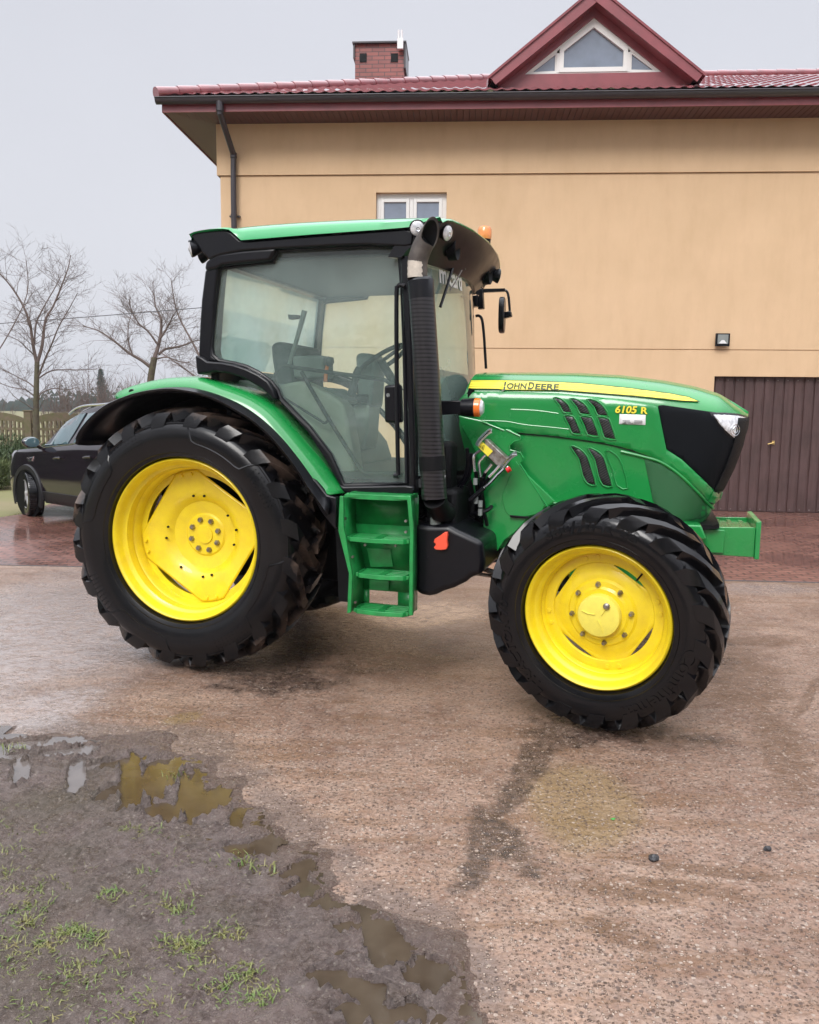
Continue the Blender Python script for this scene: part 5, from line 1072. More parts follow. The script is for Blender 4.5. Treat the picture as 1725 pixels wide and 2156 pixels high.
# ---- roof
def fx(y): return 1.62+.10*(1-((y-1)/.92)**2)     # front lip
EDGE=[]
def roof():
    top=[(0.0297, 2.7548), (0.087, 2.7694), (0.1937, 2.7831), (0.3719, 2.7956), (0.607, 2.801), (0.8553, 2.8017), (1.1439, 2.798), (1.4229, 2.7895), (1.55, 2.7841), (1.6039, 2.7753)]; low=[(0.0295, 2.7457), (0.0761, 2.7608), (0.1723, 2.7697), (0.2776, 2.768), (0.3244, 2.7512), (0.3807, 2.7015), (0.4323, 2.6955), (0.8549, 2.7055), (1.4237, 2.716), (1.5145, 2.7357), (1.6041, 2.7611)]
    T=smooth_open(top,3); L=smooth_open(low,3)
    xl=lambda P,x: interp(sorted(P),x)
    b=MB(); rows=[]; ysl=[.125,.145,.18,.25,.4,.6,1.0,1.4,1.6,1.75,1.82,1.855,1.875]
    x0=T[0][0]
    X=[x0+ (1.62-x0)*k/40 for k in range(41)]
    low_r=[]
    for y in ysl:
        row=[]
        e=max(0,1-min(y-.125,1.875-y)/.125)   # rounding near the sides
        for k,x in enumerate(X):
            s=k/40; xx=x+(fx(y)-1.62)*s
            z=xl(T,x)+.025*(1-((y-1)/.91)**2)-.03*e*e
            row.append((xx,y,z))
        rows.append(row)
    def side(y):
        return [(x+(fx(y)-1.62)*(k/40),y,xl(L,x)) for k,x in enumerate(X)]
    rows=[side(.09),[tuple(Vector(p).lerp(Vector(q),.5)+Vector((0,-.008,.012))) for p,q in zip(side(.09),rows[0])]]+rows+[side(1.91)]
    b.grid(rows)
    # front lip
    fr=[]; 
    for y in ysl: fr.append((fx(y),y,rows[2+ysl.index(y)][-1][2]))
    b.grid([[r[-1] for r in rows[2:-1]],[(p[0]+.006,p[1],p[2]-.008) for p in fr],[(p[0]-.004,p[1],p[2]-.016) for p in fr]])
    bk=[r[0] for r in rows[2:-1]]; b.grid([bk,[(p[0]-.012,p[1],p[2]-.02) for p in bk],[(p[0]+.02,p[1],p[2]-.04) for p in bk]])
    EDGE.extend([(p[1],p[2]) for p in fr])
    RF=b.build('roof','green_roof',CB,ang=45)
    # black underside
    un=[(0.032, 2.7475), (0.07, 2.7604), (0.272, 2.7649), (0.3157, 2.7491), (0.3701, 2.7013), (0.427, 2.6923), (0.8505, 2.7025), (1.4206, 2.7123), (1.4757, 2.6959), (1.4629, 2.6202), (1.4217, 2.6136), (1.1882, 2.6352), (0.9482, 2.6382), (0.6408, 2.6377), (0.3846, 2.6345), (0.2375, 2.6162), (0.1572, 2.592), (0.1049, 2.6448), (0.058, 2.7095)]
    b=MB(); b.prism(un,.105,1.895); U=b.build('roof_underside','black',CB,bevel=.012)
    return RF
roof()
# visor under the front of the roof
def visor():
    b=MB(); rows=[]
    for i in range(33):
        y=.11+1.78*i/32; xf_=fx(y); zl=2.735
        zl=interp(EDGE,y)
        row=[(1.40,y,2.70),(xf_-.03,y,zl-.012),(xf_+.002,y,zl-.014),(xf_-.004,y,zl-.03),(xf_-.05,y,2.68),(wsx(y,2.6)+.06,y,2.60),(wsx(y,2.6)+.02,y,2.555),(wsx(y,2.6)-.06,y,2.56)]
        rows.append(row)
    b.grid(rows); b.add(rows[0],[tuple(range(8))]); b.add(rows[-1],[tuple(range(8))])
    return b.build('visor','black',CB,ang=40)
VS=visor()
def worklamp(loc,dirv,r,name='work_lamp',hood=True):
    o=empty(name,loc,parent=TR); d=Vector(dirv).normalized(); o.rotation_euler=d.to_track_quat('X','Z').to_euler()
    b=MB(); b.lathe([(-.07,0),(-.06,r*.6),(-.01,r*1.02),(.004,r*1.05),(.006,r*.95)],(0,0,0),'x',28); b.build('housing','black',o)
    b=MB(); b.lathe([(.0,r*.96),(.010,r*.7),(.014,0)],(0,0,0),'x',28); b.build('lens','lamp',o)
    b=MB(); b.lathe([(-.0,0),(.008,r*.25)],(.008,0,-r*.1),'x',12); b.build('bulb','chrome',o)
    return o
p,=[(1.5831, 0.34, 2.7113)]; worklamp((1.640,.215,2.700),(1,-.45,-.25),.047)
p,=[(1.4802, 0.16, 2.7077)]; worklamp((1.50,.075,2.705),(.45,-.8,-.2),.045)
p,=[(1.5596, 1.65, 2.7518)]; worklamp((1.665,1.66,2.68),(1,.45,-.2),.05)
p,=[(1.5884, 0.75, 2.7793)]
for y_ in (.47,1.45):
    b=MB(); o_=b.lathe([(-.03,.03),(.0,.06),(.004,.065),(-.0,.07),(-.05,.07)],(0,0,0),'x',24).build('lamp_recess','black_matt',CB); o_.location=(fx(y_)-.05,y_,2.66)
p,=[(0.0486, 0.14, 2.676)]; worklamp((p[0]-.02,.12,p[2]-.01),(-1,-.75,-.25),.05)
p,=[(0.0197, 0.3, 2.6479)]; worklamp((p[0]-.02,.28,p[2]),(-1,-.2,-.3),.042)
# beacon
p,=[(1.5413, 1.72, 2.9258)]; BC=empty('beacon',(p[0],1.72,p[2]),parent=TR)
b=MB(); b.lathe([(0,0),(0,.045),(.03,.048),(.035,.05)],(0,0,0),'z',24); b.build('beacon_base','black',BC)
b=MB(); b.lathe([(.034,.05),(.05,.053),(.105,.052),(.125,.042),(.13,0)],(0,0,0),'z',24); b.build('beacon_lens','amber',BC)
# mirror on the far side
MR=empty('mirror',parent=TR); ym=2.15
b=MB(); b.prism([(1.3719, 2.5979), (1.4233, 2.6047), (1.4252, 2.5169), (1.3737, 2.5127)],ym-.1,ym-.02); b.prism([(1.3935, 2.6603), (1.4534, 2.6612), (1.4546, 2.6093), (1.4626, 2.505), (1.417, 2.5006), (1.4232, 2.6102), (1.3973, 2.6164)],ym-.04,ym+.02); b.build('mirror_bracket','black',MR,bevel=.004)
b=MB(); b.prism([(1.4449, 2.6615), (1.6286, 2.6597), (1.632, 2.6368), (1.4512, 2.634)],ym-.02,ym+.02); b.tube([(x,ym,z) for x,z in smooth_open([(1.6205, 2.648), (1.6432, 2.6365), (1.6585, 2.5873), (1.6696, 2.4838)],4)],.010,8); b.build('mirror_arm','black',MR)
b=MB(); b.prism([(1.6249, 2.4739), (1.6808, 2.4835), (1.6904, 2.4398), (1.6318, 2.4246)],ym-.03,ym+.03); b.build('mirror_clamp','black',MR,bevel=.008)
mh_=[(1.5993, 2.15, 2.5943), (1.6178, 2.15, 2.3099)]
cx_=(mh_[0][0]+mh_[1][0])/2; z0_=min(mh_[0][2],mh_[1][2]); z1_=max(mh_[0][2],mh_[1][2])
b=MB(); oval=[((.115*abs(math.cos(a))**.7)*(1 if math.cos(a)>0 else -1),((z1_-z0_)/2*abs(math.sin(a))**.8)*(1 if math.sin(a)>0 else -1)) for a in [2*math.pi*k/28 for k in range(28)]]
b.prism(oval,-.022,.022); mo=b.build('mirror_head','black',MR,bevel=.012,bseg=3); mo.location=(cx_,ym+.0,(z0_+z1_)/2); mo.rotation_euler=(0,rad(1),rad(96))
# far grab rail, antenna wire bits
b=MB(); P=[(1.4424, 2.4236), (1.4695, 2.4253), (1.4937, 2.3943), (1.5102, 2.2863), (1.5227, 2.1497), (1.534, 2.0181)]; b.tube([(x,1.92,z) for x,z in smooth_open(P,4)],.011,8); b.build('grab_rail','black',CB)
b=MB(); P=[(1.4627, 2.6924), (1.4475, 2.6412), (1.4407, 2.5791)]; b.tube([(x,1.85,z) for x,z in P],.014,8); b.prism([(1.3851, 2.7676), (1.5095, 2.7732), (1.5481, 2.7307), (1.5335, 2.6643), (1.4681, 2.6923), (1.3919, 2.7)],1.75,1.86); b.build('visor_bracket','black',CB,bevel=.01)
b=MB(); P=[(1.4823, 2.6608), (1.5075, 2.6212), (1.5238, 2.6181), (1.5314, 2.6385), (1.5173, 2.6648)]; b.tube([(x,1.8,z) for x,z in smooth_open(P,4)],.004,6); b.build('hook','rust',CB)
b=MB(); P=[(0.0844, 2.3275), (0.1143, 2.3268), (0.1122, 2.2347), (0.0823, 2.2353)]; b.prism(P,.25,.32); b.build('rear_reflector','black',CB,bevel=.004)
# ---- exhaust
EX=empty('exhaust',parent=TR); ye=.03
ax=[(1.5367, 2.4066), (1.5599, 2.1243), (1.5933, 1.7265), (1.6351, 1.1851)]
P=[(ax[0][0],ye,ax[0][1]),(ax[1][0],ye,ax[1][1]),(ax[2][0],ye+.0,ax[2][1]),(ax[3][0],ye,ax[3][1])]
wl=abs([(1.459, 2.3884)][0][0]-[(1.6114, 2.3835)][0][0])/2*.97
b=MB(); q=Vector(P[0]); b.tube([tuple(q+Vector((-.002,0,.012))),tuple(q),tuple(Vector(P[0]).lerp(Vector(P[1]),.35))],[wl*.86,wl,wl],28); b.build('silencer_collar','black',EX)
b=MB(); b.tube([tuple(Vector(P[0]).lerp(Vector(P[1]),.33))]+P[1:],wl*.99,32); b.build('heat_shield','shield',EX)
b=MB(); 
q1=Vector(P[2]).lerp(Vector(P[3]),.55); q2=Vector(P[2]).lerp(Vector(P[3]),.7); b.tube([tuple(q1),tuple(q2)],wl*1.03,28); b.tube([P[3],(P[3][0]+.01,ye+.10,P[3][2]-.08),(P[3][0]+.02,ye+.4,P[3][2]-.14)],wl*.9,20); b.build('shield_clamp','black_matt',EX)
tp=[(1.5267, 2.4266), (1.5221, 2.4722), (1.5235, 2.5175), (1.5389, 2.5771), (1.5663, 2.6359)]
# elbow with an oblique mouth facing forwards and out
tp=[(1.5158, 2.4231), (1.5153, 2.4649), (1.5164, 2.5102), (1.5311, 2.5624), (1.5546, 2.614)]
path=[Vector((x,ye,z)) for x,z in smooth_open(tp,4)]; rp=.055; seg=28; rings=[]
for i,pnt in enumerate(path):
    T=(path[min(i+1,len(path)-1)]-path[max(i-1,0)]).normalized(); Nn=Vector((0,1,0)); Bn=T.cross(Nn).normalized()
    if Bn.z<0 and i>6: pass
    rings.append([pnt+(Nn*math.cos(2*math.pi*k/seg)+Bn*math.sin(2*math.pi*k/seg))*rp for k in range(seg)])
(mxx_,mzz_),=[(1.592, 2.6578)]; last=Vector((mxx_,ye-.01,mzz_)); hv=Vector((.55,.83,0)); vv=Vector((.20,.0,.98))
mouth=[last+hv*(math.cos(2*math.pi*k/seg)*.060)+vv*(math.sin(2*math.pi*k/seg)*.094) for k in range(seg)]
b=MB(); b.grid([[tuple(p) for p in r] for r in rings]+[[tuple(p) for p in mouth]],closeu=True); b.build('tail_pipe','rust',EX,ang=75,solid=.004)
d1=[tuple(p.lerp(path[-1],.12)) for p in mouth]; d2=[tuple(p.lerp(q,.75).lerp(path[-1],.15)) for p,q in zip(mouth,rings[-1])]
b=MB(); b.grid([d1,d2],closeu=True); b.add(d2,[tuple(range(seg))]); b.build('pipe_bore','black_matt',EX)
b=MB(); rws=[]
for i in range(0,9):
    row=[]
    for k in range(seg+1):
        a=math.pi-.9+1.7*k/seg+ .10*math.sin(i*2.3); p=path[i]; q=Vector((0,1,0)); T=(path[min(i+1,len(path)-1)]-path[max(i-1,0)]).normalized(); Bn=T.cross(q).normalized()
        e=.10*noise.noise(Vector((i*1.7,k*.9,0)))
        row.append(tuple(p+(q*math.cos(a)+Bn*math.sin(a))*(rp*1.045)+Vector((0,0,e*.05))))
    rws.append(row)
b.grid(rws); b.build('bare_metal','rust_pale',EX,ang=80)
# ---- indicator lamp on an arm
IL=empty('indicator_lamp',parent=TR)
b=MB(); b.prism([(1.5608, 1.7469), (1.7297, 1.7499), (1.7312, 1.671), (1.5621, 1.6602)],.28,.34); b.build('arm','black',IL,bevel=.006)
c_=[(1.7214, 1.706), (1.8026, 1.7086), (1.8429, 1.7072)]; r_=abs([(1.77, 1.7633)][0][1]-[(1.7723, 1.6496)][0][1])/2
b=MB(); b.lathe([(c_[0][0],0),(c_[0][0],r_*.9),(c_[1][0],r_)],(0,.31,c_[1][1]),'x',24); b.build('lamp_body','black',IL)
b=MB(); b.lathe([(c_[1][0],r_*.99),(c_[1][0]+.03,r_*.95),(c_[1][0]+.042,r_*.7)],(0,.31,c_[1][1]),'x',24); b.build('orange_lens','orange',IL)
b=MB(); b.lathe([(c_[1][0]+.036,r_*.85),(c_[1][0]+.05,r_*.6),(c_[1][0]+.054,0)],(0,.31,c_[1][1]),'x',24); b.build('clear_lens','lamp',IL)

# ================================================================ house
HO=empty('house',(6.2,13.97,0),-rad(3.6)); tag(HO,'ochre two-storey house with a wine red tiled hip roof behind the tractor','house')
GX0,GX1,GZ=-1.082,3.6,2.31
X0,X1=-9.50,9.0; ZT_=6.43
win=[(-6.8367, 5.3188), (-5.6454, 5.3125), (-5.6333, 4.581), (-6.8324, 4.5834)]; wx0,wx1,wz1=win[0][0],win[1][0],win[0][1]; wz0=wz1-1.35
def wallgrid(x0,x1,z0,z1,holes,y,b):
    xs=sorted(set([x0,x1]+[h[0] for h in holes]+[h[1] for h in holes])); zs=sorted(set([z0,z1]+[h[2] for h in holes]+[h[3] for h in holes]))
    for a,c in zip(xs,xs[1:]):
        for d,e in zip(zs,zs[1:]):
            mx_,mz_=(a+c)/2,(d+e)/2
            if any(h[0]<mx_<h[1] and h[2]<mz_<h[3] for h in holes) or mx_<x0 or mx_>x1 or mz_<z0 or mz_>z1: continue
            b.add([(a,y,d),(c,y,d),(c,y,e),(a,y,e)],[(0,1,2,3)])
b=MB()
hol=[(GX0,GX1,-.01,GZ),(wx0,wx1,wz0,wz1)]
wallgrid(X0,X1,-.05,2.742,[h for h in hol if h[2]<1],0,b)
wallgrid(X0,X1,2.756,5.594,[hol[1]],0,b)
wallgrid(X0-.05,X1,5.606,ZT_,[],-.03,b)
b.add([(X0-.05,-.03,5.606),(X1,-.03,5.606),(X1,0.03,5.606),(X0-.05,0.03,5.606)],[(0,1,2,3)])
for z in (2.742,5.594): b.add([(X0,0,z),(X1,0,z),(X1,.02,z),(X0,.02,z)],[(0,1,2,3)]); b.add([(X0,.02,z),(X1,.02,z),(X1,.02,z+.014),(X0,.02,z+.014)],[(0,1,2,3)])
b.add([(X0,0,2.756),(X1,0,2.756),(X1,.02,2.756),(X0,.02,2.756)],[(0,1,2,3)])
b.add([(X0,0,-.05),(X0,10,-.05),(X0,10,5.606),(X0,0,5.606)],[(0,1,2,3)]); b.add([(X0-.05,-.03,5.606),(X0-.05,10,5.606),(X0-.05,10,ZT_),(X0-.05,-.03,ZT_)],[(0,1,2,3)])
b.add([(X1,0,-.05),(X1,10,-.05),(X1,10,ZT_),(X1,0,ZT_)],[(0,1,2,3)]); b.add([(X0,10,-.05),(X1,10,-.05),(X1,10,ZT_),(X0,10,ZT_)],[(0,1,2,3)])
def reveal(b,x0,x1,z0,z1,d,bottom=True):
    b.add([(x0,0,z0),(x0,d,z0),(x0,d,z1),(x0,0,z1)],[(0,1,2,3)]); b.add([(x1,0,z0),(x1,d,z0),(x1,d,z1),(x1,0,z1)],[(0,1,2,3)]); b.add([(x0,0,z1),(x1,0,z1),(x1,d,z1),(x0,d,z1)],[(0,1,2,3)])
    if bottom: b.add([(x0,0,z0),(x1,0,z0),(x1,d,z0),(x0,d,z0)],[(0,1,2,3)])
reveal(b,wx0,wx1,wz0,wz1,.16); reveal(b,GX0,GX1,-.05,GZ,.12,False)
b.build('wall','plaster',HO,smooth=False)
# window
Wn=empty('window',parent=HO)
b=MB(); yf_=.10
def bar(x0,x1,z0,z1,y0=.09,y1=.15): b.box(x0,x1,y0,y1,z0,z1)
bar(wx0,wx0+.07,wz0,wz1); bar(wx1-.07,wx1,wz0,wz1); bar(wx0+.07,wx1-.07,wz1-.08,wz1); bar(wx0+.07,wx1-.07,wz0,wz0+.08); xm=(wx0+wx1)/2; bar(xm-.03,xm+.03,wz0+.08,wz1-.08)
for a,c in ((wx0+.07,xm-.03),(xm+.03,wx1-.07)):
    z0,z1=wz0+.08,wz1-.08; y0=.075
    b.box(a+.003,a+.06,y0,.14,z0,z1); b.box(c-.06,c-.003,y0,.14,z0,z1); b.box(a+.06,c-.06,y0,.14,z1-.06,z1-.003); b.box(a+.06,c-.06,y0,.14,z0+.003,z0+.06)
b.build('frame','upvc',Wn,bevel=.006)
for a,c in ((wx0+.12,xm-.08),(xm+.08,wx1-.12)):
    b=MB(); b.box(a,c,.105,.115,wz0+.13,wz1-.13); b.build('pane','pane',Wn)
# garage door: vertical ribbed sheet
b=MB(); rows=[[],[]]; x=GX0+.01; pitch=.165
k=0
while x<GX1-.01:
    for (dx,yy) in ((0,.09),(.012,.112),(.030,.112),(.042,.09)): 
        if x+dx<GX1: rows[0].append((x+dx,yy,0.02)); rows[1].append((x+dx,yy,GZ))
    x+=pitch
rows=[rows[0],rows[1]]; b.grid(rows); GD=b.build('garage_door','door_brown',HO,smooth=False)
b=MB(); b.box(GX0,GX1,.115,.14,0,GZ); b.build('door_backing','door_brown',GD)
b=MB()
for i in range(24):
    b.lathe([(.084,0),(.084,.009),(.092,.009)],(GX0+.09+i*pitch,0,.055),'y',6)
    b.lathe([(.084,0),(.084,.009),(.092,.009)],(GX0+.09+i*pitch,0,GZ-.06),'y',6)
b.build('door_screws','steel',GD)
(hx_,hz_),=[(-0.0176, 1.2031)]; b=MB(); b.box(hx_-.02,hx_+.02,.07,.09,hz_-.03,hz_+.03); b.tube([(hx_+.0,.05,hz_),(hx_-.10,.045,hz_-.025)],.011,8); b.tube([(hx_,.09,hz_),(hx_,.05,hz_)],.012,8); b.build('door_handle','brass',GD)
# floodlight
FL=empty('floodlight'); FL.location=HO.location; FL.rotation_euler=HO.rotation_euler; tag(FL,'small square floodlight on the plaster above the garage door','floodlight')
fl=[(-1.1249, 3.0114), (-0.8931, 3.0126), (-0.8807, 2.7993), (-1.113, 2.7979)]; xa,xb,za,zb=fl[0][0],fl[1][0],fl[2][1],fl[0][1]
b=MB(); b.box(xa,xb,-.10,-.06,za,zb); b.box((xa+xb)/2-.03,(xa+xb)/2+.03,-.06,-.0,(za+zb)/2-.03,(za+zb)/2+.03); b.build('housing','black',FL,bevel=.006)
b=MB(); b.box(xa+.03,xb-.03,-.106,-.1,za+.04,zb-.02); b.build('lens','cabgrey',FL)
b=MB(); b.prism([(xa+.05,za+.045),(xb-.05,za+.045),((xa+xb)/2+.02,za+.1),((xa+xb)/2-.02,za+.1)],-.108,-.105); b.build('reflector','white',FL)
# soffit, fascia, gutter
EO=.65; XL=-10.22; XR=9.7
b=MB(); b.add([(XL,-EO,ZT_),(XR,-EO,ZT_),(XR,-.03,ZT_),(X0-.05,-.03,ZT_)],[(0,1,2,3)]); b.build('soffit','soffit',HO,smooth=False)
b=MB(); b.add([(XL,-EO,ZT_),(X0-.05,-.03,ZT_),(X0-.05,10,ZT_),(XL,10.65,ZT_)],[(0,1,2,3)]); so=b.build('side_soffit',line_mat('side_soffit_boards',(.105,.05,.05),(.03,.012,.013),1,0,.0,.5),HO,smooth=False)
b=MB(); b.box(XL-.01,XR,-EO-.02,-EO,ZT_-.02,ZT_+.20); b.box(XL-.03,XL-.01,-EO,10.6,ZT_-.015,ZT_+.18); b.build('fascia','wine',HO)
b=MB(); rows=[]
for x in (XL-.09,XR):
    rows.append([(x,-EO-.085-.075*math.cos(a),ZT_+.165-.085*math.sin(a)) for a in [math.pi*k/12 for k in range(13)]])
b.grid(rows); b.add([rows[0][k] for k in range(13)],[tuple(range(13))]); 
b.tube([(XL-.09,-EO-.163,ZT_+.165),(XR,-EO-.163,ZT_+.165)],.010,8); GT=b.build('gutter','gutter',HO,solid=.004)
b=MB(); k=0
xx=XL+.3
while xx<4: b.box(xx,xx+.025,-EO-.168,-EO-.0,ZT_+.168,ZT_+.176); xx+=.62
b.build('gutter_clip','gutter',GT)
b=MB(); b.box(XL-.02,XR,-EO-.06,-EO+.1,ZT_+.185,ZT_+.20); b.build('drip_edge','wine',HO)
# downpipe
dp_=[]; b=MB()
(a1,a2)=[(-9.2729, 6.5524), (-9.2761, 6.3717)],[(-9.2385, 5.9147), (-9.2463, 5.419)]
b.tube([(a1[0][0],-.735,ZT_+.12),(a1[1][0],-.735,a1[1][1]),(a2[0][0],-.10,a2[0][1]),(a2[1][0],-.10,a2[1][1]),(a2[1][0],-.10,.2)],.05,14); b.tube([(a1[0][0],-.735,ZT_+.13),(a1[0][0],-.735,a1[1][1]+.02)],.062,14)
b.tube([(a2[0][0],-.10,a2[0][1]+.03),(a2[0][0],-.10,a2[0][1]-.05)],.058,14)
for z in (4.95,3.2): b.tube([(a2[1][0],-.10,z),(a2[1][0],-.10,z-.04)],.056,14); b.box(a2[1][0]-.09,a2[1][0]+.09,-.06,-.0,z-.035,z-.01)
b.build('downpipe','gutter',HO)
# roof with pressed tiles
TP=.409; RD=5.0; EY=-EO-.10; EX_=XL-.06; Z0=ZT_+.205
def tile(u,s):
    w=math.sin(math.pi*2*u/.186); wv=.016*(1 if w>0 else .45)*w; st=(s%.35)/.35
    return wv+.022*(1-st)
b=MB(); rows=[]
rr_=[]; s=0; S=math.hypot(1,TP)
runs=[]
d=0.0
while d<RD+.75-.001:
    for e in (0.0,.16,.32,.3499): runs.append(min(d+e,RD+.75))
    d+=.35
nx=int((XR-EX_)/.031)
vs=[];idx={}
prev=None
for r in runs:
    row=[]
    for i in range(nx+1):
        x=EX_+i*.031; x=max(x,EX_+r)   # hip edge
        row.append((x,EY+r,Z0+TP*r+tile(x,r)))
    rows.append(row)
b.grid(rows); RFH=b.build('roof','wine_tile',HO,ang=50,weld=False)
b=MB(); rows=[]; ny=int(10.9/.031)
for r in runs[:64]:
    row=[]
    for i in range(ny+1):
        y=EY+i*.031; y=min(max(y,EY+r),10.75-r)
        row.append((EX_+r,y,Z0+TP*r+tile(y,r)))
    rows.append(row)
b.grid(rows); b.build('side_roof','wine_tile',RFH,ang=50,weld=False)
b=MB()
def caps(p,q,b,n):
    p=Vector(p);q=Vector(q)
    for i in range(n):
        a=p.lerp(q,i/n);c=p.lerp(q,(i+1)/n+.01); b.tube([tuple(a),tuple(a.lerp(c,.08)),tuple(c)],[.10,.105,.085],12)
caps((EX_-.02,EY-.02,Z0+.03),(EX_+RD+.75,EY+RD+.75,Z0+TP*(RD+.75)+.02),b,22); caps((EX_+RD+.75,EY+RD+.75,Z0+TP*(RD+.75)+.02),(XR,EY+RD+.75,Z0+TP*(RD+.75)+.02),b,34); b.build('ridge_tiles','wine_tile',RFH,ang=40)
# back slopes close the roof
b=MB(); zr=Z0+TP*(RD+.75); b.add([(EX_+RD+.75,EY+RD+.75,zr),(XR,EY+RD+.75,zr),(XR,EY+2*(RD+.75),Z0),(EX_,EY+2*(RD+.75),Z0)],[(0,1,2,3)]); b.build('back_roof','wine_tile',RFH,smooth=False)
# chimney
ch=[(-7.5925, 8.9527), (-6.6128, 8.9372), (-6.5979, 8.4012)]; cx0,cx1,czt=ch[0][0],ch[1][0],ch[0][1]
b=MB(); b.box(cx0,cx1,3.0,3.75,7.2,czt-.03); b.box(cx0-.03,cx1+.03,2.97,3.78,czt-.22,czt-.03) if False else None; CH=b.build('chimney','chimney_brick',HO,smooth=False)
b=MB(); b.box(cx0-.05,cx1+.05,2.93,3.82,czt-.03,czt); b.box(cx1+.003,cx1+.04,2.95,3.8,czt-.5,czt-.03); b.box(cx0-.035,cx0-.003,2.96,3.8,czt-.3,czt-.03); b.build('chimney_cap','gutter',CH)
b=MB()
for (x,z) in [(-7.4295, 8.6693), (-6.8015, 8.66)]: b=MB(); b.box(x-.07,x+.07,2.985,3.005,z-.08,z+.08); b.build('flue_opening','black_matt',CH)
b=MB(); aa=[(-6.7368, 8.7778), (-6.6205, 8.9661), (-6.7131, 9.135), (-6.6525, 9.134)]; b.box(aa[0][0],aa[1][0],2.86,2.93,aa[0][1],aa[1][1]); 
for k in (2,3): b.tube([(aa[k][0],2.9,aa[1][1]-.02),(aa[k][0],2.9,aa[k][1])],.022,8)
AN=b.build('antenna_box','white',HO)
AN.name='antenna'
# dormer
DR=empty('dormer',parent=HO)
apex=[(-3.3089, 8.3689)][0]; bl_=[(-4.9803, 7.0876)][0]; br_=[(-1.5753, 7.1151)][0]; zb_=7.05
apx,apz=apex; xl_,xr_=bl_[0],br_[0]
ow=[(-3.3005, 8.0331), (-4.4073, 7.176), (-2.1706, 7.1818)]; iw_a,iw_l,iw_r=ow
b=MB()
face=[(xl_+.1,zb_),(xr_-.1,zb_),(apx,apz-.1)]
# ring between outer triangle and window triangle
O3=[(xl_+.05,zb_-.15),(xr_-.05,zb_-.15),(apx,apz-.05)]; I3=[(iw_l[0],iw_l[1]),(iw_r[0],iw_r[1]),(iw_a[0],iw_a[1])]
for i in range(3):
    j=(i+1)%3; b.add([(O3[i][0],.02,O3[i][1]),(O3[j][0],.02,O3[j][1]),(I3[j][0],.02,I3[j][1]),(I3[i][0],.02,I3[i][1])],[(0,1,2,3)])
    b.add([(I3[i][0],.02,I3[i][1]),(I3[j][0],.02,I3[j][1]),(I3[j][0],.12,I3[j][1]),(I3[i][0],.12,I3[i][1])],[(0,1,2,3)])
b.build('dormer_face','wine',DR,smooth=False)
def slab(p,q,w,y0,y1,b):
    p=Vector(p);q=Vector(q);d=(q-p).normalized();n=Vector((-d.y,d.x))
    if n.y>0: n=-n
    P=[p,q,q+n*w,p+n*w]; b.prism([tuple(v) for v in P],y0,y1)
b=MB(); slab((xl_-.0,zb_+.02),(apx,apz),.17,-.22,-.19,b); slab((xr_+.0,zb_+.02),(apx,apz),.17,-.225,-.195,b); b.build('barge_board','wine',DR)
b=MB(); slab((xl_-.04,zb_-.01),(apx,apz+.035),.035,-.25,5.0,b); slab((xr_+.04,zb_-.01),(apx,apz+.035),.036,-.245,5.0,b); b.build('dormer_roof','wine_tile',DR)
b=MB(); slab((xl_+.1,zb_-.0),(apx,apz-.06),.10,-.19,.02,b); slab((xr_-.1,zb_-.0),(apx,apz-.06),.10,-.188,.022,b); b.build('dormer_soffit','wine',DR)
def tri_ring(P,d,y0,y1,name,mt,par):
    if area2(P)<0: P=P[::-1]
    I=inset(P,d); b=MB()
    n=len(P)
    for i in range(n):
        j=(i+1)%n; b.prism([P[i],P[j],I[j],I[i]],y0,y1)
    b.build(name,mt,par,smooth=False); return I
WN2=empty('window_frames',parent=DR) if False else DR
b=MB(); P=I3; I=inset(P if area2(P)>0 else P[::-1],.045)
I_out=tri_ring(I3,.045,.05,.12,'dormer_frame','upvc',DR)
def clipx(P,x0,x1):
    o=[]
    def cl(P,f,val,sg):
        r=[]
        for i in range(len(P)):
            a=P[i-1];c=P[i];ia=sg*(a[0]-val)>=0;ic=sg*(c[0]-val)>=0
            if ia!=ic: t=(val-a[0])/(c[0]-a[0]); r.append((val,a[1]+(c[1]-a[1])*t))
            if ic: r.append(c)
        return r
    return cl(cl(P,0,x0,1),0,x1,-1)
mu1,mu2=[(-3.8574, 7.3591), (-2.74, 7.3429)][0][0],[(-2.7172, 7.3425), (-2.6823, 7.4148)][0][0]
for k,(a,c,fw_) in enumerate(((-99,mu1-.02,.03),(mu1+.02,mu2-.02,.07),(mu2+.02,99,.03))):
    P=clipx(I_out,a,c)
    if len(P)>=3:
        J=tri_ring(P,fw_,.035 if k==1 else .06,.12,'sash','upvc',DR)
        b=MB(); b.prism(J,.085,.095); b.build('pane','pane',DR,smooth=False)
b=MB(); b.box(mu1-.02,mu1+.02,.045,.12,I_out[0][1] if False else min(p[1] for p in I_out),min(p[1] for p in I_out)+.30); b.box(mu2-.02,mu2+.02,.045,.12,min(p[1] for p in I_out),min(p[1] for p in I_out)+.30); b.build('mullion','upvc',DR,smooth=False)

# ================================================================ car
CTH=rad(39)
CO=Vector((-5.75,12.45,0))
CA=empty('parked_car',tuple(CO)); CA.rotation_euler=(0,0,math.pi-CTH)   # local x = forward; near side is +y after the turn
tag(CA,'dark crossover car with silver roof rails parked on the paving behind the tractor','car')
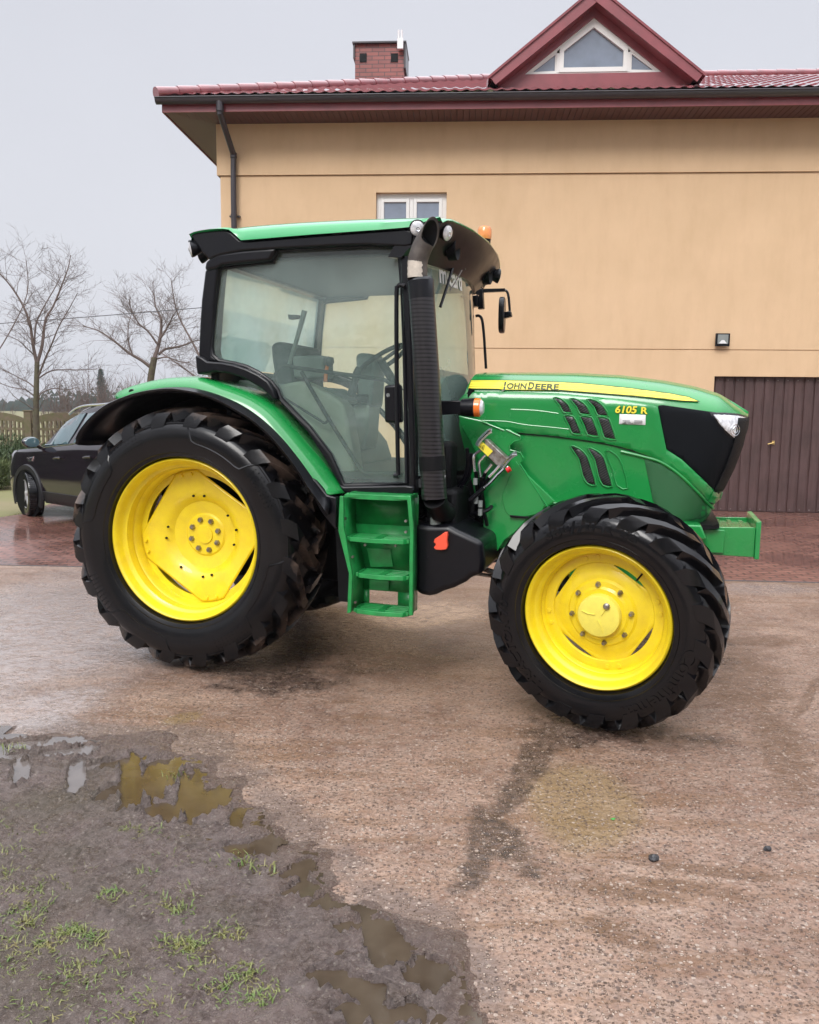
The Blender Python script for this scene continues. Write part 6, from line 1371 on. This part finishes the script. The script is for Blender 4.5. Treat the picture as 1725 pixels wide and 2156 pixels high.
# local frame: x forward, y: near side at 0, far side at -1.84*... (turned frame: -y away)
CW=1.84
def yy(d): return -d       # depth away from the camera side
prof_top=[(1.05,.62),(1.02,.86),(.80,.98),(.45,1.02),(-.1,1.06),(-.25,1.10),(-.54,1.37),(-1.1,1.68),(-1.5,1.765),(-1.9,1.79),(-2.6,1.73),(-3.05,1.64),(-3.35,1.15),(-3.42,.95),(-3.42,.5)]
belt=[(1.05,.80),(.80,.94),(.45,.99),(-.15,1.04),(-1.3,1.13),(-3.35,1.2)]
def car_body():
    xs=[1.05,1.0,.9,.75,.55,.3,.1,-.1,-.25,-.4,-.54,-.8,-1.1,-1.3,-1.7,-2.1,-2.5,-2.8,-3.05,-3.2,-3.35,-3.42]
    rows=[]
    for x in xs:
        e=max(0,(x-.6)/.45)**2*.22+max(0,(-3.0-x)/.42)**2*.12
        zt_=interp(sorted(prof_top),x); zb=interp(sorted(belt),x); zb=min(zb,zt_-.02)
        gh=max(0,min(1,(zt_-zb)/.5))
        half=[(e+.06,.26),(e+.015,.34),(e+.0,.50),(e+.004,.72),(e+.03,zb-.10),(e+.045,zb-.02),(e+.07,zb+.01),(e+.07+.16*gh,zb+(zt_-zb)*.86),(e+.10+.18*gh,zt_-.03),(e+.35+.1*gh,zt_+.0),(CW/2,zt_+.02)]
        row=[(x,-d,z) for d,z in half]+[(x,-(CW-d),z) for d,z in half[-2::-1]]
        rows.append(row)
    b=MB(); b.grid(rows); b.add(rows[0],[tuple(range(len(rows[0])))]); b.add(rows[-1],[tuple(range(len(rows[-1])))])
    return b.build('body','car_paint',CA,ang=40)
car_body()
def cside(x,z):   # depth of the side surface
    zb=interp(sorted(belt),x); zt_=interp(sorted(prof_top),x)
    if z>zb+.01:
        zb2=min(zb,zt_-.02); gh=max(0,min(1,(zt_-zb2)/.5)); f=(z-zb2)/max(.02,zt_-zb2)
        return .07+.16*gh*min(f,.86)/.86+max(0,f-.86)/.14*(.03+.02*gh)
    return interp([(.26,.06),(.34,.015),(.5,0),(.72,.004),(zb-.1,.03),(zb+.01,.07)],z)
def cpatch(name,poly,off,mt,th=.0,zdrop=0,parent=None,bev=.004):
    b=MB(); patch(name,poly,lambda x,z:cside(x,z),off,.02,mt,None,bev,.15,mb=b)
    b.v=[(x,-y,z) for x,y,z in b.v]; return b.build(name,mt,parent or CA,ang=40)
fwin=[(-0.2665, 1.103), (-0.3457, 1.3212), (-0.4946, 1.3959), (-0.6642, 1.4674), (-0.8525, 1.5286), (-1.0805, 1.5776), (-1.2685, 1.599), (-1.2447, 1.5704), (-1.0716, 1.3159), (-0.9583, 1.1507)]
bwin=[(-1.1158, 1.1676), (-1.1949, 1.3419), (-1.3219, 1.5883), (-1.5154, 1.6073)]+[(-2.1,1.60),(-2.15,1.20)]
cpatch('side_window',fwin,.014,'car_glass'); cpatch('side_window',bwin,.014,'car_glass')
qw=[(-2.25,1.22),(-2.2,1.58),(-2.75,1.52),(-3.05,1.30)]; cpatch('side_window',qw,.014,'car_glass')
b=MB()
P=[(x,z) for x,z in [(-0.0945, 1.0586), (-0.2914, 1.0804), (-0.9944, 1.1432), (-1.1962, 1.1708)]]+[(-2.2,1.19),(-3.1,1.24)]
b.tube([(x,-(cside(x,z)-.004),z) for x,z in P],.012,6); b.build('chrome_strip','chrome',CA)
# bonnet side vent, handles, cladding
b=MB(); P=[(0.1597, 0.8988), (-0.0426, 0.9201), (-0.0126, 0.8638), (0.1131, 0.8579)]; b.tube([(x,-(cside(x,z)-.004),z) for x,z in P],.012,6,closed=True); b.build('side_vent','chrome',CA)
for s in ([(-0.6929, 0.9272), (-0.7636, 0.9422), (-0.8898, 0.9444)],[(-1.5195, 0.9761), (-1.5947, 0.9907), (-1.7104, 0.9958)]):
    b=MB(); b.tube([(x,-(cside(x,z)-.03),z) for x,z in s],.016,8); b.build('door_handle','car_paint',CA)
b=MB()
for xx_ in (-.05,): pass
def door_line(xs_): b.tube([(x,-(cside(x,z)-.002),z) for x,z in xs_],.004,4)
door_line([(-.05,.35),(-.02,.7),(-.12,1.05)]); door_line([(-1.28,.35),(-1.28,1.1)]); door_line([(-2.3,.9),(-2.25,1.15)]); b.build('door_gap','black_matt',CA)
clad=[(1.0,.24),(1.0,.40),(.62,.46),(.62,.22),(.5,.26),(-.25,.26),(-.3,.22),(-2.1,.22),(-2.1,.40),(-.35,.40),(-.40,.60),(-.25,.78),(-.05,.83)]
cpatch('sill_cladding',[(-.30,.24),(-.30,.42),(-2.1,.42),(-2.1,.24)],.012,'car_plastic')
for wxx in (.15,-2.54):
    b=MB(); rows=[]
    for k in range(25):
        a=rad(-25+230*k/24); rows.append([(wxx+r*math.cos(a),-(cside(wxx+r*math.cos(a),.35+r*math.sin(a)) if False else -.0)+q_,.35+r*math.sin(a)) for r,q_ in ((.37,-.02),(.375,.016),(.44,.018),(.455,-.02))])
    b.grid(rows); b.build('wheel_arch','car_plastic',CA,ang=50)
    b=MB(); b.lathe([(-.03,.0),(-.03,.385),(.0025,.385),(.0025,.0)],(wxx,0,.35),'y',40); b.build('arch_void','black_matt',CA)
    w=empty('wheel',(wxx,-.085,.345),parent=CA); w.rotation_euler=(0,0,-rad(16) if wxx>0 else 0)
    b=MB(); sp=[(.115,.22),(.12,.25),(.125,.30),(.115,.33),(.09,.345),(.0,.348),(-.1,.34),(-.11,.25),(-.11,.22)]; b.lathe(sp,(0,0,0),'y',48,closed=True)
    for k in range(60):
        a=2*math.pi*k/60; c_a,s_a=math.cos(a),math.sin(a)
        b.box(-.004,.004,.02,.11,.345,.352,Matrix.Rotation(a,4,'Y'))
    b.build('tyre','rubber',w,ang=30)
    b=MB(); b.lathe([(.11,.225),(.115,.215),(.05,.2),(.03,.2)],(0,0,0),'y',40)
    for k in range(5):
        a=2*math.pi*k/5; mt_=Matrix.Rotation(a,4,'Y'); b.box(-.02,.02,.085,.11,.02,.215,mt_)
    b.lathe([(.11,0),(.112,.05),(.08,.06)],(0,0,0),'y',20); b.build('rim','alloy',w,ang=30)
b=MB(); P=[(x,z) for x,z in [(-0.6945, 1.5935), (-0.8127, 1.6474), (-0.9508, 1.6891), (-1.1737, 1.7191), (-1.4751, 1.7317), (-1.8886, 1.7387)]]+[(-3.0,1.66)]
b.tube([(x,-.27,z-.02) for x,z in smooth_open(P,3)],.02,8); b.tube([(x,-1.57,z-.02) for x,z in smooth_open(P,3)],.02,8); b.build('roof_rail','chrome',CA)
# mirror
mm=[(-0.1366, 1.1639), (-0.2157, 1.22), (-0.5038, 1.2051), (-0.5056, 1.0938), (-0.2512, 1.0785), (-0.1691, 1.1173)]; mcx=sum(p[0] for p in mm)/6; mcz=sum(p[1] for p in mm)/6
b=MB(); 
for k in range(1): 
    bm=bmesh.new(); bmesh.ops.create_icosphere(bm,subdivisions=3,radius=1)
    for v in bm.verts: v.co=Vector((v.co.x*.06 if v.co.x<0 else v.co.x*.11,v.co.y*.13,v.co.z*.085))
    b.add([v.co+Vector((-.14,.06,mcz)) for v in bm.verts],[[v.index for v in f.verts] for f in bm.faces]); bm.free()
mo=b.build('mirror','car_paint',CA,ang=50)
b=MB(); b.lathe([(-.112,0),(-.11,.09),(-.10,.1)],(0,.0,0),'x',20); mg=b.build('mirror_glass','car_glass',CA); mg.location=(-.092,.06,mcz); mg.scale=(1,1.15,.75)
b=MB(); b.tube([(-.14,.0,mcz-.02),(-.12,-.09,mcz-.08)],.03,8); b.build('mirror_foot','car_paint',CA)
# the turned frame has +y towards the camera; shift by the car's own origin only
# ================================================================ fence, hedge, trees, cable
def fence():
    Y=24.0
    F=empty('concrete_fence',(-11.1,Y,0)); tag(F,'low precast concrete fence with arched openwork panels behind the hedge','fence')
    for k in range(-3,4):
        x=k*2.05
        b=MB(); b.box(x-.1,x+.1,-.09,.09,-.05,1.52); b.prismz([(x-.12,-.11),(x+.12,-.11),(x+.12,.11),(x-.12,.11)],1.52,1.56); b.build('post','fence',F,bevel=.01)
        b=MB(); x0,x1=x+.1,x+1.95
        def top(t): return 1.30+.20*math.sin(math.pi*t)**.7
        up_=[(x0+(x1-x0)*i/24,top(i/24)) for i in range(25)]; lo_=[(p[0],p[1]-.14-.10*math.sin(math.pi*i/24)) for i,p in enumerate(up_)]
        for i in range(24): b.prism([lo_[i],lo_[i+1],up_[i+1],up_[i]],-.03,.03)
        b.box(x0,x1,-.03,.03,.98,1.05); b.box(x0,x1,-.03,.03,.52,.62); b.box(x0,x1,-.03,.03,-.05,.12)
        n=15
        for i in range(n):
            xx=x0+(i+.5)*(x1-x0)/n; b.box(xx-.028,xx+.028,-.028,.028,1.05,1.26); b.box(xx-.028,xx+.028,-.028,.028,.62,.98)
            b.box(xx-.045,xx+.045,-.029,.029,.78,.84)
            b.box(xx-.028,xx+.028,-.028,.028,.12,.52)
        b.build('panel','fence',F,smooth=False,weld=False)
fence()
def bush(loc,rx,ry,rz,n,mt,label,seed,leaf=.05):
    rnd=random.Random(seed); b=MB(); lobes=[(rnd.uniform(-.6,.6)*rx,rnd.uniform(-.5,.5)*ry,rnd.uniform(.2,.7)*rz,rnd.uniform(.35,.6)) for k in range(14)]
    while n>0:
        lx,ly,lz,lr=rnd.choice(lobes); v=Vector((rnd.gauss(0,1),rnd.gauss(0,1),rnd.gauss(0,1))).normalized()*rnd.uniform(.55,1.08)
        p=Vector((lx+v.x*lr*rx*.8,ly+v.y*lr*ry,lz+v.z*lr*rz*.8))
        if p.z<0.02: continue
        n-=1
        d=(v+Vector((rnd.uniform(-.6,.6),rnd.uniform(-.6,.6),rnd.uniform(-.2,.7)))).normalized(); s=d.cross(Vector((rnd.uniform(-1,1),rnd.uniform(-1,1),rnd.uniform(-1,1)))).normalized()*leaf*rnd.uniform(.18,.34); L=leaf*rnd.uniform(1.2,2.6)
        b.add([p-s,p+s,p+d*L],[(0,1,2)])
    o=b.build('bush',mt,smooth=False,weld=False,loc=loc); tag(o,label,'bush','evergreen bushes left of the car'); return o
bush((-9.6,18.2,0),2.0,1.3,1.0,15000,'juniper','broad dark green juniper bush left of the car',1)
bush((-6.9,18.8,0),1.6,1.1,.95,10000,'juniper','dark green juniper bush partly hidden by the car bonnet',2)
bush((-8.9,16.9,0),.95,.5,.62,6000,'juniper_pale','low pale green conifer bush in front of the dark juniper',3)
def unseen_hedge():  # added out of view so the car side mirrors something dark
    rnd=random.Random(8); b=MB(); T=empty('hedge',(-14.5,13,0),rad(90)); tag(T,'added evergreen hedge out of view on the left, reflected in the car side','hedge')
    b.box(-7,7,-.45,.45,0,3.4)
    b.build('unseen_hedge_core','spruce',T)
    b=MB()
    for k in range(9000):
        x=rnd.uniform(-7.2,7.2); z=rnd.uniform(0,3.8); s_=rnd.choice((-1,1)); y=s_*rnd.uniform(.42,.75) if z<3.4 else rnd.uniform(-.6,.6); a=rnd.uniform(.05,.12)
        d=Vector((rnd.gauss(0,1),s_+rnd.gauss(0,.6),rnd.gauss(0,.8)+.4)).normalized()*a; q=d.orthogonal().normalized()*a*.4; p=Vector((x,y,z)); b.add([p-q,p+q,p+d*1.6],[(0,1,2)])
    b.build('leaves','juniper',T,smooth=False,weld=False)
unseen_hedge()
def sky_block_trees():  # added unseen trees behind the camera, block low sky to darken reflections
    rnd=random.Random(12); b=MB()
    for k in range(9000):
        x=rnd.uniform(-34,34); h=6.5+1.6*noise.noise(Vector((x*.22,0,0)))+rnd.uniform(-.6,.6); z=rnd.uniform(0,1)**.8*h; y=-17+rnd.uniform(-1,1); a=rnd.uniform(.3,.7)
        d=Vector((rnd.gauss(0,1),rnd.gauss(0,.5),rnd.gauss(0,.8)+.5)).normalized()*a; q=Vector((rnd.gauss(0,1),0,rnd.gauss(0,1))).normalized()*a*.5; p=Vector((x,y,z)); b.add([p-q,p+q,p+d],[(0,1,2)])
    o=b.build('sky_block_trees','spruce',smooth=False,weld=False); tag(o,kind='stuff')
sky_block_trees()
b=MB(); e0,e1,e2=[(-8.903, 17.0952), (-8.8215, 17.608), (-8.5206, 17.7025)]; b.tube([(e0[0]-4,e0[1],.03),(e1[0],e1[1],.03),(e2[0],e2[1],.03),(e2[0]+4,e2[1]+.1,.03)],.05,6); tag(b.build('lawn_kerb','stone'),kind='structure')
def tree(name,base,limbs,trunk_r,seed,label,twig='twig',gen=4,spread=.55,tw=.006,cat='tree',dens=1.0,up_=.15):
    """limbs: list of polylines (relative metres) that carry the crown; the first one is the trunk"""
    rnd=random.Random(seed); T=empty(name,base); tag(T,label,cat,'bare trees at the fence')
    tb=MB(); cb=MB()
    def grow(p,d,L,r,g):
        n=4; pts=[p]; dd=d.copy()
        for i in range(n):
            dd=(dd+Vector((rnd.gauss(0,.16),rnd.gauss(0,.16),rnd.gauss(0,.12)+up_*.25))).normalized(); pts.append(pts[-1]+dd*L/n)
        rs=[max(tw*.42,r*(1-.62*i/n)) for i in range(n+1)]
        cb.tube(pts,rs,3 if g>1 else 5,cap=False)
        if g>=gen: return
        k=int((5 if g<3 else 4)*dens+rnd.random())
        for i in range(k):
            t=rnd.uniform(.25,1); j=min(int(t*n),n-1); q=pts[j].lerp(pts[j+1],t*n-j)
            sd=Vector((rnd.gauss(0,1),rnd.gauss(0,1),rnd.gauss(0,.6))).normalized(); nd=(dd+sd*spread*1.5).normalized()
            grow(q,nd,L*rnd.uniform(.45,.72),max(tw*.6,r*.45),g+1)
    for li,pl in enumerate(limbs):
        P=[Vector(p) for p in smooth_open(pl[0],4)]; r0_,r1_=pl[1],pl[2]; n=len(P)
        (tb if li==0 else cb).tube(P,[(r0_+(r1_-r0_)*i/(n-1))*.55 for i in range(n)],8,cap=False)
        cnt=pl[3]
        for k in range(cnt):
            t=rnd.uniform(pl[4],1); j=min(int(t*(n-1)),n-2); q=P[j].lerp(P[j+1],t*(n-1)-j); dd=(P[j+1]-P[j]).normalized()
            sd=Vector((rnd.gauss(0,1),rnd.gauss(0,1),rnd.gauss(0,.5))).normalized(); nd=(dd*.6+sd*1.0+Vector((0,0,up_))).normalized(); rr=(r0_+(r1_-r0_)*t)
            grow(q,nd,pl[5]*rnd.uniform(.3,.75),min(rr*.22,.012),2)
    tb.build('trunk','bark',T,ang=60,weld=False); cb.build('crown',twig,T,smooth=False,weld=False)
    return T
def rel(pts,bx,Y,jy=0): return [(x-bx,jy*i/len(pts),z) for i,(x,z) in enumerate(pts)]
# tall tree in front of the fence
Yt=22.5; tb_=[(-10.2061, 0.989)][0][0]
L=[(rel([(-10.2299, 0.463), (-10.2061, 0.989), (-10.1833, 1.6721), (-10.1442, 2.2709), (-10.1013, 2.8657)],tb_,Yt),.17,.12,8,.35,1.3),
(rel([(-10.1173, 2.8656), (-10.1555, 3.2592), (-10.1656, 3.6515), (-10.1669, 3.886), (-10.3126, 4.3518), (-10.5686, 4.814), (-10.8666, 5.1963), (-10.9718, 5.4641)],tb_,Yt,-.5),.09,.02,26,.15,1.1),
(rel([(-10.1031, 2.8262), (-9.9835, 3.2611), (-9.946, 3.6538), (-9.8889, 4.0451), (-9.716, 4.3582), (-9.4943, 4.9027), (-9.3151, 5.4051), (-9.2614, 5.7505)],tb_,Yt,.5),.09,.018,30,.2,1.1),
(rel([(-10.152, 3.3379), (-10.1549, 3.8862), (-9.9944, 4.3552), (-9.7322, 4.9002), (-9.6396, 5.2095)],tb_,Yt,.8),.05,.015,18,.3,1.0),
(rel([(-10.0691, 2.5099), (-9.8171, 2.9478), (-9.56, 3.3443), (-9.3025, 3.7781), (-8.9665, 4.2108), (-8.6734, 4.6022)],tb_,Yt,-.8),.055,.014,22,.2,1.0),
(rel([(-10.0727, 2.4306), (-9.7908, 2.6318), (-9.4277, 2.6754), (-9.0263, 2.6797), (-8.5432, 2.7245)],tb_,Yt,.6),.04,.012,16,.2,.9),
(rel([(-10.1737, 2.1512), (-10.4079, 2.3078), (-10.6838, 2.4239), (-10.9593, 2.5399), (-11.2746, 2.6553)],tb_,Yt,.6),.04,.012,18,.2,.9),
(rel([(-10.1846, 1.9119), (-10.3769, 2.1092), (-10.7355, 2.1849), (-11.0496, 2.3405)],tb_,Yt,-.6),.035,.012,16,.2,.9),
(rel([(-10.1138, 1.8728), (-9.9777, 2.0339), (-9.6101, 2.1574), (-9.2091, 2.1219), (-8.8839, 2.2051)],tb_,Yt,-.4),.04,.012,16,.2,.9),
(rel([(-10.1503, 3.023), (-10.2472, 3.1796), (-10.4363, 3.4133), (-10.7104, 3.5281)],tb_,Yt,-.7),.035,.012,14,.2,.9)]
tree('bare_tree',(tb_,Yt,0),L,.17,21,'tall bare tree with many fine twigs at the concrete fence',gen=4,dens=.68,tw=.0045)
Yt=32.; tb_=[(-10.0228, 2.733)][0][0]
L=[(rel([(-10.1122, 0.5686), (-10.0606, 1.9966), (-10.0228, 2.733), (-9.8567, 3.5789)],tb_,Yt),.30,.22,3,.6,1.6),
(rel([(-9.8575, 3.5508), (-9.7322, 3.9722), (-9.632, 4.5312), (-9.6455, 5.0865), (-9.8598, 5.5268), (-9.9292, 6.0772)],tb_,Yt,.5),.16,.03,34,.25,1.5),
(rel([(-9.9816, 3.1843), (-10.3158, 3.4617), (-10.7632, 3.7372), (-11.2059, 4.1239), (-11.7608, 4.5082), (-12.3223, 4.6691)],tb_,Yt,-.8),.13,.025,34,.25,1.5),
(rel([(-9.6828, 3.6929), (-9.4492, 3.9194), (-8.9344, 4.0368), (-8.4177, 4.2657), (-7.9053, 4.327)],tb_,Yt,.9),.10,.02,28,.2,1.5),
(rel([(-9.7292, 4.084), (-10.0009, 4.5272), (-10.3317, 4.8572), (-10.5417, 5.409), (-10.4751, 5.741)],tb_,Yt,-.9),.08,.02,28,.3,1.5),
(rel([(-9.6394, 4.2525), (-9.3169, 4.6459), (-9.0225, 5.0932), (-8.7316, 5.4285)],tb_,Yt,-.6),.08,.02,26,.2,1.4),
(rel([(-9.7443, 3.524), (-9.3439, 3.5844), (-8.8351, 3.4216), (-8.3803, 3.3704)],tb_,Yt,-.6),.06,.02,18,.2,1.2),
(rel([(-10.7071, 3.7098), (-10.918, 4.2387), (-10.9553, 4.8505), (-10.8828, 5.35)],tb_,Yt,.9),.06,.018,22,.3,1.3)]
tree('bare_tree',(tb_,Yt,0),L,.3,33,'spreading bare tree with a forked trunk above the tractor fender',gen=4,dens=.68,tw=.006)
Yt=38.; tb_=[(-9.1505, 3.0923)][0][0]
L=[([(0,0,0),(.1,0,2),(.0,0,4)],.25,.15,6,.5,2),([(0,0,3),(-.8,.3,4.5),(-1.6,.5,6),(-1.8,.3,7.5)],.12,.03,34,.1,1.7),([(0,0,3),(.6,.3,5),(1.2,.5,7),(1.4,.3,8)],.12,.03,24,.1,1.6),([(0,0,2.6),(-1.2,.3,3.4),(-2.4,.5,4.2)],.1,.03,30,.1,1.6)]
tree('bare_tree',(tb_,Yt,0),L,.25,5,'bare tree half hidden behind the cab rear pillar',gen=4,dens=.6,tw=.007)
tb_=[(-13.4118, 2.5722)][0][0]
L=[([(0,0,0),(.1,0,2),(.0,0,4)],.12,.08,6,.5,1.2),([(0,0,2.6),(.8,.3,4.0),(1.3,.5,5.2),(1.4,.3,6.2)],.04,.02,26,.2,1.1),([(0,0,3),(-.6,.3,5),(-.8,.5,6.5)],.08,.03,14,.1,1.2)]
tree('bare_tree',(tb_,26.,0),L,.16,6,'bare tree cut off by the left edge of the photo',gen=4,dens=.7)
# thin scrub behind the fence
def scrub(px0,px1,Y,h,n,seed,label,mt='twig'):
    rnd=random.Random(seed); xa=WX_(px0,Y); xb=WX_(px1,Y); T=empty('shrub',((xa+xb)/2,Y,0)); tag(T,label,'shrub','leafless shrubs behind the fence')
    cb=MB(); hw=(xb-xa)/2
    for k in range(n):
        x=rnd.uniform(-hw,hw)*.9; y=rnd.uniform(-.7,.7); H=h*rnd.uniform(.55,1.05)*(1-.35*abs(x/hw)); d=Vector((x/hw*.5+rnd.gauss(0,.12),rnd.gauss(0,.15),1)).normalized(); p=Vector((x*.5,y,0)); pts=[p]
        for i in range(5): d=(d+Vector((rnd.gauss(0,.09),rnd.gauss(0,.09),.05))).normalized(); pts.append(pts[-1]+d*H/5)
        cb.tube(pts,[.016-.0022*i for i in range(6)],3,cap=False)
        for q in range(9):
            i=rnd.randint(1,4); s=(d+Vector((rnd.gauss(0,.6),rnd.gauss(0,.6),.3))).normalized(); L_=H*rnd.uniform(.12,.35); a=pts[i].lerp(pts[i+1],rnd.random()); m_=a+s*L_*.5
            cb.tube([a,m_,m_+(s+Vector((rnd.gauss(0,.3),rnd.gauss(0,.3),.2))).normalized()*L_*.5],[.006,.005,.004],3,cap=False)
    cb.build('stems',mt,T,smooth=False,weld=False)
def WX_(px,Y): return (px-862.5)/1730*Y*1.0
scrub(100,170,34,3.0,60,1,'thin leafless shrub behind the fence right of the tall tree')
scrub(150,235,38,3.6,80,2,'leafless shrub beside the distant spruce')
scrub(215,300,36,3.2,90,3,'leafless shrub left of the forked tree')
scrub(258,330,30,2.7,90,4,'reddish leafless shrub below the forked tree','twig_red')
scrub(320,440,36,3.0,110,5,'leafless shrub between the forked tree and the cab')
scrub(-60,30,40,2.2,50,6,'low leafless shrub at the left edge behind the fence')
# distant spruce
def spruce(x,Y,h,label):
    rnd=random.Random(9); T=empty('spruce',(x,Y,0)); tag(T,label,'tree'); b=MB(); b.tube([(0,0,0),(0,0,h)],[.14,.02],8); b.build('trunk','bark',T)
    b=MB(); z=.5
    while z<h-.1:
        R=(h-z)/h*h*.24+.2
        for k in range(16):
            a=rnd.uniform(0,6.28); L_=R*rnd.uniform(.6,1.1)
            for j in range(9):
                t=(j+1)/9; p=Vector((math.cos(a)*L_*t,math.sin(a)*L_*t,z-.15*t*L_+rnd.uniform(-.04,.04))); 
                for q in range(2):
                    v=Vector((rnd.gauss(0,.10),rnd.gauss(0,.10),rnd.gauss(0,.05)-.07)); s=Vector((rnd.gauss(0,.03),rnd.gauss(0,.03),.02)); b.add([p-s,p+s,p+v*1.6],[(0,1,2)])
        z+=.17
    b.build('crown','spruce',T,smooth=False,weld=False)
spruce((217-862.5)/1730*130,130,7.7,'hazy dark spruce far behind the fence')
# far hedge line on the horizon
b=MB(); rnd=random.Random(2)
for k in range(9000):
    x=rnd.uniform(-220,-30); z=abs(rnd.gauss(0,1.6))*(1+.4*math.sin(x*.11)); y=250+rnd.uniform(-4,4); s=rnd.uniform(.3,.9)
    b.add([(x-s,y,z),(x+s,y,z),(x,y,z+s*1.4)],[(0,1,2)])
tag(b.build('far_woods','spruce',smooth=False,weld=False),kind='stuff')
# overhead cable
cp=[(-15.7629, 4.4855), (-14.7367, 4.5966), (-11.3259, 4.8829), (-7.5829, 5.2219), (0.5446, 6.102)]; b=MB(); b.tube([(x,30,z) for x,z in cp],.014,5); cb_=b.build('power_line','cable'); tag(cb_,'thin overhead power line crossing the sky behind the bare trees','cable')
# haze
hz=bpy.data.materials.new('haze'); hz.use_nodes=True; t=hz.node_tree; t.nodes.clear(); o_=nn(t,'ShaderNodeOutputMaterial'); pv=nn(t,'ShaderNodeVolumePrincipled'); pv.inputs['Color'].default_value=(.62,.64,.70,1); pv.inputs['Density'].default_value=.0006; pv.inputs['Anisotropy'].default_value=.3; t.links.new(pv.outputs[0],o_.inputs['Volume'])
b=MB(); b.box(-300,300,-40,300,-1.5,14)
if HAZE: ho_=b.build('haze',hz,smooth=False); tag(ho_,kind='stuff')
